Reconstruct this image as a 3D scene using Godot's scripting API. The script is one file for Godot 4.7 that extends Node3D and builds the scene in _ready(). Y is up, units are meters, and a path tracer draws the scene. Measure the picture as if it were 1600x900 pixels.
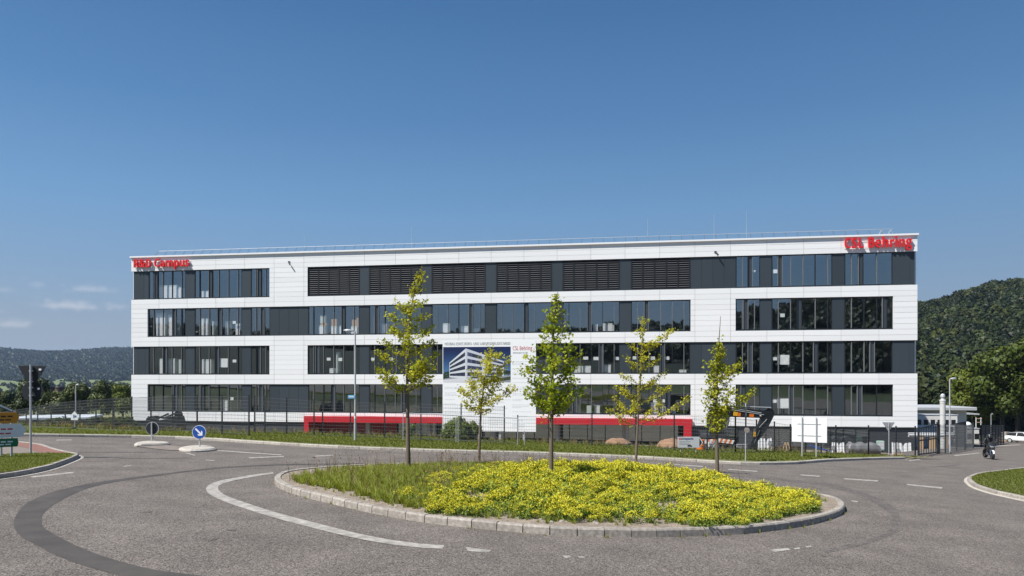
extends Node3D

# A four storey office and laboratory building behind a small roundabout. Metres; y up.
# The roads lie on one gently tilted plane; x runs along the picture, -z away from it.

const EYE := 2.3
const SLOPE_X := -0.039
const SLOPE_Z := 0.034

var M := {}
var used := {}
var rng := RandomNumberGenerator.new()
var tex := {}


# ---------------------------------------------------------------- mesh helper
class Geo:
	var v := PackedVector3Array()
	var n := PackedVector3Array()
	var t := PackedVector2Array()
	var c := PackedColorArray()
	var col := Color.WHITE

	func tri(a: Vector3, b: Vector3, d: Vector3, na: Vector3, nb: Vector3, nd: Vector3) -> void:
		var g := (b - a).cross(d - a)
		if g.dot(na + nb + nd) > 0.0:
			v.append(a); v.append(d); v.append(b)
			n.append(na); n.append(nd); n.append(nb)
		else:
			v.append(a); v.append(b); v.append(d)
			n.append(na); n.append(nb); n.append(nd)
		for k in 3:
			t.append(Vector2.ZERO)
			c.append(col)

	func flat(a: Vector3, b: Vector3, d: Vector3, out := Vector3.ZERO) -> void:
		var g := (b - a).cross(d - a)
		if g.length_squared() < 1e-16:
			return
		g = g.normalized()
		if out != Vector3.ZERO and g.dot(out) < 0.0:
			g = -g
		tri(a, b, d, g, g, g)

	func quad(a: Vector3, b: Vector3, d: Vector3, e: Vector3, out := Vector3.ZERO) -> void:
		flat(a, b, d, out)
		flat(a, d, e, out)

	func quad_uv(a: Vector3, b: Vector3, d: Vector3, e: Vector3, out: Vector3) -> void:
		# a top left, b top right, d bottom right, e bottom left
		var uvs := {a: Vector2(0, 0), b: Vector2(1, 0), d: Vector2(1, 1), e: Vector2(0, 1)}
		var s := v.size()
		quad(a, b, d, e, out)
		for k in range(s, v.size()):
			t[k] = uvs[v[k]]

	func box(at: Vector3, size: Vector3, b := Basis()) -> void:
		var h := size * 0.5
		for ax in 3:
			for s in [-1.0, 1.0]:
				var nn := Vector3.ZERO
				nn[ax] = s
				var p := Vector3.ZERO
				var q := Vector3.ZERO
				p[(ax + 1) % 3] = h[(ax + 1) % 3]
				q[(ax + 2) % 3] = h[(ax + 2) % 3]
				var o := nn * h[ax]
				quad(at + b * (o - p - q), at + b * (o + p - q), at + b * (o + p + q), at + b * (o - p + q), b * nn)

	func cbox(at: Vector3, size: Vector3, r: float, b := Basis()) -> void:
		# a box with chamfered edges
		var h := size * 0.5
		var ring := []
		for s in [[-1.0, -1.0], [1.0, -1.0], [1.0, 1.0], [-1.0, 1.0]]:
			ring.append(s)
		var layers := []
		for lay in [[-h.y, r], [-h.y + r, 0.0], [h.y - r, 0.0], [h.y, r]]:
			var pts := []
			var ins: float = lay[1]
			var a: float = h.x - ins
			var d: float = h.z - ins
			for p in [[-a + r, -d], [a - r, -d], [a, -d + r], [a, d - r], [a - r, d], [-a + r, d], [-a, d - r], [-a, -d + r]]:
				pts.append(at + b * Vector3(p[0], lay[0], p[1]))
			layers.append(pts)
		for k in 3:
			for i in 8:
				var j := (i + 1) % 8
				var mid: Vector3 = (layers[k][i] + layers[k + 1][j]) * 0.5 - at
				quad(layers[k][i], layers[k][j], layers[k + 1][j], layers[k + 1][i], mid)
		for i in range(1, 7):
			flat(layers[0][0], layers[0][i], layers[0][i + 1], b * Vector3.DOWN)
			flat(layers[3][0], layers[3][i], layers[3][i + 1], b * Vector3.UP)

	func tube(path: Array, radii: Array, sides := 8, caps := true) -> void:
		var rings := []
		var nrm := []
		var up := Vector3.UP
		for i in path.size():
			var d: Vector3 = (path[mini(i + 1, path.size() - 1)] - path[maxi(i - 1, 0)]).normalized()
			if i == 0:
				up = Vector3.RIGHT if absf(d.y) > 0.9 else Vector3.UP
			var s := d.cross(up).normalized()
			up = s.cross(d).normalized()
			var r: float = radii[mini(i, radii.size() - 1)]
			var ra := []
			var rn := []
			for k in sides:
				var w := TAU * k / sides
				var o := s * cos(w) + up * sin(w)
				rn.append(o)
				ra.append(path[i] + o * r)
			rings.append(ra)
			nrm.append(rn)
		for i in path.size() - 1:
			for k in sides:
				var j := (k + 1) % sides
				tri(rings[i][k], rings[i][j], rings[i + 1][j], nrm[i][k], nrm[i][j], nrm[i + 1][j])
				tri(rings[i][k], rings[i + 1][j], rings[i + 1][k], nrm[i][k], nrm[i + 1][j], nrm[i + 1][k])
		if caps:
			for e in [0, path.size() - 1]:
				var d2: Vector3 = (path[1] - path[0]) * -1.0 if e == 0 else path[e] - path[e - 1]
				for k in range(1, sides - 1):
					flat(rings[e][0], rings[e][k], rings[e][k + 1], d2)

	func rod(a: Vector3, b: Vector3, r: float, sides := 6) -> void:
		tube([a, b], [r, r], sides)

	func bar(a: Vector3, b: Vector3, w: float, h: float) -> void:
		# a square bar from a to b
		var d := (b - a)
		var z := d.normalized()
		var x := (Vector3.UP if absf(z.y) < 0.95 else Vector3.RIGHT).cross(z).normalized()
		box((a + b) * 0.5, Vector3(w, h, d.length()), Basis(x, z.cross(x), z))

	func plate(poly: PackedVector2Array, depth: float, xf: Transform3D) -> void:
		# a polygon in local xy, thickness along local z from 0 to depth
		var ix := Geometry2D.triangulate_polygon(poly)
		var zn := xf.basis * Vector3.BACK
		for k in range(0, ix.size(), 3):
			var a := poly[ix[k]]
			var b := poly[ix[k + 1]]
			var d := poly[ix[k + 2]]
			flat(xf * Vector3(a.x, a.y, depth), xf * Vector3(b.x, b.y, depth), xf * Vector3(d.x, d.y, depth), zn)
			flat(xf * Vector3(a.x, a.y, 0), xf * Vector3(b.x, b.y, 0), xf * Vector3(d.x, d.y, 0), -zn)
		var turn := 1.0 if not Geometry2D.is_polygon_clockwise(poly) else -1.0
		for i in poly.size():
			var p := poly[i]
			var q := poly[(i + 1) % poly.size()]
			var o := Vector3((q - p).y, -(q - p).x, 0) * turn
			quad(xf * Vector3(p.x, p.y, 0), xf * Vector3(q.x, q.y, 0), xf * Vector3(q.x, q.y, depth), xf * Vector3(p.x, p.y, depth), xf.basis * o)

	func ball(at: Vector3, r: Vector3, rings := 6, segs := 10, b := Basis()) -> void:
		var g := []
		var gn := []
		for i in rings + 1:
			var a := PI * i / rings
			var row := []
			var rn := []
			for k in segs:
				var w := TAU * k / segs
				var d := Vector3(sin(a) * cos(w), cos(a), sin(a) * sin(w))
				row.append(at + b * (d * r))
				rn.append((b * (d / r)).normalized())
			g.append(row)
			gn.append(rn)
		for i in rings:
			for k in segs:
				var j := (k + 1) % segs
				if i > 0:
					tri(g[i][k], g[i][j], g[i + 1][j], gn[i][k], gn[i][j], gn[i + 1][j])
				if i < rings - 1:
					tri(g[i][k], g[i + 1][j], g[i + 1][k], gn[i][k], gn[i + 1][j], gn[i + 1][k])
				elif i == 0:
					tri(g[i][k], g[i][j], g[i + 1][j], gn[i][k], gn[i][j], gn[i + 1][j])

	func lathe(prof: Array, segs: int, xf := Transform3D()) -> void:
		# profile of Vector2(radius, height) turned about local y
		for i in prof.size() - 1:
			var p: Vector2 = prof[i]
			var q: Vector2 = prof[i + 1]
			var e := q - p
			var nn := Vector2(e.y, -e.x).normalized()
			for k in segs:
				var w0 := TAU * k / segs
				var w1 := TAU * (k + 1) / segs
				var d0 := Vector3(cos(w0), 0, sin(w0))
				var d1 := Vector3(cos(w1), 0, sin(w1))
				var n0 := (xf.basis * (d0 * nn.x + Vector3.UP * nn.y)).normalized()
				var n1 := (xf.basis * (d1 * nn.x + Vector3.UP * nn.y)).normalized()
				var a := xf * (d0 * p.x + Vector3.UP * p.y)
				var b := xf * (d1 * p.x + Vector3.UP * p.y)
				var d := xf * (d1 * q.x + Vector3.UP * q.y)
				var f := xf * (d0 * q.x + Vector3.UP * q.y)
				if p.x > 1e-5:
					tri(a, b, d, n0, n1, n1)
				if q.x > 1e-5:
					tri(a, d, f, n0, n1, n0)

	func loft(secs: Array, closed_ends := true) -> void:
		# rings of equal count joined with smooth normals
		var m: int = secs[0].size()
		var ns := []
		for i in secs.size():
			var row := []
			for k in m:
				var du: Vector3 = secs[i][(k + 1) % m] - secs[i][(k - 1 + m) % m]
				var dv: Vector3 = secs[mini(i + 1, secs.size() - 1)][k] - secs[maxi(i - 1, 0)][k]
				row.append(du.cross(dv).normalized())
			ns.append(row)
		var mid := Vector3.ZERO
		for p in secs[0]:
			mid += p / m
		if ns[0][0].dot(secs[0][0] - mid) < 0.0:
			for row in ns:
				for k in m:
					row[k] = -row[k]
		for i in secs.size() - 1:
			for k in m:
				var j := (k + 1) % m
				tri(secs[i][k], secs[i][j], secs[i + 1][j], ns[i][k], ns[i][j], ns[i + 1][j])
				tri(secs[i][k], secs[i + 1][j], secs[i + 1][k], ns[i][k], ns[i + 1][j], ns[i + 1][k])
		if closed_ends:
			for e in [0, secs.size() - 1]:
				var c0 := Vector3.ZERO
				for p in secs[e]:
					c0 += p / m
				var other: Vector3 = secs[1][0] if e == 0 else secs[e - 1][0]
				for k in m:
					flat(c0, secs[e][k], secs[e][(k + 1) % m], c0 - other)

	func join(g: Geo, xf := Transform3D()) -> void:
		for k in g.v.size():
			v.append(xf * g.v[k])
			n.append((xf.basis * g.n[k]).normalized())
			t.append(g.t[k])
			c.append(g.c[k])

	func mesh(m: Material) -> ArrayMesh:
		var arr := []
		arr.resize(Mesh.ARRAY_MAX)
		arr[Mesh.ARRAY_VERTEX] = v
		arr[Mesh.ARRAY_NORMAL] = n
		arr[Mesh.ARRAY_TEX_UV] = t
		arr[Mesh.ARRAY_COLOR] = c
		var am := ArrayMesh.new()
		am.add_surface_from_arrays(Mesh.PRIMITIVE_TRIANGLES, arr)
		am.surface_set_material(0, m)
		return am


# ---------------------------------------------------------------- scene helpers
func numbered(called: String, parent: Node) -> String:
	var key := "%d/%s" % [parent.get_instance_id(), called]
	var k: int = used.get(key, 0)
	used[key] = k + 1
	return called if k == 0 else "%s_%03d" % [called, k]


func tag(o: Node, label: String, category := "", group := "", kind := "") -> Node:
	if label: o.set_meta("label", label)
	if category: o.set_meta("category", category)
	if group: o.set_meta("group", group)
	if kind: o.set_meta("kind", kind)
	return o


func thing(called: String, label: String, category: String, at := Vector3.ZERO, turn := 0.0, group := "") -> Node3D:
	var o := Node3D.new()
	o.name = numbered(called, self)
	add_child(o, true)
	o.position = at
	o.rotation.y = turn
	tag(o, label, category, group)
	return o


func put_mesh(called: String, m: Mesh, parent: Node = self) -> MeshInstance3D:
	var o := MeshInstance3D.new()
	o.name = numbered(called, parent)
	o.mesh = m
	parent.add_child(o, true)
	return o


func obj(called: String, g: Geo, m: Material, parent: Node = self) -> MeshInstance3D:
	return put_mesh(called, g.mesh(m), parent)


func stuff(o: Node) -> Node:
	o.set_meta("kind", "stuff")
	return o


func struct(called: String, g: Geo, m: Material, label: String, kind := "structure") -> MeshInstance3D:
	var o := obj(called, g, m)
	tag(o, label, "", "", kind)
	return o


func copy(o: Node3D, at: Vector3, turn: float, label: String) -> Node3D:
	var c: Node3D = o.duplicate()
	var base := String(o.name).rsplit("_", true, 1)[0] if String(o.name).right(3).is_valid_int() else String(o.name)
	c.name = numbered(base, self)
	add_child(c, true)
	c.position = at
	c.rotation.y = turn
	c.set_meta("label", label)
	return c


func scatter(called: String, m: Mesh, places: Array, tints: Array, label: String, category := "") -> MultiMeshInstance3D:
	var mm := MultiMesh.new()
	mm.transform_format = MultiMesh.TRANSFORM_3D
	mm.use_colors = tints.size() > 0
	mm.mesh = m
	mm.instance_count = places.size()
	for k in places.size():
		mm.set_instance_transform(k, places[k])
		if mm.use_colors:
			mm.set_instance_color(k, tints[k])
	var o := MultiMeshInstance3D.new()
	o.name = numbered(called, self)
	o.multimesh = mm
	add_child(o, true)
	tag(o, label, category, "", "stuff")
	return o


func grey_noise(key: String, freq: float, lo: float, hi: float, octaves := 3, size := 512, kind := FastNoiseLite.TYPE_SIMPLEX_SMOOTH) -> NoiseTexture2D:
	if tex.has(key):
		return tex[key]
	var f := FastNoiseLite.new()
	f.noise_type = kind
	f.frequency = freq
	f.fractal_octaves = octaves
	f.seed = key.hash() % 1000
	var n := NoiseTexture2D.new()
	n.width = size
	n.height = size
	n.seamless = true
	n.noise = f
	var g := Gradient.new()
	g.set_color(0, Color(lo, lo, lo))
	g.set_color(1, Color(hi, hi, hi))
	n.color_ramp = g
	tex[key] = n
	return n


func mat(key: String, linear: Color, rough := 0.7, metal := 0.0) -> StandardMaterial3D:
	var m := StandardMaterial3D.new()
	m.resource_name = key
	m.albedo_color = linear.linear_to_srgb()
	m.roughness = rough
	m.metallic = metal
	M[key] = m
	return m


func grain(m: StandardMaterial3D, t: Texture2D, tile: float) -> StandardMaterial3D:
	m.albedo_texture = t
	m.uv1_triplanar = true
	m.uv1_world_triplanar = true
	m.uv1_scale = Vector3.ONE / tile
	return m


func blotch(m: StandardMaterial3D, t: Texture2D, tile: float) -> StandardMaterial3D:
	m.detail_enabled = true
	m.detail_blend_mode = BaseMaterial3D.BLEND_MODE_MUL
	m.detail_albedo = t
	m.detail_uv_layer = BaseMaterial3D.DETAIL_UV_2
	m.uv2_triplanar = true
	m.uv2_world_triplanar = true
	m.uv2_scale = Vector3.ONE / tile
	return m


func leafy(key: String, through := 0.5) -> StandardMaterial3D:
	var m := mat(key, Color.WHITE, 0.55)
	m.vertex_color_use_as_albedo = true
	m.backlight_enabled = true
	m.backlight = Color(through, through, through * 0.75)
	m.metallic_specular = 0.35
	return m


func plane_y(x: float, z: float) -> float:
	return SLOPE_X * x + SLOPE_Z * z


func on_road(p: Vector2, up := 0.0) -> Vector3:
	return Vector3(p.x, plane_y(p.x, p.y) + up, p.y)


func land(x: float, z: float) -> float:
	# height of the ground outside the roads
	var d := -z
	var r := Vector2(x, z).length()
	var y := plane_y(x, maxf(z, -170.0)) + 0.1
	if d > 0.0:
		var site := EYE - 6.0 - 0.0147 * clampf(x, -60.0, 60.0) - 1.7 * smoothstep(-43.0, -52.0, x)
		var left := 1.0 - smoothstep(-21.0, -13.0, x)
		var w := smoothstep(lerpf(44.0, 38.0, left), lerpf(62.0, 74.0, left), d) * (1.0 - smoothstep(38.0, 47.0, x))
		y = lerpf(y, site, w)
		var s := x / maxf(d, 1.0)
		# the valley on the left with its far hill
		var lw := 1.0 - smoothstep(-0.1, 0.15, s)
		y -= lw * smoothstep(92.0, 330.0, d) * 9.0
		var ridge := 116.0 + 16.0 * sin(s * 9.0 + 5.3) + 8.0 * sin(s * 31.0) + 26.0 * smoothstep(-0.5, -0.74, s)
		y += lw * (smoothstep(900.0, 1700.0, d) * 16.0 + smoothstep(1800.0, 3050.0, d) * ridge)
		# the wooded hill on the right
		var rw := smoothstep(0.12, 0.5, s)
		var top := lerpf(109.0, 158.0, smoothstep(0.5, 0.74, s)) + 70.0 * smoothstep(0.74, 1.6, s)
		y = lerpf(y, EYE + top / 1100.0 * 560.0 - 10.0, rw * smoothstep(135.0, 560.0, d))
	else:
		# rising meadow and wood on the side from which the picture is taken
		var back := smoothstep(45.0, 250.0, r)
		y = lerpf(plane_y(x, z), plane_y(x, z * 0.2) + 4.0, back)
		y += smoothstep(80.0, 400.0, r) * (30.0 + 6.0 * sin(x * 0.013)) * lerpf(0.35, 1.0, smoothstep(-230.0, -60.0, x)) + smoothstep(50.0, 140.0, r) * smoothstep(5.0, 75.0, x) * 13.0
	if absf(x) > 60.0 and d < 90.0 and d > 0.0:
		y = lerpf(y, minf(y, plane_y(60.0 * signf(x), z)), smoothstep(60.0, 120.0, absf(x)) * 0.3)
	return y


func at_land(p: Vector2, up := 0.0) -> Vector3:
	return Vector3(p.x, land(p.x, p.y) + up, p.y)


func sheet(poly: PackedVector2Array, up: float) -> Geo:
	# a flat polygon lying on the road plane
	var g := Geo.new()
	var ix := Geometry2D.triangulate_polygon(poly)
	for k in range(0, ix.size(), 3):
		g.flat(on_road(poly[ix[k]], up), on_road(poly[ix[k + 1]], up), on_road(poly[ix[k + 2]], up), Vector3.UP)
	return g


func ribbon(a: PackedVector2Array, b: PackedVector2Array, up: float) -> Geo:
	var g := Geo.new()
	for k in a.size() - 1:
		g.quad(on_road(a[k], up), on_road(a[k + 1], up), on_road(b[k + 1], up), on_road(b[k], up), Vector3.UP)
	return g


func smooth_line(p: PackedVector2Array, per := 6, closed := false) -> PackedVector2Array:
	var out := PackedVector2Array()
	var m := p.size()
	for i in (m if closed else m - 1):
		var a := p[(i - 1 + m) % m] if closed or i > 0 else p[i]
		var b := p[i]
		var c := p[(i + 1) % m]
		var d := p[(i + 2) % m] if closed or i + 2 < m else c
		for k in per:
			out.append(b.cubic_interpolate(c, a, d, float(k) / per))
	if not closed:
		out.append(p[m - 1])
	return out


func walk(p: PackedVector2Array, step: float, closed := false) -> PackedVector2Array:
	# points at equal distances along a line
	var q := p.duplicate()
	if closed:
		q.append(p[0])
	var total := 0.0
	for i in q.size() - 1:
		total += q[i].distance_to(q[i + 1])
	var count := maxi(1, roundi(total / step))
	var gap := total / count
	var out := PackedVector2Array([q[0]])
	var want := gap
	var gone := 0.0
	for i in q.size() - 1:
		var l := q[i].distance_to(q[i + 1])
		while want <= gone + l + 1e-4 and out.size() <= count:
			out.append(q[i].lerp(q[i + 1], clampf((want - gone) / maxf(l, 1e-6), 0.0, 1.0)))
			want += gap
		gone += l
	if closed and out.size() > count:
		out.resize(count)
	return out


func kerb(called: String, label: String, line: PackedVector2Array, side: float, length: float, wide: float, high: float, mats: Array, closed := false) -> Node3D:
	# kerb stones laid one by one; side +1 puts the stone to the right of the walking direction
	var root := thing(called, label, "")
	root.set_meta("kind", "structure")
	var pts := walk(line, length, closed)
	var m := pts.size()
	for i in (m if closed else m - 1):
		var a := pts[i]
		var b := pts[(i + 1) % m]
		var z := pts[(i - 1 + m) % m] if closed or i > 0 else a * 2.0 - b
		var e := pts[(i + 2) % m] if closed or i + 2 < m else b * 2.0 - a
		var dir := (b - a).normalized()
		var na := ((a - z).normalized() + dir).normalized()
		var nb := ((e - b).normalized() + dir).normalized()
		var ra := Vector2(-na.y, na.x) * side
		var rb := Vector2(-nb.y, nb.x) * side
		a += dir * 0.009
		b -= dir * 0.009
		var g := Geo.new()
		var lift := rng.randf_range(-0.004, 0.006)
		var prof := [Vector2(0, -0.12), Vector2(0.012, high - 0.03), Vector2(0.035, high), Vector2(wide - 0.01, high), Vector2(wide, high - 0.01), Vector2(wide, -0.12)]
		var ea := []
		var eb := []
		for p in prof:
			ea.append(on_road(a + ra * p.x, p.y + lift))
			eb.append(on_road(b + rb * p.x, p.y + lift))
		var mid: Vector3 = (ea[0] + eb[4]) * 0.5
		for k in prof.size() - 1:
			g.quad(ea[k], eb[k], eb[k + 1], ea[k + 1], (ea[k] + eb[k + 1]) * 0.5 - mid)
		for k in range(1, prof.size() - 1):
			g.flat(ea[0], ea[k], ea[k + 1], ea[0] - eb[0])
			g.flat(eb[0], eb[k], eb[k + 1], eb[0] - ea[0])
		obj("kerb_stone", g, mats[rng.randi() % mats.size()], root)
	return root


func write(text: String, cap: float, wide: float, depth: float, m: Material, parent: Node, at: Vector3, called := "lettering", bold := true, singly := false) -> void:
	# lettering in local xy, starting at 'at' on the base line; squeezed to 'wide' when that is given
	var font := SystemFont.new()
	font.font_names = PackedStringArray(["Droid Sans"])
	font.font_weight = 700 if bold else 400
	var px := cap / 0.714 / 64.0
	var full := font.get_string_size(text, HORIZONTAL_ALIGNMENT_LEFT, -1, 64).x * px
	var sx := wide / full if wide > 0.0 else 1.0
	var pieces := [text]
	if singly:
		pieces = []
		for ch in text:
			pieces.append(ch)
	var pen := 0.0
	for piece in pieces:
		var adv: float = font.get_string_size(piece, HORIZONTAL_ALIGNMENT_LEFT, -1, 64).x * px * sx
		if piece.strip_edges() != "":
			var tm := TextMesh.new()
			tm.text = piece
			tm.font = font
			tm.font_size = 64
			tm.pixel_size = px
			tm.depth = depth
			tm.curve_step = 2.0
			tm.horizontal_alignment = HORIZONTAL_ALIGNMENT_LEFT
			tm.vertical_alignment = VERTICAL_ALIGNMENT_BOTTOM
			tm.material = m
			var o := put_mesh(called, tm, parent)
			var low := font.get_descent(64) * px
			o.position = at + Vector3(pen, -low, 0)
			o.scale = Vector3(sx, 1, 1)
		pen += adv


# ---------------------------------------------------------------- the scene
func _ready() -> void:
	rng.seed = 41
	setup()
	materials()
	ground()
	roads()
	kerbs_and_islands()
	office_building()
	far_country()
	trees_near_and_far()
	fences()
	lamps_and_signs()
	site_things()
	yard_on_the_right()
	vehicles()
	roundabout_planting()
	verge_planting()


func setup() -> void:
	var cam := Camera3D.new()
	cam.name = "camera"
	cam.projection = Camera3D.PROJECTION_FRUSTUM
	cam.near = 0.1
	cam.far = 9000.0
	cam.size = 0.0818182
	cam.frustum_offset = Vector2(0.0, 0.0133636)
	cam.position = Vector3(0, EYE, 0)
	cam.current = true
	add_child(cam)

	var sun := DirectionalLight3D.new()
	sun.name = "sun"
	sun.light_energy = 1.55
	sun.light_color = Color(1.0, 0.988, 0.962)
	sun.light_angular_distance = 0.5
	sun.shadow_enabled = true
	add_child(sun)
	sun.look_at_from_position(Vector3(-0.52, 0.8, 0.30) * 100.0, Vector3.ZERO, Vector3.UP)

	var e := Environment.new()
	e.background_mode = Environment.BG_SKY
	var sm := PanoramaSkyMaterial.new()
	sm.panorama = ImageTexture.create_from_image(sky_image())
	e.sky = Sky.new()
	e.sky.sky_material = sm
	e.tonemap_mode = Environment.TONE_MAPPER_LINEAR
	e.sky_rotation = Vector3(0, PI, 0)
	e.tonemap_exposure = 1.45
	e.sdfgi_enabled = true
	e.ssao_enabled = true
	e.ssil_enabled = true
	e.fog_enabled = true
	e.fog_density = 0.00008
	e.fog_light_color = Color(0.72, 0.82, 0.95)
	var we := WorldEnvironment.new()
	we.name = "world_environment"
	we.environment = e
	add_child(we)


func sky_image() -> Image:
	# clear summer air: deep blue above, paler towards the horizon and towards the sun's side
	var stops := [
		[-90.0, 0.10, 0.12, 0.13], [-8.0, 0.19, 0.22, 0.25], [0.0, 0.27, 0.31, 0.36], [3.5, 0.243, 0.302, 0.37], [7.0, 0.193, 0.296, 0.43],
		[13.0, 0.133, 0.267, 0.46], [20.0, 0.079, 0.190, 0.382], [28.0, 0.050, 0.137, 0.306], [50.0, 0.034, 0.10, 0.25], [90.0, 0.026, 0.08, 0.21],
	]
	var low := Image.create(128, 128, false, Image.FORMAT_RGBF)
	for y in 128:
		var el := 90.0 - (y + 0.5) / 128.0 * 180.0
		var k := 1
		while k < stops.size() - 1 and stops[k][0] < el:
			k += 1
		var f: float = clampf((el - stops[k - 1][0]) / (stops[k][0] - stops[k - 1][0]), 0.0, 1.0)
		var c := Color(lerpf(stops[k - 1][1], stops[k][1], f), lerpf(stops[k - 1][2], stops[k][2], f), lerpf(stops[k - 1][3], stops[k][3], f))
		for x in 128:
			var az := ((x + 0.5) / 128.0 - 0.5) * TAU
			# the sun stands at the left, a little behind the camera
			var near_sun := 0.5 + 0.5 * cos(az + deg_to_rad(120.0))
			var lift := lerpf(0.80, 1.03, near_sun)
			var grey := 0.16 * near_sun * clampf(1.0 - el / 10.0, 0.0, 1.0)
			var m := (c.r + c.g + c.b) / 3.0
			low.set_pixel(x, y, Color(lerpf(c.r, m, grey) * lift, lerpf(c.g, m, grey) * lift, lerpf(c.b, m, grey) * lift))
	low.resize(2048, 1024, Image.INTERPOLATE_CUBIC)
	# a few flat fair weather clouds low on the left
	var f := FastNoiseLite.new()
	f.frequency = 0.09
	f.fractal_octaves = 4
	f.seed = 7
	for cl in [[-32.2, 5.3, 2.1, 0.40, 0.9], [-31.0, 6.5, 1.5, 0.30, 0.7], [-35.4, 3.9, 1.3, 0.32, 0.8], [-34.0, 6.6, 0.6, 0.2, 0.45], [-36.0, 6.1, 0.6, 0.18, 0.45], [-29.4, 5.4, 0.9, 0.28, 0.5], [-36.6, 4.8, 0.9, 0.2, 0.4]]:
		var cx: float = (cl[0] / 360.0 + 0.5) * 2048.0
		var cy: float = (90.0 - cl[1]) / 180.0 * 1024.0
		var wx: float = cl[2] / 360.0 * 2048.0
		var wy: float = cl[3] / 180.0 * 1024.0
		for y in range(int(cy - wy * 4), int(cy + wy * 3) + 1):
			for x in range(int(cx - wx * 2), int(cx + wx * 2) + 1):
				var dx := (x - cx) / wx
				var dy := (y - cy) / wy
				if dy > 0.0:
					dy *= 1.8
				var a := clampf((exp(-dx * dx - dy * dy) * 1.5 + f.get_noise_2d(x * 3.0, y * 7.0) * 0.9 - 0.55) * 1.3, 0.0, 1.0) * float(cl[4])
				var was := low.get_pixel(x, y)
				low.set_pixel(x, y, was.lerp(Color(0.54, 0.54, 0.57), a * 0.5))
	return low


func speckle(key: String, size: int, mean: float, amp: float, light_share: float, dark_share: float) -> ImageTexture:
	# loose chippings of different tone, texel by texel
	if tex.has(key):
		return tex[key]
	var r := RandomNumberGenerator.new()
	r.seed = key.hash()
	var data := PackedByteArray()
	data.resize(size * size)
	for i in size * size:
		var q := r.randf()
		var val := mean + r.randf_range(-amp, amp)
		if q < light_share:
			val += amp * 1.5
		elif q > 1.0 - dark_share:
			val -= amp * 1.7
		data[i] = clampi(int(val * 255.0), 0, 255)
	var im := Image.create_from_data(size, size, false, Image.FORMAT_L8, data)
	tex[key] = ImageTexture.create_from_image(im)
	return tex[key]


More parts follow.
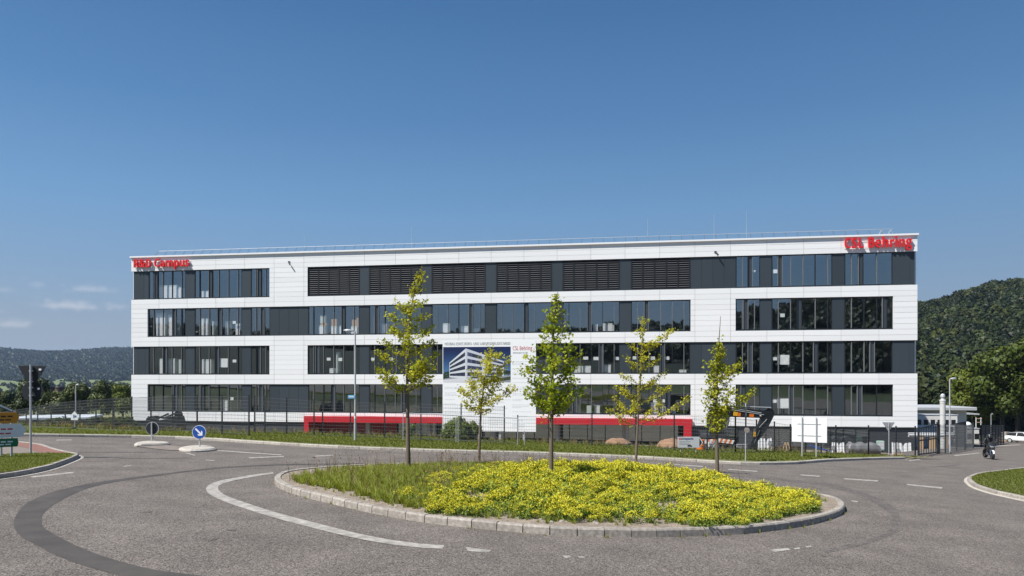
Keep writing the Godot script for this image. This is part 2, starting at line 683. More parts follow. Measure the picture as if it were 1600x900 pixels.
func materials() -> void:
	var fine := grey_noise("fine", 0.05, 0.72, 1.0, 4)
	var mid := grey_noise("mid", 0.02, 0.78, 1.0, 4)
	var broad := grey_noise("broad", 0.012, 0.82, 1.0, 5, 1024)
	var chips := speckle("chips", 1024, 0.69, 0.21, 0.16, 0.14)
	var chips_fine := speckle("chips_fine", 512, 0.84, 0.05, 0.08, 0.06)
	var a := blotch(grain(mat("asphalt", Color(0.405, 0.348, 0.303), 0.85), chips, 13.0), broad, 23.0)
	a.metallic_specular = 0.35
	blotch(grain(mat("asphalt_patch", Color(0.126, 0.107, 0.092), 0.8), chips_fine, 5.0), mid, 9.0)
	blotch(grain(mat("asphalt_worn", Color(0.33, 0.28, 0.24), 0.8), chips, 13.0), mid, 7.0)
	blotch(grain(mat("tar_seam", Color(0.06, 0.058, 0.056), 0.7), chips_fine, 3.0), mid, 3.0)
	blotch(grain(mat("road_paint", Color(0.80, 0.73, 0.64), 0.6), chips_fine, 3.0), grey_noise("worn", 0.03, 0.66, 1.0, 4), 4.0)
	for k in 4:
		var tone: float = [1.0, 0.88, 1.08, 0.94][k]
		blotch(grain(mat("kerb_%d" % k, Color(0.74, 0.66, 0.57) * tone, 0.9), chips_fine, 2.5), grey_noise("worn", 0.03, 0.66, 1.0, 4), 1.7)
	blotch(grain(mat("kerb_pale", Color(0.86, 0.78, 0.67), 0.9), chips_fine, 2.5), mid, 2.0)
	blotch(grain(mat("red_pavers", Color(0.42, 0.2, 0.15), 0.85), fine, 1.3), mid, 4.0)
	blotch(grain(mat("tan_pavers", Color(0.38, 0.31, 0.26), 0.85), fine, 1.3), mid, 4.0)
	blotch(grain(mat("gravel_soil", Color(0.66, 0.53, 0.40), 0.95), speckle("grit", 512, 0.72, 0.2, 0.2, 0.16), 3.2), mid, 4.0)
	blotch(grain(mat("yard_gravel", Color(0.36, 0.31, 0.26), 0.95), speckle("grit", 512, 0.72, 0.2, 0.2, 0.16), 5.0), broad, 14.0)
	blotch(grain(mat("turf", Color(0.20, 0.215, 0.06), 0.95), fine, 2.0), broad, 11.0)
	var gm := mat("country", Color.WHITE, 0.95)
	gm.vertex_color_use_as_albedo = true
	blotch(gm, broad, 160.0)
	# building
	for k in 3:
		var tone2: float = [0.83, 0.81, 0.845][k]
		mat("cladding_%d" % k, Color(tone2, tone2, tone2 * 0.995), 0.42)
	mat("cladding_gap", Color(0.45, 0.45, 0.46), 0.8)
	for k in 3:
		var tone3: float = [1.0, 0.92, 1.07][k]
		mat("anthracite_%d" % k, Color(0.037, 0.048, 0.058) * tone3, 0.45)
	mat("frame_dark", Color(0.012, 0.014, 0.018), 0.45)
	mat("mullion_grey", Color(0.15, 0.155, 0.16), 0.4)
	mat("louvre_grey", Color(0.085, 0.087, 0.095), 0.5)
	mat("parapet_metal", Color(0.80, 0.80, 0.80), 0.45)
	mat("plinth", Color(0.045, 0.05, 0.056), 0.6)
	mat("red_panel", Color(0.50, 0.012, 0.022), 0.4)
	mat("letter_red", Color(0.66, 0.018, 0.02), 0.4)
	mat("concrete", Color(0.36, 0.35, 0.33), 0.85)
	mat("inner_wall", Color(0.26, 0.285, 0.28), 0.8)
	mat("inner_floor", Color(0.16, 0.16, 0.155), 0.5)
	mat("ceiling", Color(0.3, 0.31, 0.31), 0.9)
	mat("paper", Color(0.82, 0.84, 0.82), 0.8)
	mat("cabinet", Color(0.6, 0.66, 0.63), 0.5)
	mat("carton", Color(0.45, 0.28, 0.13), 0.8)
	var gl := ORMMaterial3D.new()
	gl.resource_name = "coated_glass"
	gl.transparency = BaseMaterial3D.TRANSPARENCY_ALPHA
	gl.albedo_color = Color(0.93, 0.98, 1.0, 0.285)
	var one := Image.create(4, 4, false, Image.FORMAT_RGB8)
	one.fill(Color8(255, 3, 255))
	gl.orm_texture = ImageTexture.create_from_image(one)
	M["glass"] = gl
	var clear := mat("clear_glass", Color(0.6, 0.7, 0.68, 1.0), 0.03)
	clear.transparency = BaseMaterial3D.TRANSPARENCY_ALPHA
	clear.albedo_color.a = 0.12
	# metals, signs, wood
	mat("steel", Color(0.42, 0.43, 0.44), 0.38, 0.75)
	mat("steel_dark", Color(0.10, 0.105, 0.11), 0.5, 0.3)
	mat("galvanised", Color(0.52, 0.53, 0.54), 0.5, 0.4)
	mat("fence_dark", Color(0.022, 0.026, 0.03), 0.55)
	mat("fence_wire", Color(0.17, 0.18, 0.185), 0.45, 0.4)
	mat("sign_back", Color(0.011, 0.015, 0.019), 0.7)
	mat("sign_back_pale", Color(0.30, 0.31, 0.32), 0.5, 0.2)
	mat("sign_white", Color(0.8, 0.8, 0.8), 0.45)
	mat("sign_blue", Color(0.012, 0.075, 0.34), 0.4)
	mat("sign_pale_blue", Color(0.17, 0.45, 0.7), 0.4)
	mat("sign_yellow", Color(0.62, 0.25, 0.012), 0.45)
	mat("sign_green", Color(0.01, 0.17, 0.075), 0.45)
	mat("sign_red", Color(0.5, 0.02, 0.02), 0.45)
	mat("print_black", Color(0.02, 0.02, 0.022), 0.6)
	mat("print_grey", Color(0.22, 0.23, 0.24), 0.7)
	mat("print_pale", Color(0.5, 0.51, 0.52), 0.7)
	mat("print_faint", Color(0.62, 0.63, 0.64), 0.7)
	mat("board_white", Color(0.9, 0.9, 0.9), 0.35)
	mat("print_red", Color(0.55, 0.03, 0.04), 0.6)
	mat("print_blue", Color(0.05, 0.1, 0.25), 0.6)
	mat("machine_black", Color(0.016, 0.017, 0.019), 0.42)
	mat("machine_grey", Color(0.085, 0.092, 0.098), 0.4)
	mat("machine_orange", Color(0.72, 0.17, 0.015), 0.45)
	mat("machine_yellow", Color(0.72, 0.36, 0.02), 0.45)
	mat("rubber", Color(0.014, 0.014, 0.015), 0.75)
	mat("car_white", Color(0.78, 0.78, 0.79), 0.25).clearcoat_enabled = true
	mat("black_paint", Color(0.01, 0.01, 0.011), 0.25).clearcoat_enabled = true
	mat("leather", Color(0.011, 0.011, 0.013), 0.5)
	mat("lens", Color(0.75, 0.78, 0.8), 0.1)
	mat("lamp_dark", Color(0.2, 0.21, 0.22), 0.1)
	mat("chrome", Color(0.7, 0.7, 0.72), 0.15, 1.0)
	mat("tail_red", Color(0.45, 0.01, 0.01), 0.3)
	blotch(mat("earth", Color(0.36, 0.21, 0.125), 0.95), mid, 1.6)
	blotch(mat("stone", Color(0.3, 0.27, 0.24), 0.9), mid, 1.2)
	mat("wood", Color(0.46, 0.31, 0.18), 0.8)
	blotch(mat("bark", Color(0.26, 0.20, 0.15), 0.9), grey_noise("bark", 0.08, 0.55, 1.0, 4), 0.5)
	blotch(mat("bark_dark", Color(0.06, 0.048, 0.036), 0.9), mid, 1.0)
	mat("foil", Color(0.15, 0.15, 0.155), 0.5)
	mat("silver_duct", Color(0.66, 0.66, 0.64), 0.35, 0.25)
	mat("sack_white", Color(0.58, 0.59, 0.6), 0.8)
	mat("pale_green", Color(0.33, 0.52, 0.42), 0.6)
	mat("container", Color(0.66, 0.64, 0.6), 0.6)
	mat("roof_grey", Color(0.42, 0.43, 0.44), 0.6)
	mat("hall_blue", Color(0.11, 0.15, 0.21), 0.6)
	mat("hall_roof", Color(0.62, 0.66, 0.7), 0.5)
	mat("brick_dark", Color(0.11, 0.075, 0.06), 0.9)
	mat("fence_panel", Color(0.022, 0.027, 0.036), 0.55)
	mat("plaster", Color(0.55, 0.5, 0.42), 0.85)
	mat("roof_tile", Color(0.28, 0.09, 0.05), 0.85)
	leafy("leaf", 1.0)
	leafy("leaf_far", 0.3)
	leafy("grass", 0.9)
	leafy("blossom", 0.4)


func ground() -> void:
	var radii := [1.5, 8.0, 16.0, 24.0, 31.0]
	var r := 36.0
	while r < 74.0:
		radii.append(r)
		r += 1.2
	while r < 150.0:
		radii.append(r)
		r += 6.0
	while r < 720.0:
		radii.append(r)
		r += 26.0
	while r < 5200.0:
		radii.append(r)
		r *= 1.045
	var slices := 288
	var wob := FastNoiseLite.new()
	wob.frequency = 0.004
	wob.fractal_octaves = 4
	wob.seed = 12
	var pts := []
	var cols := []
	for rad in radii:
		var row := PackedVector3Array()
		var rc := PackedColorArray()
		for k in slices:
			var w := TAU * k / slices
			var x: float = sin(w) * rad
			var z: float = -cos(w) * rad
			var y := land(x, z)
			var d := -z
			if d > -12.0 and rad < 220.0:
				var crest := lerpf(43.5, 37.6, 1.0 - smoothstep(-21.0, -13.0, x))
				var near_low := 1.0 - smoothstep(crest - 1.5, crest, d)
				var right_low := smoothstep(22.0, 25.0, x) * (1.0 - smoothstep(150.0, 200.0, d)) * (1.0 - smoothstep(50.0, 54.0, d) * (1.0 - smoothstep(34.0, 38.0, x)))
				y -= 0.4 * maxf(near_low, right_low) * smoothstep(-12.0, -6.0, d)
			if rad > 1500.0:
				y += wob.get_noise_2d(x * 1.3, z * 1.3) * 16.0
			row.append(Vector3(x, y, z))
			var c := Color(0.07, 0.085, 0.03)
			var nz := wob.get_noise_2d(x, z)
			if d > 46.0 and rad < 92.0 and x < 46.0:
				c = Color(0.26, 0.21, 0.155).lerp(Color(0.10, 0.11, 0.04), clampf(0.35 + nz * 1.2 - 0.4 * smoothstep(-10.0, 24.0, x), 0.0, 1.0))
			elif d > 0.0 and rad > 250.0 and x < 0.0:
				var forest := Color(0.02, 0.03, 0.014)
				var meadow := Color(0.17, 0.21, 0.075).lerp(Color(0.30, 0.26, 0.12), clampf(nz * 2.2, 0.0, 1.0))
				c = meadow.lerp(forest, smoothstep(1900.0, 2050.0, rad + nz * 250.0))
			elif d > 100.0:
				c = Color(0.04, 0.05, 0.02)
			elif d < 0.0:
				c = Color(0.07, 0.09, 0.025).lerp(Color(0.02, 0.027, 0.01), smoothstep(28.0, 95.0, rad))
			rc.append(c)
		pts.append(row)
		cols.append(rc)
	var nrm := []
	for i in pts.size():
		var row := PackedVector3Array()
		for k in slices:
			var du: Vector3 = pts[i][(k + 1) % slices] - pts[i][(k - 1 + slices) % slices]
			var dv: Vector3 = pts[mini(i + 1, pts.size() - 1)][k] - pts[maxi(i - 1, 0)][k]
			var nn := dv.cross(du).normalized()
			row.append(nn if nn.y > 0.0 else -nn)
		nrm.append(row)
	var g := Geo.new()
	for i in pts.size() - 1:
		for k in slices:
			var j := (k + 1) % slices
			var s := g.c.size()
			g.tri(pts[i][k], pts[i][j], pts[i + 1][j], nrm[i][k], nrm[i][j], nrm[i + 1][j])
			g.tri(pts[i][k], pts[i + 1][j], pts[i + 1][k], nrm[i][k], nrm[i + 1][j], nrm[i + 1][k])
			for q in range(s, g.c.size()):
				g.c[q] = cols[i][k]
	struct("ground", g, M.country, "sloping ground with meadows, building site and hills")


func roads() -> void:
	var kerb_line := far_kerb_line()
	# asphalt: everything on this side of the far kerb, and the road that leaves to the right
	var poly := PackedVector2Array([Vector2(-90, 12), Vector2(-90, -33.9)])
	poly.append_array(kerb_line)
	poly.append_array(PackedVector2Array([Vector2(26.696, -45.883), Vector2(37.175, -59.264), Vector2(50.938, -76.546), Vector2(70.436, -101.68), Vector2(97.674, -136.868), Vector2(129.823, -177.619)]))
	poly.append_array(PackedVector2Array([Vector2(104, -142), Vector2(132, -142), Vector2(95, -60), Vector2(90, 12)]))
	struct("road", sheet(poly, 0.0), M.asphalt, "weathered grey asphalt of the roundabout and its roads")
	# the dark strip of newer asphalt that sweeps round the left
	var outer := smooth_line(PackedVector2Array([Vector2(-2.862, -8.284), Vector2(-3.858, -8.487), Vector2(-4.534, -8.599), Vector2(-4.878, -8.754), Vector2(-5.888, -9.387), Vector2(-6.975, -10.299), Vector2(-7.646, -10.923), Vector2(-8.334, -11.768), Vector2(-8.986, -12.795), Vector2(-9.655, -14.049), Vector2(-10.169, -15.59), Vector2(-10.335, -17.16), Vector2(-10.177, -18.428), Vector2(-9.916, -19.743), Vector2(-9.583, -21.189), Vector2(-9.082, -22.578), Vector2(-7.89, -24.109), Vector2(-5.996, -25.366), Vector2(-3.856, -26.509)]), 5)
	var inner := smooth_line(PackedVector2Array([Vector2(-2.979, -8.622), Vector2(-3.692, -8.829), Vector2(-4.092, -8.949), Vector2(-4.705, -9.144), Vector2(-5.599, -9.699), Vector2(-6.471, -10.399), Vector2(-7.598, -11.473), Vector2(-8.172, -12.223), Vector2(-8.589, -12.92), Vector2(-9.061, -13.941), Vector2(-9.612, -15.446), Vector2(-9.952, -16.946), Vector2(-9.916, -18.285), Vector2(-9.697, -19.466), Vector2(-9.417, -20.884), Vector2(-8.93, -22.225), Vector2(-7.75, -23.68), Vector2(-5.889, -24.916), Vector2(-3.792, -26.072)]), 5)
	struct("road_patch", ribbon(outer, inner, 0.004), M.asphalt_patch, "smooth dark strip of newer asphalt curving over the road")
	# worn darker tracks on the right
	for tr in [
		[PackedVector2Array([Vector2(8.289, -26.818), Vector2(9.583, -26.354), Vector2(10.67, -25.514), Vector2(11.154, -24.539), Vector2(11.158, -22.52), Vector2(10.674, -20.243), Vector2(9.881, -18.056), Vector2(8.913, -16.126)]), PackedVector2Array([Vector2(8.075, -26.126), Vector2(9.293, -25.556), Vector2(10.306, -24.644), Vector2(10.638, -23.404), Vector2(10.503, -21.199), Vector2(9.945, -19.124), Vector2(9.321, -17.378), Vector2(8.532, -15.774)])],
		[PackedVector2Array([Vector2(8.913, -16.126), Vector2(7.892, -14.517), Vector2(6.96, -13.431), Vector2(6.067, -12.591), Vector2(5.354, -12.02)]), PackedVector2Array([Vector2(8.532, -15.774), Vector2(7.683, -14.472), Vector2(6.869, -13.541), Vector2(6.061, -12.822), Vector2(5.387, -12.293)])],
	]:
		struct("road_stain", ribbon(smooth_line(tr[0], 4), smooth_line(tr[1], 4), 0.003), M.asphalt_worn, "darker tyre-worn track on the asphalt")
	for sm in [PackedVector2Array([Vector2(-15.632, -25.436), Vector2(-14.734, -26.142), Vector2(-13.796, -26.623)]), PackedVector2Array([Vector2(-13.397, -23.962), Vector2(-12.392, -24.341), Vector2(-11.431, -25.149)]), PackedVector2Array([Vector2(20.117, -35.124), Vector2(22.114, -36.579), Vector2(25.039, -39.347)])]:
		var b := PackedVector2Array()
		for p in sm:
			b.append(p + Vector2(0, 0.09))
		struct("road_seam", ribbon(sm, b, 0.005), M.tar_seam, "thin dark tar seam in the asphalt")
	# a few old oil drips
	var drips := RandomNumberGenerator.new()
	drips.seed = 19
	for sp in PackedVector2Array([Vector2(-4.785, -11.198), Vector2(-4.782, -12.009), Vector2(-1.727, -10), Vector2(2.124, -11.125), Vector2(7.948, -15.897), Vector2(9.554, -17.753), Vector2(5.254, -11.795), Vector2(-6.98, -13.47), Vector2(-9.653, -19.664), Vector2(-2.69, -29.591), Vector2(12.426, -31.066), Vector2(19.29, -31.204)]):
		var blob := PackedVector2Array()
		var rr := drips.randf_range(0.05, 0.13)
		for k in 11:
			blob.append(sp + Vector2(cos(TAU * k / 11.0), sin(TAU * k / 11.0) * 1.4) * rr * drips.randf_range(0.6, 1.2))
		struct("oil_stain", sheet(blob, 0.0045), M.asphalt_worn, "small dark oil drip on the asphalt")
	# paint
	var wo := smooth_line(PackedVector2Array([Vector2(-7.278, -21.407), Vector2(-7.549, -20.503), Vector2(-7.707, -19.533), Vector2(-7.79, -18.832), Vector2(-7.725, -18.08), Vector2(-7.511, -17.302), Vector2(-7.262, -16.73), Vector2(-6.845, -16.02), Vector2(-6.076, -15.019), Vector2(-4.812, -13.66), Vector2(-3.66, -12.582), Vector2(-2.607, -11.705), Vector2(-1.897, -11.279), Vector2(-1.468, -11.133), Vector2(-1.09, -11.106)]), 5)
	var wi := smooth_line(PackedVector2Array([Vector2(-7.124, -21.064), Vector2(-7.335, -20.121), Vector2(-7.464, -19.182), Vector2(-7.488, -18.468), Vector2(-7.406, -17.827), Vector2(-7.231, -17.329), Vector2(-7.048, -16.927), Vector2(-6.56, -16.107), Vector2(-5.905, -15.321), Vector2(-4.787, -14.08), Vector2(-3.672, -13.028), Vector2(-2.642, -12.108), Vector2(-1.878, -11.603), Vector2(-1.457, -11.445), Vector2(-1.097, -11.384)]), 5)
	var pg := ribbon(wo, wi, 0.006)
	struct("road_marking", pg, M.road_paint, "curved white edge line round the left of the island")
	var dashes := [
		[PackedVector2Array([Vector2(-0.751, -11.323), Vector2(-0.489, -11.196), Vector2(-0.324, -11.153), Vector2(-0.36, -11), Vector2(-0.549, -10.988), Vector2(-0.692, -11.034)]), "worn white dash in front of the island, left one"],
		[PackedVector2Array([Vector2(0.785, -10.928), Vector2(0.9, -10.996), Vector2(0.918, -10.86), Vector2(0.823, -10.774)]), "small remnant of a white dash before the island"],
		[PackedVector2Array([Vector2(1.015, -10.942), Vector2(1.115, -10.951), Vector2(1.125, -10.851), Vector2(1.034, -10.835)]), "smallest remnant of a white dash before the island"],
		[PackedVector2Array([Vector2(4.427, -12.083), Vector2(4.817, -12.322), Vector2(4.831, -12.187), Vector2(4.435, -11.9)]), "worn white dash in front of the island, right one"],
		[PackedVector2Array([Vector2(4.931, -12.327), Vector2(5.07, -12.421), Vector2(5.023, -12.279), Vector2(4.903, -12.201)]), "small remnant beside the right worn dash"],
		[PackedVector2Array([Vector2(5.227, -12.553), Vector2(5.365, -12.638), Vector2(5.32, -12.503), Vector2(5.195, -12.423)]), "outermost remnant beside the right worn dash"],
		[PackedVector2Array([Vector2(-12.387, -18.071), Vector2(-12.141, -19.468), Vector2(-11.954, -19.211), Vector2(-12.178, -17.909)]), "white dash beside the left grass corner"],
		[PackedVector2Array([Vector2(-12.562, -27.201), Vector2(-11.827, -26.336), Vector2(-11.768, -26.098), Vector2(-12.513, -26.935)]), "short white dash below the blue arrow sign"],
		[PackedVector2Array([Vector2(-12.148, -29.114), Vector2(-10.645, -28.559), Vector2(-9.206, -28.13), Vector2(-9.116, -27.778), Vector2(-10.544, -28.152), Vector2(-12.004, -28.704)]), "long thin white line running from the arrow sign island"],
		[PackedVector2Array([Vector2(-9.803, -26.172), Vector2(-8.913, -27.463), Vector2(-8.777, -27.121), Vector2(-9.623, -25.819)]), "white dash in front of the long thin line"],
		[PackedVector2Array([Vector2(-10.708, -24.592), Vector2(-10.39, -24.579), Vector2(-10.29, -24.342), Vector2(-10.605, -24.355)]), "faint white dash on the left asphalt"],
		[PackedVector2Array([Vector2(-11.844, -21.464), Vector2(-11.813, -21.802), Vector2(-11.696, -21.623), Vector2(-11.729, -21.29)]), "faint white remnant on the left asphalt"],
		[PackedVector2Array([Vector2(-7.865, -28.182), Vector2(-7.367, -28.941), Vector2(-7.252, -28.594), Vector2(-7.745, -27.749)]), "white dash by the lamp post side of the road"],
		[PackedVector2Array([Vector2(-20.326, -31.402), Vector2(-19.921, -31.851), Vector2(-19.674, -31.455), Vector2(-20.027, -30.941)]), "white dash at the far left of the road"],
		[PackedVector2Array([Vector2(7.126, -31.23), Vector2(8.352, -30.727), Vector2(8.15, -30.185), Vector2(7.085, -30.804)]), "white dash behind the fourth roundabout tree"],
		[PackedVector2Array([Vector2(9.07, -29.606), Vector2(10.196, -29.207), Vector2(10.003, -28.729), Vector2(8.975, -29.209)]), "white dash behind the rightmost roundabout tree"],
		[PackedVector2Array([Vector2(11.571, -28.284), Vector2(12.232, -27.974), Vector2(11.99, -27.476), Vector2(11.428, -27.811)]), "white dash beside the right end of the island"],
		[PackedVector2Array([Vector2(12.839, -27.264), Vector2(14.012, -26.9), Vector2(13.69, -26.373), Vector2(12.68, -26.824)]), "white dash in the middle of the right road"],
		[PackedVector2Array([Vector2(14.461, -25.823), Vector2(15.333, -25.061), Vector2(14.95, -24.508), Vector2(14.257, -25.377)]), "white dash nearest the right grass island"],
		[PackedVector2Array([Vector2(9.604, -19.932), Vector2(9.729, -19.781), Vector2(9.588, -19.531), Vector2(9.505, -19.69)]), "white remnant beside the right kerb of the island"],
		[PackedVector2Array([Vector2(52.089, -76.602), Vector2(62.468, -86.543), Vector2(60.402, -83.681), Vector2(51.063, -74.693)]), "white line on the road before the white car"],
		[PackedVector2Array([Vector2(23.369, -41.462), Vector2(25.192, -43.503), Vector2(24.822, -42.796), Vector2(23.044, -40.819)]), "white line before the gate"],
		[PackedVector2Array([Vector2(31.683, -50.509), Vector2(37.705, -56.816), Vector2(36.959, -55.615), Vector2(31.079, -49.402)]), "white line beside the motorcycle"],
		[PackedVector2Array([Vector2(25.652, -35.945), Vector2(27.139, -37.316), Vector2(26.764, -36.708), Vector2(25.36, -35.4)]), "white line behind the right grass island"],
	]
	for d in dashes:
		struct("road_marking", sheet(d[0], 0.006), M.road_paint, d[1])


func far_kerb_line() -> PackedVector2Array:
	return PackedVector2Array([Vector2(-27.092, -31.37), Vector2(-24.994, -31.969), Vector2(-23.499, -32.312), Vector2(-21.325, -33.51), Vector2(-18.797, -34.75), Vector2(-15.95, -35.09), Vector2(-12.399, -34.097), Vector2(-9.991, -33.303), Vector2(-7.173, -32.874), Vector2(-3.007, -33.072), Vector2(1.234, -33.942), Vector2(3.087, -33.96), Vector2(6.15, -33.824), Vector2(7.873, -33.307), Vector2(8.973, -32.9), Vector2(10.38, -32.624), Vector2(11.472, -32.778), Vector2(13.668, -34.171), Vector2(14.845, -35.344), Vector2(17.139, -37.705), Vector2(20.654, -40.571), Vector2(23.968, -42.87)])


func island_outline() -> PackedVector2Array:
	return smooth_line(PackedVector2Array([Vector2(-6.279, -18.591), Vector2(-6.562, -19.535), Vector2(-6.664, -20.476), Vector2(-6.534, -21.203), Vector2(-6.163, -22.082), Vector2(-5.685, -22.907), Vector2(-4.407, -24.359), Vector2(-2.335, -25.685), Vector2(0, -26.327), Vector2(2.378, -26.163), Vector2(4.609, -25.351), Vector2(6.546, -24.004), Vector2(7.784, -22.533), Vector2(8.372, -21.073), Vector2(8.854, -20.123), Vector2(8.906, -19.209), Vector2(8.482, -17.908), Vector2(7.783, -16.689), Vector2(6.649, -15.334), Vector2(5.789, -14.539), Vector2(4.85, -13.822), Vector2(4.334, -13.505), Vector2(3.884, -13.31), Vector2(3.389, -13.128), Vector2(2.86, -12.946), Vector2(2.35, -12.796), Vector2(1.338, -12.69), Vector2(0.819, -12.692), Vector2(0.302, -12.772), Vector2(-0.713, -13.079), Vector2(-1.243, -13.273), Vector2(-1.717, -13.489), Vector2(-2.749, -14.264), Vector2(-3.764, -15.222), Vector2(-5.166, -16.715), Vector2(-5.863, -17.718)]), 5, true)


func grown(poly: PackedVector2Array, by: float) -> PackedVector2Array:
	return Geometry2D.offset_polygon(poly, by, Geometry2D.JOIN_ROUND)[0]


func kerbs_and_islands() -> void:
	var stones := [M.kerb_0, M.kerb_1, M.kerb_2, M.kerb_3]
	# far verge
	var line := far_kerb_line()
	kerb("kerb", "pale kerb of the grass verge along the far side of the road", smooth_line(line, 5), side_of(line, Vector2(0, -60)), 1.0, 0.2, 0.13, [M.kerb_pale, M.kerb_pale, M.kerb_2])
	var verge := PackedVector2Array()
	for p in smooth_line(line, 5):
		verge.append(p + Vector2(0, -0.1))
	verge.append_array(PackedVector2Array([Vector2(27.2, -44.2), Vector2(-13, -44.2), Vector2(-21, -38.4), Vector2(-70, -38.4)]))
	struct("verge", sheet(verge, 0.1), M.turf, "grass verge between the road and the fence")
	# roundabout island
	var isl := island_outline()
	kerb("island_kerb", "ring of pale kerb stones round the roundabout island", isl, side_of(isl, Vector2(1.168, -18.351)), 0.5, 0.17, 0.15, stones, true)
	var soil := Geo.new()
	var mid := Vector2(1.389, -19.097)
	var inset := grown(isl, -0.1)
	for i in inset.size():
		var p := inset[i]
		var q := inset[(i + 1) % inset.size()]
		var steps := 8
		for s in steps:
			var f0 := float(s) / steps
			var f1 := float(s + 1) / steps
			var a := p.lerp(mid, f0)
			var b := q.lerp(mid, f0)
			var c := q.lerp(mid, f1)
			var d := p.lerp(mid, f1)
			soil.quad(on_road(a, mound(f0)), on_road(b, mound(f0)), on_road(c, mound(f1)), on_road(d, mound(f1)), Vector3.UP)
	struct("island_ground", soil, M.gravel_soil, "gravelly soil of the roundabout island")
	# grass corner with red pavers on the left
	var edge := smooth_line(PackedVector2Array([Vector2(-12.909, -14.792), Vector2(-12.668, -16.203), Vector2(-12.663, -17.412), Vector2(-12.691, -18.368), Vector2(-13.021, -19.893), Vector2(-13.799, -21.998), Vector2(-14.301, -23.202), Vector2(-14.58, -23.777), Vector2(-14.947, -24.215), Vector2(-15.315, -24.451), Vector2(-16.463, -25.471), Vector2(-18.214, -27.322), Vector2(-19.178, -27.942), Vector2(-19.923, -28.299), Vector2(-20.821, -27.931), Vector2(-23.232, -26.62)]), 4)
	kerb("kerb", "kerb round the left grass corner with the red pavers", edge, side_of(edge, Vector2(-15.201, -21.437)), 0.8, 0.16, 0.12, stones)
	var gutter := PackedVector2Array()
	var gut_in := PackedVector2Array()
	for p in edge.slice(0, 40):
		gut_in.append(p)
	for i in gut_in.size():
		var dd := (gut_in[mini(i + 1, gut_in.size() - 1)] - gut_in[maxi(i - 1, 0)]).normalized()
		gutter.append(gut_in[i] + Vector2(dd.y, -dd.x) * -0.11 * side_of(edge, Vector2(-15.201, -21.437)) * -1.0)
	struct("gutter", ribbon(gutter, gut_in, 0.008), M.kerb_pale, "pale gutter strip along the left grass corner")
	var corner := grown(edge, -0.12)
	struct("pavement", sheet(corner, 0.1), M.tan_pavers, "red and tan paved corner at the left")
	var grass := PackedVector2Array([Vector2(-18.706, -21.433), Vector2(-16.331, -22.613), Vector2(-15.908, -23.269), Vector2(-15.174, -23.845), Vector2(-14.704, -23.681), Vector2(-14.012, -22.273), Vector2(-13.282, -20.292), Vector2(-12.973, -18.777), Vector2(-12.93, -17.779), Vector2(-12.916, -16.521), Vector2(-13.14, -15.056)])
	struct("lawn", sheet(grass, 0.115), M.turf, "mown grass of the left corner")
	var red := PackedVector2Array([Vector2(-19.566, -27.806), Vector2(-18.866, -27.487), Vector2(-17.916, -26.85), Vector2(-16.219, -25.057), Vector2(-15.156, -24.162), Vector2(-15.235, -23.873), Vector2(-16.078, -23.899), Vector2(-17.614, -25.494), Vector2(-18.729, -26.481), Vector2(-19.892, -26.362), Vector2(-20.534, -27.213)])
	struct("pavement", sheet(red, 0.106), M.red_pavers, "red paver band along the edge of the left corner")
	# splitter islands under the two round signs
	for sp in [
		[PackedVector2Array([Vector2(-16.114, -30.044), Vector2(-16.384, -31.18), Vector2(-16.173, -31.768), Vector2(-15.556, -31.571), Vector2(-15.084, -31.071), Vector2(-15.031, -30.505), Vector2(-15.318, -29.823), Vector2(-15.59, -29.264)]), "raised kerb nose under the dark round sign"],
		[PackedVector2Array([Vector2(-13.416, -28.325), Vector2(-13.616, -29.483), Vector2(-13.421, -30.252), Vector2(-12.788, -29.93), Vector2(-12.239, -29.141), Vector2(-12.142, -28.297), Vector2(-12.442, -27.649), Vector2(-12.908, -27.678)]), "raised white kerb nose under the blue arrow sign"],
	]:
		var o := smooth_line(sp[0], 3, true)
		var g := Geo.new()
		var inner := grown(o, -0.28)
		var cx := Vector2.ZERO
		for p in o:
			cx += p / o.size()
		for i in o.size():
			var a := o[i]
			var b := o[(i + 1) % o.size()]
			var a2 := a.lerp(cx, 0.1)
			var b2 := b.lerp(cx, 0.1)
			var out3 := Vector3(a.x - cx.x, 0.3, a.y - cx.y)
			g.quad(on_road(a, -0.05), on_road(b, -0.05), on_road(b, 0.05), on_road(a, 0.05), out3)
			g.quad(on_road(a, 0.05), on_road(b, 0.05), on_road(b2, 0.11), on_road(a2, 0.11), out3)
			g.flat(on_road(a2, 0.11), on_road(b2, 0.11), on_road(cx, 0.115), Vector3.UP)
		struct("traffic_island", g, M.kerb_pale, sp[1])
	struct("pavement", sheet(PackedVector2Array([Vector2(-15.665, -29.305), Vector2(-14.948, -30.562), Vector2(-13.45, -29.591), Vector2(-13.139, -28.01), Vector2(-13.76, -28.03), Vector2(-14.642, -28.557)]), 0.02), M.tan_pavers, "flush paved strip between the two kerb noses")
	# grass island on the right
	var right := smooth_line(PackedVector2Array([Vector2(15.417, -19.272), Vector2(15.808, -21.735), Vector2(15.957, -22.945), Vector2(16.25, -24.155), Vector2(16.784, -25.571), Vector2(17.673, -27.265), Vector2(18.61, -28.792), Vector2(19.681, -30.236), Vector2(21.218, -31.973), Vector2(22.978, -33.611), Vector2(25.346, -35.745), Vector2(28.223, -38.328), Vector2(38.703, -47.835)]), 4)
	kerb("kerb", "kerb round the grass island at the right", right, side_of(right, Vector2(19.795, -27.563)), 0.8, 0.16, 0.12, stones)
	struct("lawn", sheet(grown(right, -0.14), 0.1), M.turf, "mown grass of the right island")
	var gi := smooth_line(PackedVector2Array([Vector2(15.541, -21.368), Vector2(15.659, -22.516), Vector2(15.92, -23.73), Vector2(16.481, -25.25), Vector2(17.453, -27.097), Vector2(18.438, -28.728), Vector2(19.638, -30.383), Vector2(20.669, -31.578)]), 4)
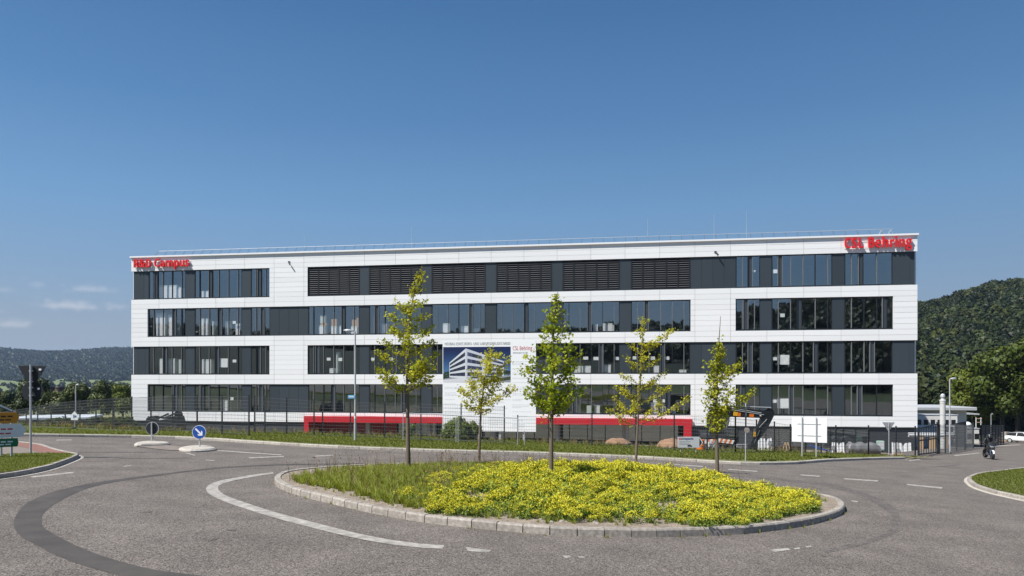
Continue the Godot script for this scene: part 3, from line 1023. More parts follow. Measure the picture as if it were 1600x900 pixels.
	var go := smooth_line(PackedVector2Array([Vector2(15.972, -21.962), Vector2(16.118, -23.176), Vector2(16.435, -24.397), Vector2(16.998, -25.826), Vector2(17.814, -27.406), Vector2(18.693, -28.823), Vector2(19.613, -30.048), Vector2(20.542, -31.125)]), 4)
	struct("gutter", ribbon(gi, go, 0.008), M.kerb_pale, "pale gutter strip round the right grass island")
	# paved edge and yard behind the gate
	struct("pavement", sheet(PackedVector2Array([Vector2(24.05, -43.016), Vector2(26.696, -45.883), Vector2(37.175, -59.264), Vector2(50.938, -76.546), Vector2(70.436, -101.68), Vector2(97.674, -136.868), Vector2(129.823, -177.619), Vector2(153.333, -210.833), Vector2(112.995, -160.38), Vector2(75.035, -110.345), Vector2(55.348, -84.559), Vector2(40.692, -66.807), Vector2(33.731, -57.974), Vector2(28.604, -51.751)]), 0.03), M.yard_gravel, "sandy pavement in front of the gate and dark fence")


func mound(f: float) -> float:
	return 0.12 + 0.3 * smoothstep(0.0, 0.8, f)


func side_of(line: PackedVector2Array, inside: Vector2) -> float:
	# +1 when 'inside' lies to the right (as kerb() counts it) of the line near its closest point
	var best := 0
	for i in line.size() - 1:
		if line[i].distance_to(inside) < line[best].distance_to(inside):
			best = i
	var d := (line[mini(best + 1, line.size() - 1)] - line[maxi(best - 1, 0)]).normalized()
	return 1.0 if Vector2(-d.y, d.x).dot(inside - line[best]) > 0.0 else -1.0


# ---------------------------------------------------------------- the office building
const U_LONG := 80.0
const ROW_TOP := [12.08, 7.97, 3.86, -0.23]
const ROW_LOW := [9.0, 4.91, 0.80, -3.2]
const FLOOR_WORD := ["top", "second highest", "third highest", "lowest"]


func office_building() -> void:
	# local x runs along the front, y is height above the camera plus 7, z points out of the front
	var b := thing("office_building", "long four storey office building with white cladding and dark window bands", "building", Vector3(-41.65, -4.7, -77), deg_to_rad(-8.63))
	var y0 := 7.0
	# --- hull: floors, walls, roof
	var hull := Geo.new()
	for v in [9.0 - 0.35, 4.91 - 0.35, 0.80 - 0.35, -3.2 - 0.35]:
		hull.box(Vector3(40, v + y0, -12.3), Vector3(79.6, 0.3, 23.6))
	obj("floor_slab", hull, M.inner_floor, b)
	var roof := Geo.new()
	roof.box(Vector3(40, 13.0 + y0, -12.3), Vector3(79.7, 0.3, 23.8))
	obj("roof", roof, M.concrete, b)
	var walls := Geo.new()
	walls.box(Vector3(0.15, 4.5 + y0, -12.3), Vector3(0.25, 17.6, 24.0))
	walls.box(Vector3(79.85, 4.5 + y0, -12.3), Vector3(0.25, 17.6, 24.0))
	walls.box(Vector3(40, 3.5 + y0, -24.3), Vector3(79.9, 20.4, 0.25))
	obj("outer_wall", walls, M.cladding_0, b)
	var inner := Geo.new()
	inner.box(Vector3(40, 4.3 + y0, -7.6), Vector3(79.2, 17.0, 0.15))
	for k in range(1, 12):
		if k % 2 == 1:
			inner.box(Vector3(k * 6.6667, 4.3 + y0, -4.2), Vector3(0.12, 17.0, 6.5))
	obj("inner_wall", inner, M.inner_wall, b)
	var cols := Geo.new()
	for k in range(1, 12):
		cols.box(Vector3(k * 6.6667 + 0.0, 3.0 + y0, -1.1), Vector3(0.45, 19.6, 0.45))
	obj("column", cols, M.concrete, b).set_meta("kind", "stuff")
	var ceil := Geo.new()
	for v in [12.3, 8.2, 4.1, 0.0]:
		ceil.box(Vector3(40, v + y0, -4.0), Vector3(79.2, 0.06, 7.0))
	obj("ceiling", ceil, M.ceiling, b)
	# --- the wall behind the cladding, with the openings left out
	var back := Geo.new()
	for seg in [[13.55, 12.08], [9.0, 7.97], [4.91, 3.86], [0.80, -0.23]]:
		back.box(Vector3(40, (seg[0] + seg[1]) * 0.5 + y0, -0.19), Vector3(79.7, seg[0] - seg[1], 0.3))
	back.box(Vector3(40, -3.4 + y0, -0.19), Vector3(79.7, 0.36, 0.3))
	back.box(Vector3(10.2, -3.9 + y0, -0.19), Vector3(20.2, 0.64, 0.3))
	back.box(Vector3(69.7, -3.9 + y0, -0.19), Vector3(20.2, 0.64, 0.3))
	for r in 4:
		for seg in solid_runs(r):
			back.box(Vector3((seg[0] + seg[1]) * 0.5, (ROW_TOP[r] + ROW_LOW[r]) * 0.5 + y0, -0.19), Vector3(seg[1] - seg[0], ROW_TOP[r] - ROW_LOW[r], 0.3))
	obj("backing_wall", back, M.cladding_gap, b)
	var dark := Geo.new()
	for r in 4:
		for seg in ([[0.2, 2.0], [59.5, 63.85], [77.85, 79.8]] if r % 2 == 0 else [[16.1, 20.45]]):
			dark.box(Vector3((seg[0] + seg[1]) * 0.5, (ROW_TOP[r] + ROW_LOW[r]) * 0.5 + y0, -0.3), Vector3(seg[1] - seg[0], ROW_TOP[r] - ROW_LOW[r], 0.2))
	stuff(obj("dark_backing", dark, M.frame_dark, b))
	# --- white panels
	cladding(b, y0)
	# --- windows, louvres and dark panels
	for r in 4:
		window_row(b, r, y0)
	# --- plinth and entrance frame
	for cu0 in [10.3, 69.7]:
		var pl := Geo.new()
		pl.box(Vector3(cu0, -5.6 + y0, -0.35), Vector3(20.25, 2.76, 0.3))
		obj("plinth", pl, M.plinth, b)
	entrance(b, y0)
	basement_windows(b, y0)
	# --- parapet cap and roof edge
	var cap := Geo.new()
	cap.cbox(Vector3(40, 13.63 + y0, -0.1), Vector3(80.14, 0.17, 0.55), 0.012)
	obj("parapet_cap", cap, M.parapet_metal, b)
	roof_rail(b, y0)
	# cameras on the front
	for cu in [[18.37, 12.6], [61.925, 12.45]]:
		var g := Geo.new()
		g.rod(Vector3(cu[0], cu[1] + y0, 0.03), Vector3(cu[0] + 0.04, cu[1] + y0 - 0.05, 0.22), 0.03)
		g.box(Vector3(cu[0] - 0.02, cu[1] + y0 + 0.06, 0.03), Vector3(0.2, 0.18, 0.06))
		g.tube([Vector3(cu[0] + 0.02, cu[1] + y0 - 0.02, 0.22), Vector3(cu[0] + 0.24, cu[1] + y0 - 0.3, 0.3)], [0.07, 0.07], 8)
		obj("surveillance_camera", g, M.machine_grey, b)
	# --- lettering on the parapet
	sign_letters(b, y0)
	# --- what stands and sticks inside the windows
	inside_things(b, y0)


func solid_runs(r: int) -> Array:
	if r % 2 == 0:
		return [[16.15, 20.4]]
	return [[0.0, 2.0], [59.6, 63.8], [77.9, 80.0]]


func cladding(b: Node3D, y0: float) -> void:
	var pieces := []   # [u0, u1, v0, v1]
	var rows := []
	var top := 13.55
	for k in 3:
		rows.append([top - 0.49 * (k + 1), top - 0.49 * k, 0.0, 80.0])
	for r in 3:
		var h: float = (ROW_LOW[r] - ROW_TOP[r + 1]) * 0.5
		for k in 2:
			rows.append([ROW_LOW[r] - h * (k + 1), ROW_LOW[r] - h * k, 0.0, 80.0])
	rows.append([-3.56, -3.2, 0.0, 80.0])
	rows.append([-4.21, -3.56, 0.0, 20.4])
	rows.append([-4.21, -3.56, 59.6, 80.0])
	for r in 4:
		var runs := [[16.13, 20.42]] if r % 2 == 0 else [[0.0, 1.98], [59.58, 63.8], [77.88, 80.0]]
		for run in runs:
			var h2: float = (ROW_TOP[r] - ROW_LOW[r]) / 6.0
			for k in 6:
				rows.append([ROW_TOP[r] - h2 * (k + 1), ROW_TOP[r] - h2 * k, run[0], run[1]])
	for row in rows:
		var u: float = row[2]
		while u < row[3] - 0.02:
			var nxt := minf(row[3], (floorf(u / 3.3333 + 0.001) + 1.0) * 3.3333)
			pieces.append([u, nxt, row[0], row[1]])
			u = nxt
	pieces.sort_custom(func(p, q): return (p[1] - p[0]) * (p[3] - p[2]) > (q[1] - q[0]) * (q[3] - q[2]))
	var shared := {}
	var rest := Geo.new()
	for i in pieces.size():
		var p = pieces[i]
		var w: float = p[1] - p[0] - 0.024
		var h: float = p[3] - p[2] - 0.02
		var at := Vector3((p[0] + p[1]) * 0.5, (p[2] + p[3]) * 0.5 + y0, -0.01)
		if i >= 300:
			rest.box(at, Vector3(w, h, 0.03))
			continue
		var tone := rng.randi() % 3
		var key := "%.2f/%.2f/%d" % [w, h, tone]
		if not shared.has(key):
			var g := Geo.new()
			g.cbox(Vector3.ZERO, Vector3(w, h, 0.03), 0.004)
			shared[key] = g.mesh(M["cladding_%d" % tone])
		var o := put_mesh("cladding_panel", shared[key], b)
		o.position = at + Vector3(0, 0, rng.randf_range(-0.001, 0.001))
	if rest.v.size():
		stuff(obj("small_cladding_panels", rest, M.cladding_0, b))


func bays(r: int) -> Array:
	# every opening between two piers, and where its narrow opaque vent panel starts
	var v := [
		[2.7, 9.13, 14.75, 0, 0, 0, 0, 0, 0, 64.95, 67.69, 74.9],
		[4.85, 10.2, 15.1, 24.1, 27.75, 37.7, 43.35, 49.65, 55.2, 64.55, 69.45, 77.0],
		[3.8, 9.9, 14.7, 21.25, 29.7, 36.9, 42.1, 50.8, 56.75, 64.95, 70.9, 75.9],
		[5.0, 8.2, 14.9, 23.0, 30.6, 35.1, 42.9, 48.2, 57.3, 64.3, 68.7, 74.8],
	][r] as Array
	var spans := [[2.0, 6.4], [7.45, 12.93], [13.96, 16.13], [20.42, 26.07], [27.11, 32.71], [33.79, 39.38], [40.5, 46.12], [47.21, 52.8], [53.91, 59.56], [63.82, 66.06], [67.11, 72.58], [73.66, 77.88]]
	var out := []
	for k in 12:
		out.append([spans[k][0], spans[k][1], v[k]])
	return out


func window_row(b: Node3D, r: int, y0: float) -> void:
	var top: float = ROW_TOP[r]
	var low: float = ROW_LOW[r]
	var mid := (top + low) * 0.5 + y0
	var high := top - low
	var z := -0.17
	# bright metal sill and dark soffit
	var sill := Geo.new()
	for run in ([[0.2, 16.13], [20.42, 79.8]] if r % 2 == 0 else [[2.0, 59.56], [63.82, 77.88]]):
		if r == 0 or r == 2 or run[0] < 60.0 or true:
			sill.box(Vector3((run[0] + run[1]) * 0.5, low + y0 + 0.03, -0.1), Vector3(run[1] - run[0], 0.06, 0.2))
	obj("window_sill", sill, M["anthracite_2"], b)
	var piers := [[6.4, 7.45], [12.93, 13.96], [26.07, 27.11], [32.71, 33.79], [39.38, 40.5], [46.12, 47.21], [52.8, 53.91], [66.06, 67.11], [72.58, 73.66]]
	var four := []
	if r == 0:
		piers += [[0.2, 1.45], [1.45, 2.0], [77.88, 79.4], [79.4, 79.8]]
		four = [59.56]
	elif r == 1:
		four = [16.13]
	elif r == 2:
		piers += [[0.2, 0.75], [0.75, 1.6], [1.6, 2.0], [77.88, 79.3], [79.3, 79.8]]
		four = [59.56]
	else:
		four = [16.13]
	for f in four:
		var w: float = (20.42 - 16.13) / 4.0 if f < 20.0 else (63.82 - 59.56) / 4.0
		for k in 4:
			piers.append([f + w * k, f + w * (k + 1)])
	for p in piers:
		var g := Geo.new()
		g.cbox(Vector3((p[0] + p[1]) * 0.5, mid + 0.03, z + 0.03), Vector3(p[1] - p[0] - 0.014, high - 0.08, 0.04), 0.004)
		obj("dark_panel", g, M["anthracite_%d" % (rng.randi() % 3)], b)
	var bay := -1
	for w in bays(r):
		bay += 1
		if r == 0 and bay >= 3 and bay <= 8:
			louvre(b, w[0], w[1], low + y0 + 0.06, top + y0, z)
			continue
		one_window(b, w[0], w[1], w[2], low + y0 + 0.06, top + y0, z, r)


func louvre(b: Node3D, u0: float, u1: float, v0: float, v1: float, z: float) -> void:
	var g := Geo.new()
	var count := 5
	var w := (u1 - u0) / count
	for k in count + 1:
		g.box(Vector3(clampf(u0 + w * k, u0 + 0.04, u1 - 0.04), (v0 + v1) * 0.5, z), Vector3(0.13, v1 - v0, 0.14))
	g.box(Vector3((u0 + u1) * 0.5, v1 - 0.05, z), Vector3(u1 - u0, 0.1, 0.1))
	g.box(Vector3((u0 + u1) * 0.5, v0 + 0.05, z), Vector3(u1 - u0, 0.1, 0.1))
	g.box(Vector3((u0 + u1) * 0.5, (v0 + v1) * 0.5, z - 0.25), Vector3(u1 - u0, v1 - v0, 0.03))
	var o := obj("louvre", g, M.frame_dark, b)
	var tilt := Basis(Vector3.RIGHT, deg_to_rad(38.0))
	for k in count:
		var s := Geo.new()
		var m := 13
		for i in m:
			s.box(Vector3(u0 + w * (k + 0.5), v0 + 0.13 + (v1 - v0 - 0.26) * (i + 0.5) / m, z + 0.01), Vector3(w - 0.15, 0.012, 0.17), tilt)
		stuff(obj("louvre_blades", s, M.louvre_grey, o))


func one_window(b: Node3D, u0: float, u1: float, vent: float, v0: float, v1: float, z: float, r: int) -> void:
	# division lines: a narrow pane at each end, wide ones between, the vent panel where it stands
	var lines := [u0, u1]
	var step := 1.11
	var u := u0 + 0.62
	while u < u1 - 0.35:
		lines.append(u)
		u += step
	lines.append(vent)
	lines.append(vent + 0.4)
	lines.sort()
	var cells := []
	var left: float = lines[0]
	for k in range(1, lines.size()):
		var x: float = lines[k]
		if x - left < 0.3 and k < lines.size() - 1 and not is_equal_approx(x, vent) and not is_equal_approx(x, vent + 0.4):
			continue
		if x <= left:
			continue
		cells.append([left, x])
		left = x
	var f := Geo.new()
	var mid := (v0 + v1) * 0.5
	var high := v1 - v0
	f.box(Vector3((u0 + u1) * 0.5, v1 - 0.04, z), Vector3(u1 - u0, 0.08, 0.09))
	f.box(Vector3((u0 + u1) * 0.5, v0 + 0.035, z), Vector3(u1 - u0, 0.07, 0.09))
	f.box(Vector3(u0 + 0.045, mid, z), Vector3(0.09, high, 0.09))
	f.box(Vector3(u1 - 0.03, mid, z), Vector3(0.06, high, 0.09))
	var win := obj("window", f, M.frame_dark, b)
	for k in range(1, cells.size()):
		var post := Geo.new()
		post.box(Vector3(cells[k][0], mid, z + 0.03), Vector3(0.055, high - 0.15, 0.16))
		obj("mullion", post, M.frame_dark if rng.randf() < 0.25 else M.mullion_grey, win)
	for c in cells:
		var w: float = c[1] - c[0] - 0.06
		var cx: float = (c[0] + c[1]) * 0.5
		if absf(c[0] - vent) < 0.06 and w < 0.42:
			var g := Geo.new()
			g.box(Vector3(cx, mid, z + 0.005), Vector3(w, high - 0.15, 0.04))
			obj("vent_panel", g, M["anthracite_2"], win)
			continue
		var p := Geo.new()
		var tip := rng.randf_range(-0.0012, 0.0012) * high
		var yaw := rng.randf_range(-0.0012, 0.0012) * w
		var a := Vector3(cx - w * 0.5, v1 - 0.08, z - tip - yaw)
		var d := Vector3(cx + w * 0.5, v1 - 0.08, z - tip + yaw)
		var e := Vector3(cx + w * 0.5, v0 + 0.07, z + tip + yaw)
		var h := Vector3(cx - w * 0.5, v0 + 0.07, z + tip - yaw)
		p.quad(a, d, e, h, Vector3.BACK)
		obj("pane", p, M.glass, win)


func entrance(b: Node3D, y0: float) -> void:
	# the red portal: a long fascia on two legs, a deep recess behind it
	for k in 12:
		var g := Geo.new()
		g.cbox(Vector3(20.2 + (k + 0.5) * 3.2917, -3.87 + y0, 0.1), Vector3(3.28, 0.62, 0.75), 0.008)
		obj("portal_fascia", g, M.red_panel, b)
	var l1 := Geo.new()
	l1.box(Vector3(20.5, -5.2 + y0, -1.2), Vector3(0.5, 2.02, 3.4))
	obj("portal_leg", l1, M.red_panel, b)
	var l2 := Geo.new()
	l2.cbox(Vector3(59.28, -5.2 + y0, 0.1), Vector3(0.72, 2.02, 0.75), 0.01)
	obj("portal_leg", l2, M.red_panel, b)
	var red := Geo.new()
	red.box(Vector3(25.0, -5.2 + y0, -2.85), Vector3(8.4, 2.02, 0.1))
	obj("red_back_wall", red, M.red_panel, b)
	var soffit := Geo.new()
	soffit.box(Vector3(39.95, -4.14 + y0, -1.55), Vector3(38.8, 0.06, 2.5))
	obj("portal_soffit", soffit, M.plinth, b)
	# glazed front of the lowest floor, far back
	var fr := Geo.new()
	for k in 17:
		fr.box(Vector3(29.4 + k * 1.83, -5.2 + y0, -2.8), Vector3(0.08, 2.0, 0.12))
	fr.box(Vector3(44.2, -4.3 + y0, -2.8), Vector3(29.8, 0.1, 0.11))
	var o := obj("entrance_glazing", fr, M.frame_dark, b)
	for k in 16:
		var p := Geo.new()
		var x := 29.4 + (k + 0.5) * 1.83
		p.quad(Vector3(x - 0.87, -4.35 + y0, -2.8), Vector3(x + 0.87, -4.35 + y0, -2.8), Vector3(x + 0.87, -6.2 + y0, -2.8), Vector3(x - 0.87, -6.2 + y0, -2.8), Vector3.BACK)
		obj("pane", p, M.glass, o)
	for x in [46.633, 53.542, 33.389, 38.195]:
		var cg := Geo.new()
		cg.tube([Vector3(x, -6.6 + y0, -0.5), Vector3(x, -4.15 + y0, -0.5)], [0.16, 0.16], 14)
		obj("portal_column", cg, M.concrete, b)
	var fl := Geo.new()
	fl.box(Vector3(40, -6.6 + y0, -4.0), Vector3(39.0, 0.3, 7.0))
	obj("entrance_floor", fl, M.inner_floor, b)


func basement_windows(b: Node3D, y0: float) -> void:
	# lowest, dark glazing in the plinth on the right
	for s in [[65.4, 70.2], [71.3, 75.8]]:
		var f := Geo.new()
		var n := 4
		var w: float = (s[1] - s[0]) / n
		for k in n + 1:
			f.box(Vector3(s[0] + w * k, -5.35 + y0, -0.18), Vector3(0.07, 2.0, 0.08))
		f.box(Vector3((s[0] + s[1]) * 0.5, -4.38 + y0, -0.18), Vector3(s[1] - s[0], 0.08, 0.07))
		var o := obj("basement_window", f, M.frame_dark, b)
		for k in n:
			var p := Geo.new()
			var x: float = s[0] + w * (k + 0.5)
			p.quad(Vector3(x - w * 0.46, -4.43 + y0, -0.175), Vector3(x + w * 0.46, -4.43 + y0, -0.175), Vector3(x + w * 0.46, -6.4 + y0, -0.175), Vector3(x - w * 0.46, -6.4 + y0, -0.175), Vector3.BACK)
			obj("pane", p, M.glass, o)
	var lv := Geo.new()
	for k in 11:
		lv.box(Vector3(68.043, -4.5 + y0 - k * 0.18, -0.16), Vector3(4.2, 0.03, 0.14), Basis(Vector3.RIGHT, 0.6))
	stuff(obj("basement_louvre_blades", lv, M.louvre_grey, b))


func roof_rail(b: Node3D, y0: float) -> void:
	var base := 13.72 + y0
	var u := 2.4
	var pm := Geo.new()
	pm.rod(Vector3(0, 0, -0.45), Vector3(0, 0.78, -1.25), 0.02, 5)
	var shared := pm.mesh(M.steel_dark)
	while u < 78.3:
		var o := put_mesh("rail_post", shared, b)
		o.position = Vector3(u, base - 0.05, 0)
		u += 1.085
	for h in [0.74, 0.02]:
		var g := Geo.new()
		g.rod(Vector3(2.4, base + h, -1.22 if h > 0.5 else -0.45), Vector3(78.3, base + h, -1.22 if h > 0.5 else -0.45), 0.024, 5)
		obj("roof_rail", g, M.galvanised, b)
	for px in [[19.301, 1.9], [31.222, 2.6], [55.574, 2.6], [61.984, 2.8], [65.064, 3.0]]:
		var g := Geo.new()
		g.tube([Vector3(px[0], base - 0.1, -1.6), Vector3(px[0], base + px[1], -1.6)], [0.016, 0.009], 5)
		obj("lightning_rod", g, M.galvanised, b)
	for q in [77.2, 78.0]:
		var g := Geo.new()
		g.rod(Vector3(q - 0.35, base, -0.9), Vector3(q, base + 0.6, -0.9), 0.02, 5)
		g.rod(Vector3(q + 0.35, base, -0.9), Vector3(q, base + 0.6, -0.9), 0.02, 5)
		obj("ladder_hoop", g, M.galvanised, b)


func sign_letters(b: Node3D, y0: float) -> void:
	for s in [
		["R&D Campus", 0.385, 12.486, 7.037, 0.86, "red raised R&D Campus letters at the left end of the white parapet"],
		["CSL Behring", 73.517, 12.497, 79.465, 0.93, "red raised CSL Behring letters at the right end of the white parapet"],
	]:
		var t := thing("parapet_sign", s[5], "sign", b.transform * Vector3(s[1], s[2] + y0, 0.2), b.rotation.y)
		write(s[0], s[4], s[3] - s[1], 0.16, M.letter_red, t, Vector3.ZERO, "letter", true, true)
		var rail := Geo.new()
		var w: float = s[3] - s[1]
		for h in [0.12, s[4] * 0.8]:
			rail.box(Vector3(w * 0.5, h, -0.1), Vector3(w, 0.018, 0.02))
		for k in 5:
			rail.box(Vector3(w * (0.06 + 0.22 * k), s[4] * 0.46, -0.15), Vector3(0.03, 0.03, 0.12))
		obj("mounting_rail", rail, M.cladding_0, t)


func inside_things(b: Node3D, y0: float) -> void:
	# papers taped to the panes: [u, v, width, height, storey]
	var papers := [
		[11.757, 12.516, 0.5, 0.75, "tall paper sheet in top floor window left of the dark pier"],
		[12.639, 12.529, 0.35, 0.32, "small paper sheet beside the tall one in the left top floor windows"],
		[12.015, 6.392, 0.36, 0.3, "paper sheet in the second highest window row near the left end"],
		[10.798, 2.056, 0.92, 0.95, "large white sheet in the third highest window row at the left"],
		[12.037, 2.256, 0.42, 0.3, "small sheet right of the large one in the third highest row"],
		[11.721, -1.778, 0.42, 0.32, "small sheet in the lowest window row at the left"],
		[22.657, 2.409, 0.42, 0.3, "paper sheet left of the lamp head in the third highest row"],
		[23.936, 2.369, 0.42, 0.34, "paper sheet just left of the lamp post in the third highest row"],
		[27.52, 2.385, 0.42, 0.3, "paper sheet behind the left fringe of the leftmost roundabout tree"],
		[29.515, 2.375, 0.42, 0.3, "paper sheet behind the crown of the leftmost roundabout tree"],
		[49.484, 2.372, 0.5, 0.3, "paper sheet right of the greenest tree, left of a pair"],
		[50.489, 2.335, 0.5, 0.32, "paper sheet right of the greenest tree, right of a pair"],
		[52.549, 2.325, 0.42, 0.32, "paper sheet beside the dark pier in third highest row"],
		[54.221, 2.379, 0.42, 0.32, "paper sheet behind the top of the sparse fourth tree"],
		[55.973, 2.339, 0.5, 0.32, "paper sheet right of the sparse tree's top"],
		[57.377, 2.331, 0.44, 0.32, "paper sheet at the right end of the middle third row windows"],
		[65.475, 10.626, 0.35, 0.2, "small paper in the top floor window right of the dark panels"],
		[67.445, 10.549, 0.42, 0.36, "bright paper in the top floor windows right of centre"],
		[68.101, 6.35, 0.45, 0.34, "single paper in second highest row of the right window block"],
		[67.404, 2.219, 0.45, 0.3, "small paper left of the big sheet, third highest row, right block"],
		[68.217, 2.124, 1.05, 0.92, "big white sheet in the third highest row, right window block"],
		[67.375, -1.824, 0.45, 0.3, "small paper left of the big sheet, lowest row, right block"],
		[68.188, -2.033, 1.02, 0.92, "big white sheet in the lowest row of the right window block"],
		[56.248, -1.839, 0.4, 0.3, "left one of two papers in lowest row right of sparse tree"],
		[56.981, -1.836, 0.4, 0.3, "right one of two papers in lowest row right of sparse tree"],
	]
	for p in papers:
		var t := thing("paper_sheet", p[4], "paper", b.transform * Vector3(p[0], p[1] + y0, -0.2), b.rotation.y + 0.0, "papers taped inside the windows")
		var g := Geo.new()
		g.box(Vector3.ZERO, Vector3(p[2], p[3], 0.006), Basis(Vector3.BACK, rng.randf_range(-0.03, 0.03)))
		obj("sheet", g, M.paper, t)
	# furniture just inside: [u, v of its foot, width, height, depth, material, label]
	var furn := [
		[3.524, 9.06, 1.1, 1.5, "cabinet", "white lab cabinet in the leftmost top floor window"],
		[4.662, 9.06, 1.2, 1.5, "cabinet", "second white lab cabinet in the leftmost top floor window"],
		[5.419, 9.06, 0.5, 1.25, "cabinet", "narrow white cabinet at the leftmost top floor window"],
		[8.571, 9.06, 1.0, 0.8, "cabinet", "low white cabinet in the second top floor window"],
		[3.219, 4.97, 1.1, 2.6, "cabinet", "tall white cabinet in the leftmost window, second highest row"],
		[4.435, 4.97, 0.7, 2.4, "cabinet", "tall narrow cabinet in the leftmost window, second highest row"],
		[5.343, 4.97, 0.35, 1.4, "cabinet", "slim white cabinet in leftmost window, second highest row"],
		[8.421, 4.97, 0.75, 1.9, "cabinet", "white cabinet in the second window, second highest row"],
		[9.464, 4.97, 0.3, 1.6, "cabinet", "slim white unit in the second window, second highest row"],
		[11.02, 4.97, 0.5, 1.6, "cabinet", "white unit left of a paper, second highest row"],
		[12.272, 4.97, 0.5, 1.3, "cabinet", "white unit under a paper, second highest row"],
		[21.789, 4.97, 0.75, 1.0, "cabinet", "white unit with a box on it, left of the lamp"],
		[23.129, 4.97, 0.6, 0.9, "cabinet", "white unit with brown box, left of the lamp"],
		[23.901, 4.97, 0.5, 0.95, "cabinet", "white unit just left of the lamp head"],
		[25.369, 4.97, 0.7, 0.85, "cabinet", "white unit behind the lamp head"],
		[28.623, 4.97, 0.5, 1.1, "cabinet", "white unit behind the top of the leftmost tree"],
		[35.203, 4.97, 0.75, 1.05, "cabinet", "white bench frame above the advertising board, left"],
		[37.202, 4.97, 0.7, 0.75, "cabinet", "white bench above the board's left part"],
		[38.327, 4.97, 0.6, 0.5, "cabinet", "low white bench above the board's middle"],
		[50.427, 4.97, 0.5, 0.75, "cabinet", "pale unit behind right side of the greenest tree"],
		[51.615, 4.97, 1.0, 0.85, "cabinet", "pale lab bench right of the greenest tree"],
		[52.052, 4.97, 0.4, 0.65, "cabinet", "small pale unit next to the lab bench"],
		[3.372, 0.86, 0.7, 1.7, "cabinet", "white unit in leftmost window, third highest row"],
		[4.511, 0.86, 0.8, 1.7, "cabinet", "wide white unit in leftmost window, third highest row"],
		[5.494, 0.86, 0.3, 1.6, "cabinet", "narrow bright unit in leftmost window, third highest row"],
		[8.645, 0.86, 1.1, 1.6, "cabinet", "wide cabinet in second window, third highest row"],
		[9.761, 0.86, 0.22, 1.6, "cabinet", "slim bright post in second window, third highest row"],
		[23.55, 0.86, 0.35, 2.3, "cabinet", "tall pale column unit left of the lamp post"],
		[22.918, 0.86, 0.6, 0.6, "cabinet", "pale low bench left of the lamp post"],
		[48.537, 0.86, 1.0, 0.75, "cabinet", "pale bench behind the greenest tree's right side"],
		[49.547, 0.86, 0.9, 0.75, "cabinet", "pale bench under a paper pair"],
		[51.615, 0.86, 0.7, 0.85, "cabinet", "white box unit right of the greenest tree, third row"],
		[56.37, 0.86, 0.55, 0.75, "cabinet", "pale frame unit right of the sparse tree"],
		[58.923, 0.86, 0.7, 0.35, "cabinet", "low white unit at the right of the middle windows"],
		[10.724, -3.14, 0.8, 1.2, "cabinet", "white bin unit behind the fence in the lowest row"],
		[48.664, -3.14, 0.45, 0.8, "cabinet", "leftmost of three white units in the lowest row"],
		[49.799, -3.14, 0.45, 0.8, "cabinet", "middle one of three white units in the lowest row"],
		[50.615, -3.14, 0.55, 0.8, "cabinet", "rightmost of three white units in the lowest row"],
		[56.248, -3.14, 0.65, 1.1, "cabinet", "tall white unit under two papers in the lowest row"],
		[57.589, -3.14, 1.3, 0.75, "cabinet", "white units at the right end of lowest middle windows"],
	]
	for f in furn:
		var t := thing("lab_cabinet", f[5], "cabinet", b.transform * Vector3(f[0], f[1] - 0.26 + y0, -0.75), b.rotation.y, "white units standing inside the windows")
		var g := Geo.new()
		g.cbox(Vector3(0, (f[3] + 0.26) * 0.5, 0), Vector3(f[2], f[3] + 0.26, 0.6), 0.01)
		obj("body", g, M.cabinet, t)
		if f[2] > 0.45:
			var d := Geo.new()
			d.box(Vector3(0, (f[3] + 0.26) * 0.5, 0.307), Vector3(f[2] * 0.9, f[3] * 0.9, 0.012))
			obj("door", d, M.cladding_1, t)
	for c in [[21.859, 6.23, 0.6, 0.85, "cabinet", "tall white box standing on a unit left of the lamp"], [21.93, 5.97, 0.75, 0.25, "carton", "flat brown carton left of the lamp head"], [23.129, 5.87, 0.6, 0.75, "carton", "brown carton on a white unit left of the lamp"], [25.369, 5.82, 0.55, 0.7, "carton", "brown carton right above the lamp head"], [25.857, 4.97, 0.5, 1.75, "carton", "tall pale brown carton right of the lamp head"], [27.589, 4.97, 0.4, 1.95, "carton", "tall brown carton in window left of the leftmost tree"]]:
		var t := thing("carton", c[5], "box", b.transform * Vector3(c[0], c[1] + y0 - (0.26 if c[1] < 5.0 else 0.0), -0.72), b.rotation.y, "cartons inside the windows")
		var g := Geo.new()
		var hh: float = c[3] + (0.26 if c[1] < 5.0 else 0.0)
		g.cbox(Vector3(0, hh * 0.5, 0), Vector3(c[2], hh, 0.45), 0.008)
		obj("box", g, M[c[4]], t)
		var tp := Geo.new()
		tp.box(Vector3(0, hh * 0.5, 0.227), Vector3(0.06, hh, 0.004))
		obj("tape", tp, M.wood, t)


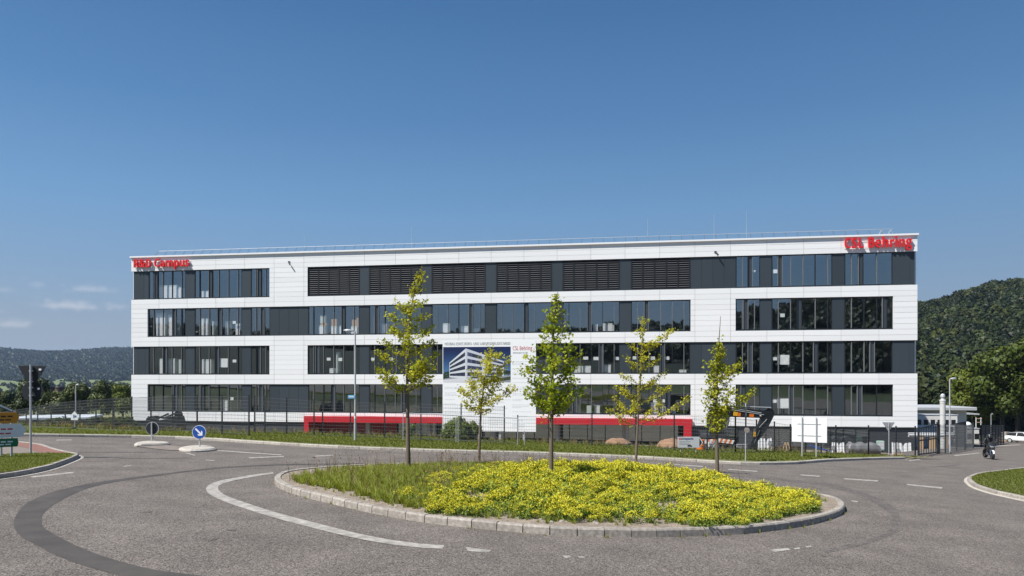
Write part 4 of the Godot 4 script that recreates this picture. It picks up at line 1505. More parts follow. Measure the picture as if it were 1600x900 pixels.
# ---------------------------------------------------------------- vegetation far and near
func crown_geo(seed_no: int, lobes: int, leaves: int, size: float, tall: float, cone := 0.0) -> Geo:
	# leaf clumps spread over and through a few overlapping lobes, about one metre in radius
	var r := RandomNumberGenerator.new()
	r.seed = seed_no
	var g := Geo.new()
	var where := []
	for k in lobes:
		var w := TAU * k / lobes + r.randf_range(-0.4, 0.4)
		var h := r.randf_range(-0.55, 0.7) * tall
		var out := r.randf_range(0.25, 0.62) * (1.0 - cone * clampf(0.5 + h / tall, 0.0, 1.0))
		where.append([Vector3(cos(w) * out, h, sin(w) * out), r.randf_range(0.3, 0.52) * (1.0 - cone * 0.5 * clampf(0.5 + h / tall, 0.0, 1.0))])
	where.append([Vector3(0, tall * 0.6, 0), 0.42 * (1.0 - cone * 0.6)])
	where.append([Vector3(0, 0, 0), 0.6])
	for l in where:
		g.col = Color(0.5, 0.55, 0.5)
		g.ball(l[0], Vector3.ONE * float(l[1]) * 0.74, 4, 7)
	for k in leaves:
		var l = where[r.randi() % where.size()]
		var d := Vector3(r.randfn(), r.randfn() + 0.25, r.randfn()).normalized()
		var p: Vector3 = l[0] + d * float(l[1]) * r.randf_range(0.78, 1.16)
		var nn := (d + Vector3(r.randfn(), r.randfn(), r.randfn()) * 0.45).normalized()
		var t := nn.cross(Vector3(r.randfn(), r.randfn(), r.randfn())).normalized()
		var b := nn.cross(t)
		var s := size * r.randf_range(0.6, 1.35)
		var tone := r.randf_range(0.62, 1.3)
		g.col = Color(tone * r.randf_range(0.9, 1.12), tone, tone * r.randf_range(0.8, 1.05))
		var q := t * s
		var v := b * s * r.randf_range(0.5, 0.85)
		var bow := nn * s * 0.25
		g.tri(p - q - v * 0.4, p + v, p + q - v * 0.5 + bow, nn, nn, nn)
		g.tri(p - q - v * 0.4, p + q - v * 0.5 + bow, p - v * 1.1 - bow, nn, nn, nn)
	return g


func tinted(g: Geo, c: Color) -> Geo:
	var o := Geo.new()
	o.v = g.v.duplicate()
	o.n = g.n.duplicate()
	o.t = g.t.duplicate()
	o.c = PackedColorArray()
	for k in g.c.size():
		o.c.append(Color(g.c[k].r * c.r, g.c[k].g * c.g, g.c[k].b * c.b))
	return o


func forest(called: String, label: String, m: Mesh, count: int, pick: Callable, lo: float, hi: float, sink: float, tones: Array) -> void:
	var places := []
	var tints := []
	var tries := 0
	while places.size() < count and tries < count * 6:
		tries += 1
		var p: Vector2 = pick.call()
		if p == Vector2.INF:
			continue
		var s := rng.randf_range(lo, hi)
		var b := Basis(Vector3.UP, rng.randf() * TAU).scaled(Vector3(s, s * rng.randf_range(0.85, 1.25), s))
		places.append(Transform3D(b, Vector3(p.x, land(p.x, p.y) + s * sink, p.y)))
		var c: Color = tones[rng.randi() % tones.size()]
		var k := rng.randf_range(0.75, 1.25)
		tints.append(Color(c.r * k, c.g * k, c.b * k))
	scatter(called, m, places, tints, label, "forest")


func far_country() -> void:
	var greens := [Color(0.022, 0.033, 0.007), Color(0.028, 0.038, 0.007), Color(0.017, 0.028, 0.007), Color(0.038, 0.046, 0.008), Color(0.024, 0.036, 0.006)]
	var crown_a := crown_geo(3, 9, 420, 0.14, 0.7).mesh(M.leaf_far)
	# the wooded hill on the right
	forest("forest", "dense green wood on the hill behind the building's right end", crown_a, 5200, func():
		var d := rng.randf_range(150.0, 600.0)
		var s := rng.randf_range(0.3, 1.05)
		if d < 190.0 and s < 0.62:
			return Vector2.INF
		return Vector2(d * s, -d), 2.4, 5.8, 0.75, greens + [Color(0.05, 0.058, 0.010), Color(0.042, 0.056, 0.012)])
	# the wood behind the place the picture is taken from; the window panes mirror it
	forest("forest", "wood on the rise across the road from the building, mirrored in its windows", crown_a, 2600, func():
		var r := rng.randf_range(66.0, 430.0)
		var w := rng.randf_range(-1.75, 1.75)
		var p := Vector2(sin(w) * r, cos(w) * r)
		if (r < 170.0 and p.x < 18.0 + 10.0 * sin(r * 0.1)) or (r < 280.0 and p.x < -70.0):
			return Vector2.INF
		return p, 3.6, 6.0, 0.75, greens)
	# far hill on the left, beyond the valley
	var crown_far := crown_geo(9, 5, 110, 0.3, 0.6).mesh(M.leaf_far)
	forest("forest", "far blue-green wooded ridge beyond the valley at the left", crown_far, 12500, func():
		var d := rng.randf_range(1850.0, 3150.0)
		return Vector2(d * rng.randf_range(-1.3, -0.36), -d), 8.0, 15.0, 0.25, [greens[0], greens[2], greens[4]])
	forest("forest", "hedges and copses in the fields of the left valley", crown_far, 420, func():
		var d := rng.randf_range(420.0, 1700.0)
		if sin(d * 0.021) < 0.55:
			return Vector2.INF
		return Vector2(d * rng.randf_range(-0.86, -0.3), -d), 4.0, 7.0, 0.5, greens)
	# small houses of the village in the valley
	var house0: Node3D = null
	var spots := [[196, 650, "pale house with red roof in the valley, by the building's left corner"], [189, 690, "second red roofed house in the valley, left of the corner house"], [152, 520, "small house with orange roof seen between two left trees"], [140, 560, "pale house in the valley half hidden by trees"]]
	for s in spots:
		var x: float = (s[0] - 800.0) / 1100.0 * s[1]
		var at := at_land(Vector2(x, -s[1]), -0.2)
		if house0 == null:
			house0 = thing("village_house", s[2], "house", at, 0.5, "houses of the far village")
			var w := Geo.new()
			w.box(Vector3(0, 2.2, 0), Vector3(8, 4.4, 6))
			obj("wall", w, M.plaster, house0)
			var r := Geo.new()
			for sd in [-1.0, 1.0]:
				r.quad(Vector3(-4.3, 4.3, 3.4 * sd), Vector3(4.3, 4.3, 3.4 * sd), Vector3(4.3, 6.8, 0), Vector3(-4.3, 6.8, 0), Vector3(0, 1, sd))
				r.flat(Vector3(3.98 * sd, 4.4, -3), Vector3(3.98 * sd, 4.4, 3), Vector3(3.98 * sd, 6.7, 0), Vector3(sd, 0, 0))
			obj("roof", r, M.roof_tile, house0)
		else:
			copy(house0, at, rng.randf() * 3.0, s[2])


func big_tree(called: String, label: String, px_x: float, d: float, high: float, wide: float, tone: Color, seed_no: int, leaves := 7000, cone := 0.0, group := "") -> void:
	var x := (px_x - 800.0) / 1100.0 * d
	var at := at_land(Vector2(x, -d), -0.1)
	var t := thing(called, label, "tree", at, rng.randf() * TAU, group)
	var trunk := Geo.new()
	trunk.tube([Vector3.ZERO, Vector3(0.1, high * 0.3, 0), Vector3(0, high * 0.62, 0.1), Vector3(0.1, high * 0.9, 0)], [high * 0.026, high * 0.02, high * 0.012, high * 0.004], 8)
	for k in 7:
		var w := TAU * k / 7.0
		var h := high * (0.3 + 0.07 * k)
		trunk.tube([Vector3(0, h, 0), Vector3(cos(w) * wide * 0.35, h + high * 0.1, sin(w) * wide * 0.35), Vector3(cos(w) * wide * 0.7, h + high * 0.14, sin(w) * wide * 0.7)], [high * 0.01, high * 0.006, high * 0.002], 6)
	obj("trunk", trunk, M.bark_dark, t)
	var tall := 0.78 * high * 0.5 / wide
	var c := crown_geo(seed_no, 13, leaves, 0.045 * pow(6.0 / wide, 0.4), tall, cone)
	var g := Geo.new()
	g.join(tinted(c, tone), Transform3D(Basis().scaled(Vector3(wide, wide, wide)), Vector3(0, high * 0.58, 0)))
	obj("crown", g, M.leaf_far, t)


func trees_near_and_far() -> void:
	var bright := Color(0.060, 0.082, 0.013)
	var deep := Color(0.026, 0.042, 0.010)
	big_tree("roadside_tree", "bright green tree nearest the building on the right roadside", 1524, 116, 11.5, 4.3, Color(0.115, 0.14, 0.018), 21, 8000, 0.0, "big trees by the right road")
	big_tree("roadside_tree", "tall broad tree behind the motorcycle on the right roadside", 1566, 112, 15.0, 5.6, bright, 22, 9500, 0.0, "big trees by the right road")
	big_tree("roadside_tree", "big tree cut by the right picture edge above the white car", 1612, 108, 16.5, 6.0, bright, 23, 9500, 0.0, "big trees by the right road")
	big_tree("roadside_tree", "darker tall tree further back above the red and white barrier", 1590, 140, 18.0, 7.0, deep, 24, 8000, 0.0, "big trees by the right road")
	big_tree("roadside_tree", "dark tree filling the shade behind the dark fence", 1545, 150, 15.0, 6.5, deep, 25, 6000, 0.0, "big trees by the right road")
	var left := "trees in front of the left valley"
	big_tree("valley_tree", "round dark tree straight behind the yield sign", 52, 112, 7.7, 3.2, Color(0.045, 0.062, 0.02), 31, 3600, 0.0, left)
	big_tree("valley_tree", "low broad tree at the left picture edge", 8, 118, 5.5, 2.8, Color(0.06, 0.075, 0.025), 32, 3000, 0.0, left)
	big_tree("valley_tree", "broad green tree right of the brown towers", 122, 108, 7.1, 2.8, Color(0.07, 0.085, 0.026), 33, 3600, 0.0, left)
	big_tree("valley_tree", "pointed pale green tree, tallest left of the building", 159, 106, 8.1, 2.3, Color(0.085, 0.105, 0.035), 34, 3600, 0.6, left)
	big_tree("valley_tree", "yellow green tree close to the building's left corner", 193, 104, 7.1, 2.2, Color(0.10, 0.125, 0.022), 35, 3600, 0.2, left)
	big_tree("valley_tree", "low bushy tree under the brown towers", 82, 104, 5.5, 2.9, Color(0.075, 0.09, 0.026), 36, 3000, 0.0, left)
	big_tree("valley_tree", "low dark bush tree behind the thin lamp post", 105, 112, 5.9, 2.4, Color(0.045, 0.06, 0.02), 37, 3000, 0.0, left)
	big_tree("valley_tree", "dark gap-filling tree between the pointed and the yellow green tree", 177, 116, 7.3, 2.4, Color(0.04, 0.055, 0.02), 38, 3000, 0.0, left)
	# shrubs on the slope behind the left fence
	var bush := crown_geo(41, 6, 420, 0.11, 0.55).mesh(M.leaf)
	var places := []
	var tints := []
	for k in 95:
		var d := rng.randf_range(60.0, 100.0)
		var x := d * rng.randf_range(-0.76, -0.545)
		var s := rng.randf_range(0.8, 1.7)
		places.append(Transform3D(Basis(Vector3.UP, rng.randf() * TAU).scaled(Vector3(s * 1.2, s, s * 1.2)), at_land(Vector2(x, -d), s * 0.35)))
		var t := rng.randf_range(0.7, 1.3)
		tints.append(Color(0.065 * t, 0.085 * t, 0.026 * t))
	scatter("shrubbery", bush, places, tints, "rough shrubs on the slope behind the left fence", "shrubs")
	for s in [[718, 43.0, 0.95, "leafy shrub behind the grey temporary fence"], [700, 44.0, 0.7, "smaller shrub left of the leafy one at the temporary fence"], [738, 43.5, 0.75, "shrub at the foot of the advertising board"], [640, 44.0, 0.5, "small shrub behind the fence left of the temporary fence"]]:
		var t := thing("shrub", s[3], "shrub", at_land(Vector2((s[0] - 800.0) / 1100.0 * s[1], -s[1])), rng.randf() * TAU, "shrubs below the advertising board")
		var g := Geo.new()
		var src := tinted(crown_geo(50 + int(s[0]), 7, 620, 0.085, 0.7), Color(0.2, 0.25, 0.055))
		g.join(src, Transform3D(Basis().scaled(Vector3.ONE * float(s[2])), Vector3(0, float(s[2]) * 0.7, 0)))
		obj("foliage", g, M.leaf, t)
		var st := Geo.new()
		for k in 5:
			st.tube([Vector3(0, 0, 0), Vector3(rng.randf_range(-0.3, 0.3), float(s[2]), rng.randf_range(-0.3, 0.3))], [0.02, 0.008], 5)
		obj("stem", st, M.bark, t)


# ---------------------------------------------------------------- fences
func wire_bay(a: Vector3, b: Vector3, high_a: float, high_b: float, step := 0.2) -> Geo:
	var g := Geo.new()
	var rows := int(minf(high_a, high_b) / step)
	for k in rows + 1:
		var f := float(k) / rows
		var ha := lerpf(0.08, high_a - 0.03, f)
		var hb := lerpf(0.08, high_b - 0.03, f)
		g.bar(a + Vector3(0, ha, 0), b + Vector3(0, hb, 0), 0.014, 0.014)
	var n := maxi(2, int(a.distance_to(b) / 0.1))
	for k in range(1, n):
		var f := float(k) / n
		var p := a.lerp(b, f)
		g.bar(p + Vector3(0, 0.05, 0), p + Vector3(0, lerpf(high_a, high_b, f), 0), 0.006, 0.006)
	return g


func mesh_fence(label: String, posts: Array) -> void:
	var first: Vector3 = posts[0][0]
	var t := thing("mesh_fence", label, "fence", first)
	for i in posts.size():
		var p: Vector3 = posts[i][0] - first
		var h: float = posts[i][1]
		var g := Geo.new()
		g.box(p + Vector3(0, h * 0.5 - 0.1, 0), Vector3(0.07, h + 0.28, 0.06))
		g.box(p + Vector3(0, h + 0.05, 0), Vector3(0.085, 0.02, 0.075))
		obj("fence_post", g, M.fence_dark, t)
		if i + 1 < posts.size():
			stuff(obj("wire_mesh", wire_bay(p + Vector3(0, 0, 0.04), posts[i + 1][0] - first + Vector3(0, 0, 0.04), h, posts[i + 1][1]), M.fence_wire, t))


func fences() -> void:
	mesh_fence("dark double-wire fence along the left verge, running back to the valley", [[Vector3(-51.6, -2.8, -66), 1.92], [Vector3(-47.011, -2.413, -64), 1.92], [Vector3(-43.964, -2.096, -62), 1.916], [Vector3(-41.4, -1.9, -60), 1.964], [Vector3(-39.071, -1.707, -58), 2.019], [Vector3(-36.655, -1.569, -56), 2.189], [Vector3(-34.265, -1.431, -54), 2.209], [Vector3(-31.909, -1.269, -52), 2.198], [Vector3(-29.545, -1.109, -50), 2.182], [Vector3(-27.491, -1.007, -48.5), 2.183], [Vector3(-25.11, -0.87, -46.5), 2.156], [Vector3(-22.56, -0.82, -44), 2.2], [Vector3(-19.755, -0.756, -41), 2.236], [Vector3(-17.667, -0.716, -39.5), 2.226], [Vector3(-15.896, -0.718, -38.6), 2.246], [Vector3(-14.123, -0.758, -37.8), 2.302]])
	mesh_fence("dark double-wire fence before the red portal, left of the board", [[Vector3(-15.093, -1.06, -41.3), 2.497], [Vector3(-14.457, -1.071, -41.2), 2.491], [Vector3(-13.184, -1.071, -41.2), 2.397], [Vector3(-11.585, -1.071, -41.2), 2.303], [Vector3(-11.087, -1.071, -41.2), 2.259], [Vector3(-9.457, -1.108, -41.2), 2.247], [Vector3(-7.435, -1.175, -41.1), 2.29], [Vector3(-5.304, -1.241, -41), 2.292], [Vector3(-2.949, -1.335, -40.8), 2.337], [Vector3(-0.445, -1.409, -40.8), 2.281]])
	mesh_fence("dark double-wire fence in the middle, right of the board", [[Vector3(0.348, -1.641, -42.5), 1.893], [Vector3(2.202, -1.718, -42.5), 1.97], [Vector3(4.727, -1.747, -41.6), 2.08], [Vector3(7.247, -1.82, -41.2), 2.154], [Vector3(9.403, -1.854, -40.8), 2.263], [Vector3(11.202, -1.887, -40.4), 2.204], [Vector3(12.691, -1.955, -40), 2.218]])
	mesh_fence("dark double-wire fence behind the white sign board at the right", [[Vector3(12.691, -1.955, -40), 2.218], [Vector3(14.412, -2.076, -41.5), 2.113], [Vector3(15.953, -2.194, -42.8), 2.043], [Vector3(17.005, -2.235, -43), 1.915], [Vector3(17.904, -2.274, -43), 1.915], [Vector3(18.881, -2.313, -43), 1.955], [Vector3(19.872, -2.334, -43.2), 1.924], [Vector3(22.533, -2.433, -44.5), 1.942], [Vector3(25.091, -2.572, -46), 1.945], [Vector3(26.918, -2.656, -47), 1.965]])
	# grey temporary fence panels in front of the board
	for q in [[Vector2(-6.12, -39.6), Vector2(-3.127, -39.4), -1.192, 1.76, "left panel of the pale temporary fence with white bottom rail"], [Vector2(-3.009, -39.4), Vector2(0.321, -39.2), -1.3, 1.72, "right panel of the pale temporary fence, below the board"]]:
		var a := Vector3(q[0].x, q[2], q[0].y)
		var b := Vector3(q[1].x, q[2] - 0.12, q[1].y)
		var t := thing("temporary_fence", q[4], "fence", a, 0.0, "pale temporary fence panels")
		var g := Geo.new()
		var e := b - a
		g.rod(Vector3(0, -0.05, 0), Vector3(0, q[3], 0), 0.022)
		g.rod(e + Vector3(0, -0.05, 0), e + Vector3(0, q[3], 0), 0.022)
		g.rod(Vector3(0, q[3], 0), e + Vector3(0, q[3], 0), 0.018)
		g.rod(Vector3(0, 0.02, 0), e + Vector3(0, 0.02, 0), 0.022)
		obj("frame", g, M.galvanised, t)
		stuff(obj("wire_mesh", wire_bay(Vector3.ZERO, e, q[3], q[3], 0.28), M.fence_wire, t))
		var f := Geo.new()
		f.cbox(Vector3(0, -0.05, 0), Vector3(0.6, 0.14, 0.22), 0.02)
		obj("concrete_foot", f, M.concrete, t)
	var ft := thing("concrete_block", "pale concrete block with a post under the board's right side", "block", Vector3(0.698, -1.425, -39.4))
	var bl := Geo.new()
	bl.cbox(Vector3(0, 0.06, 0), Vector3(0.4, 0.2, 0.25), 0.02)
	obj("block", bl, M.kerb_pale, ft)
	var po := Geo.new()
	po.rod(Vector3(0, 0.1, 0), Vector3(0, 1.0, 0), 0.025)
	obj("post", po, M.galvanised, ft)


# ---------------------------------------------------------------- lamps and signs
func lamp_post(label: String, at: Vector3, high: float, arm: float, head: float, dir: float) -> Node3D:
	var t := thing("street_lamp", label, "street lamp", at)
	var g := Geo.new()
	g.tube([Vector3(0, -0.2, 0), Vector3(0, 1.0, 0), Vector3(0, 1.05, 0), Vector3(0, high, 0)], [0.075, 0.072, 0.055, 0.04], 12)
	obj("pole", g, M.steel_dark if arm > 0.1 else M.galvanised, t)
	var h := Geo.new()
	h.rod(Vector3(0, high - 0.05, 0), Vector3(dir * arm, high + 0.02, 0.0), 0.03)
	obj("arm", h, M.galvanised, t)
	var l := Geo.new()
	var secs := []
	for k in 6:
		var f := k / 5.0
		var w: float = [0.05, 0.10, 0.13, 0.135, 0.11, 0.04][k] * head / 0.5
		var th: float = [0.05, 0.075, 0.09, 0.085, 0.06, 0.02][k] * head / 0.5
		var ring := []
		for q in 10:
			var an := TAU * q / 10.0
			ring.append(Vector3(dir * (arm + f * head), high + 0.02 + 0.04 * f + sin(an) * th * (1.0 if sin(an) > 0.0 else 0.5), cos(an) * w))
		secs.append(ring)
	l.loft(secs)
	obj("lamp_head", l, M.galvanised, t)
	var lens := Geo.new()
	lens.box(Vector3(dir * (arm + head * 0.5), high - 0.02, 0), Vector3(head * 0.55, 0.02, 0.16))
	obj("lamp_glass", lens, M.lens, t)
	return t


func pole_for(t: Node3D, high: float, r := 0.03, m: Material = null, z := 0.0) -> void:
	var g := Geo.new()
	g.tube([Vector3(0, -0.25, z), Vector3(0, high, z)], [r, r], 10)
	obj("pole", g, m if m else M.galvanised, t)


func circle(r: float, n := 28) -> PackedVector2Array:
	var o := PackedVector2Array()
	for k in n:
		o.append(Vector2(cos(TAU * k / n), sin(TAU * k / n)) * r)
	return o


func rounded(points: Array, r: float) -> PackedVector2Array:
	var o := PackedVector2Array()
	var m := points.size()
	for i in m:
		var p: Vector2 = points[i]
		var a: Vector2 = (points[(i - 1 + m) % m] - p).normalized()
		var b: Vector2 = (points[(i + 1) % m] - p).normalized()
		for k in 4:
			var f := k / 3.0
			o.append(p + a * r * (1.0 - f) * (1.0 - f) + b * r * f * f)
	return o


func lamps_and_signs() -> void:
	var lp := lamp_post("grey street lamp with flat head on the verge before the building", Vector3(-8.375, -0.947, -37.6), 5.95, 0.1, 0.52, -1.0)
	var band := Geo.new()
	band.tube([Vector3(0, 1.3, 0), Vector3(0, 1.42, 0)], [0.06, 0.06], 10)
	obj("band", band, M.sign_white, lp)
	var sp := thing("street_name_plate", "small pale blue plate on the grey street lamp", "sign", Vector3(-8.561, 1.515, -37.55))
	var spg := Geo.new()
	spg.cbox(Vector3.ZERO, Vector3(0.37, 0.18, 0.02), 0.004)
	obj("plate", spg, M.sign_pale_blue, sp)
	var bar := Geo.new()
	bar.box(Vector3(0, 0.01, 0.012), Vector3(0.26, 0.05, 0.003))
	obj("print", bar, M.sign_white, sp)
	var cl := Geo.new()
	cl.box(Vector3(0.17, 0, -0.03), Vector3(0.06, 0.03, 0.05))
	obj("clamp", cl, M.galvanised, sp)
	lamp_post("slim lamp behind the gate at the building's right end", Vector3(32.956, -3.072, -53), 5.6, 0.05, 0.45, 1.0)
	lamp_post("thin distant lamp post behind the left fence", Vector3(-38.423, -1.702, -62), 3.75, 0.02, 0.3, 1.0)
	lamp_post("distant lamp pole behind the dark fence, before the roadside trees", Vector3(68.045, -6.155, -100), 3.9, 0.02, 0.3, 1.0)

	# yield sign and round sign on one pole, seen from behind
	var t := thing("yield_sign_post", "steel pole at the left carrying dark backs of a triangle and a disc", "road sign", Vector3(-15.724, -0.188, -23))
	pole_for(t, 3.06, 0.033)
	var tri := Geo.new()
	tri.plate(rounded([Vector2(-0.44, 3.02), Vector2(0.44, 3.02), Vector2(0, 2.24)], 0.06), 0.02, Transform3D(Basis(Vector3.UP, 0.1), Vector3(0, 0, -0.075)))
	obj("triangle_plate", tri, M.sign_back, t)
	var dsc := Geo.new()
	dsc.plate(circle(0.335), 0.02, Transform3D(Basis(Vector3.UP, 0.1), Vector3(0, 2.18, -0.105)))
	obj("round_plate", dsc, M.sign_back, t)
	for s in [[0.27, 2.9, 0.08], [0.19, 2.27, 0.07]]:
		var g := Geo.new()
		g.box(Vector3(s[0], s[1], -0.052 if s[1] > 2.5 else -0.083), Vector3(s[2], 0.06, 0.004))
		obj("sticker", g, M.sign_white, t)
	var cl2 := Geo.new()
	for h in [2.85, 2.5, 2.3, 2.05]:
		cl2.box(Vector3(0, h, -0.035), Vector3(0.12, 0.03, 0.085))
	obj("clamp", cl2, M.galvanised, t)

	# direction signs at the left edge
	var ds := thing("direction_sign_post", "two steel posts at the left edge carrying three direction signs", "direction signs", Vector3(-15.498, -0.177, -21.8))
	for x in [0.0, -0.32, -1.6]:
		var g := Geo.new()
		g.tube([Vector3(x, -0.3, 0), Vector3(x, 1.5, 0)], [0.035, 0.035], 10)
		obj("pole", g, M.galvanised, ds)
	var turn := Basis(Vector3.UP, deg_to_rad(37.0))
	for s in [
		["yellow_panel", 0.22, 1.38, 0.33, 0.07, M.sign_yellow, "print_black"],
		["white_panel", 0.42, 0.98, 0.42, 0.16, M.sign_white, "print_red"],
		["green_panel", 0.2, 0.61, 0.26, 0.02, M.sign_green, "sign_white"],
	]:
		var h: float = s[3]
		var xr: float = s[1]
		var po: Array = [Vector2(-2.0, -h * 0.5), Vector2(xr - s[4], -h * 0.5), Vector2(xr, 0), Vector2(xr - s[4], h * 0.5), Vector2(-2.0, h * 0.5)]
		var g := Geo.new()
		var xf := Transform3D(turn, Vector3(0, s[2], 0.045))
		g.plate(rounded(po, 0.02), 0.05, xf)
		var o := obj(s[0], g, s[5], ds)
		var m := Geo.new()
		for k in 3:
			m.box(xf * Vector3(-0.35 + 0.17 * k, h * 0.12, 0.052), Vector3(0.13, 0.045, 0.004), turn)
			m.box(xf * Vector3(-0.4 + 0.17 * k, -h * 0.2, 0.052), Vector3(0.14, 0.04, 0.004), turn)
		obj("print", m, M[s[6]], o)
	# blue arrow sign
	var ba := thing("keep_right_sign", "round blue sign with white arrow pointing down right", "road sign", Vector3(-12.954, -0.514, -29.2))
	pole_for(ba, 0.98, 0.03)
	var rim := Geo.new()
	rim.plate(circle(0.285), 0.02, Transform3D(Basis(), Vector3(0, 0.74, 0.035)))
	obj("white_rim", rim, M.sign_white, ba)
	var blue := Geo.new()
	blue.plate(circle(0.268), 0.006, Transform3D(Basis(), Vector3(0, 0.74, 0.055)))
	obj("blue_face", blue, M.sign_blue, ba)
	var ar := Geo.new()
	var xa := Transform3D(Basis(Vector3.BACK, deg_to_rad(-45.0)), Vector3(0, 0.74, 0.061))
	ar.plate(PackedVector2Array([Vector2(-0.21, -0.034), Vector2(0.09, -0.034), Vector2(0.01, -0.115), Vector2(0.09, -0.115), Vector2(0.2, 0), Vector2(0.09, 0.115), Vector2(0.01, 0.115), Vector2(0.09, 0.034), Vector2(-0.21, 0.034)]), 0.005, xa)
	obj("arrow", ar, M.sign_white, ba)
	# its partner, seen from behind
	var bb := thing("round_sign", "dark back of a round sign on the kerb nose left of the blue arrow", "road sign", Vector3(-16.071, -0.469, -31.4))
	pole_for(bb, 0.98, 0.03)
	var bd := Geo.new()
	bd.plate(circle(0.272), 0.015, Transform3D(Basis(Vector3.UP, 0.12), Vector3(0, 0.7, -0.06)))
	obj("round_plate", bd, M.sign_back, bb)
	var br := Geo.new()
	var ring := circle(0.282, 32)
	for i in 32:
		br.bar(Vector3(ring[i].x, ring[i].y + 0.7, -0.052), Vector3(ring[(i + 1) % 32].x, ring[(i + 1) % 32].y + 0.7, -0.052), 0.014, 0.02)
	obj("bright_edge", br, M.galvanised, bb)
	# house shaped sign on the left verge
	var hs := thing("house_shaped_sign", "small pale house-shaped sign on a thin pole at the left fence", "sign", Vector3(-23.905, -0.395, -38.5))
	pole_for(hs, 1.1, 0.02)
	var hp := Geo.new()
	hp.plate(PackedVector2Array([Vector2(-0.19, 0.62), Vector2(0.19, 0.62), Vector2(0.19, 0.9), Vector2(0, 1.1), Vector2(-0.19, 0.9)]), 0.02, Transform3D(Basis(), Vector3(0, 0, 0.022)))
	obj("plate", hp, M.sign_white, hs)
	var hm := Geo.new()
	hm.box(Vector3(-0.03, 0.82, 0.045), Vector3(0.05, 0.2, 0.005))
	hm.box(Vector3(0.06, 0.82, 0.045), Vector3(0.09, 0.1, 0.005))
	obj("print", hm, M.print_blue, hs)
	var bx := thing("post_box", "dark bin at the foot of the house-shaped sign", "bin", Vector3(-23.726, -0.471, -38.1))
	var bg := Geo.new()
	bg.tube([Vector3(0, -0.05, 0), Vector3(0, 0.3, 0)], [0.1, 0.12], 12)
	obj("body", bg, M.machine_black, bx)
	var bgl := Geo.new()
	bgl.tube([Vector3(0, 0.3, 0), Vector3(0, 0.33, 0)], [0.13, 0.13], 12)
	obj("lid", bgl, M.machine_grey, bx)
	# low company board with arrow
	var cb := thing("direction_board", "low grey board reading Behringwerke with a small lorry picture", "sign board", Vector3(9.617, -1.68, -38.4))
	for x in [-0.42, 0.42]:
		var g := Geo.new()
		g.tube([Vector3(x, -0.2, 0), Vector3(x, 0.95, 0)], [0.028, 0.028], 8)
		obj("pole", g, M.galvanised, cb)
	var cg := Geo.new()
	cg.cbox(Vector3(0, 0.7, 0.05), Vector3(1.18, 0.59, 0.04), 0.006)
	obj("panel", cg, M.print_pale, cb)
	write("Be", 0.1, 0.17, 0.006, M.print_red, cb, Vector3(-0.53, 0.85, 0.074))
	write("hringwerke", 0.1, 0.62, 0.006, M.print_blue, cb, Vector3(-0.36, 0.85, 0.074))
	var tx := Geo.new()
	for k in 3:
		tx.box(Vector3(-0.2 - 0.05 * (k % 2), 0.74 - 0.075 * k, 0.073), Vector3(0.6 - 0.1 * (k % 2), 0.014, 0.004))
	obj("print", tx, M.print_grey, cb)
	var lo := Geo.new()
	lo.box(Vector3(0.03, 0.52, 0.073), Vector3(0.18, 0.08, 0.004))
	lo.box(Vector3(0.15, 0.5, 0.073), Vector3(0.06, 0.05, 0.004))
	for x in [-0.03, 0.07, 0.15]:
		lo.plate(circle(0.022, 10), 0.004, Transform3D(Basis(), Vector3(x, 0.47, 0.072)))
	obj("lorry_picture", lo, M.print_black, cb)
	var ap := Geo.new()
	ap.plate(PackedVector2Array([Vector2(0.6, 0.42), Vector2(0.78, 0.7), Vector2(0.6, 0.98)]), 0.03, Transform3D(Basis(), Vector3(0, 0, 0.03)))
	obj("arrow_tip", ap, M.sign_white, cb)
	var ap2 := Geo.new()
	ap2.plate(PackedVector2Array([Vector2(0.6, 0.48), Vector2(0.73, 0.7), Vector2(0.6, 0.92)]), 0.006, Transform3D(Basis(), Vector3(0, 0, 0.06)))
	obj("arrow_face", ap2, M.print_black, cb)
	# post with two small plates on the verge
	var ps := thing("sign_post", "thin pole with edge-on plate and small octagonal plate before the excavator", "road sign", Vector3(11.215, -1.633, -33.8))
	pole_for(ps, 2.95, 0.024)
	var e1 := Geo.new()
	e1.box(Vector3(0.02, 2.6, 0.0), Vector3(0.34, 0.6, 0.015), Basis(Vector3.UP, deg_to_rad(72.0)))
	obj("edge_on_plate", e1, M.sign_back_pale, ps)
	var e2 := Geo.new()
	e2.box(Vector3(0.0, 2.25, 0.03), Vector3(0.07, 1.0, 0.02))
	obj("dark_sleeve", e2, M.sign_back, ps)
	var e3 := Geo.new()
	e3.plate(circle(0.135, 8), 0.015, Transform3D(Basis(Vector3.BACK, PI / 8.0), Vector3(0.05, 1.63, 0.03)))
	obj("octagon_plate", e3, M.kerb_1, ps)
	# big white board seen from behind
	var wb := thing("white_sign_board", "large blank white board on two poles on the right verge", "sign board", Vector3(16.426, -1.997, -38.9), -0.5)
	for x in [-0.36, 0.36]:
		var g := Geo.new()
		g.tube([Vector3(x, -0.3, 0.06), Vector3(x, 2.34, 0.06)], [0.034, 0.034], 10)
		obj("pole", g, M.galvanised, wb)
	var wg := Geo.new()
	wg.cbox(Vector3(0, 1.65, 0), Vector3(1.8, 1.36, 0.03), 0.006)
	obj("panel", wg, M.sign_white, wb)
	for h in [1.34, 1.98]:
		var g := Geo.new()
		g.box(Vector3(0, h, 0.022), Vector3(1.2, 0.035, 0.02))
		obj("rail", g, M.galvanised, wb)
	# yield sign back on the right
	var yr := thing("yield_sign", "grey back of a triangular yield sign near the gate", "road sign", Vector3(25.595, -2.654, -47.8))
	pole_for(yr, 2.2, 0.032)
	var yg := Geo.new()
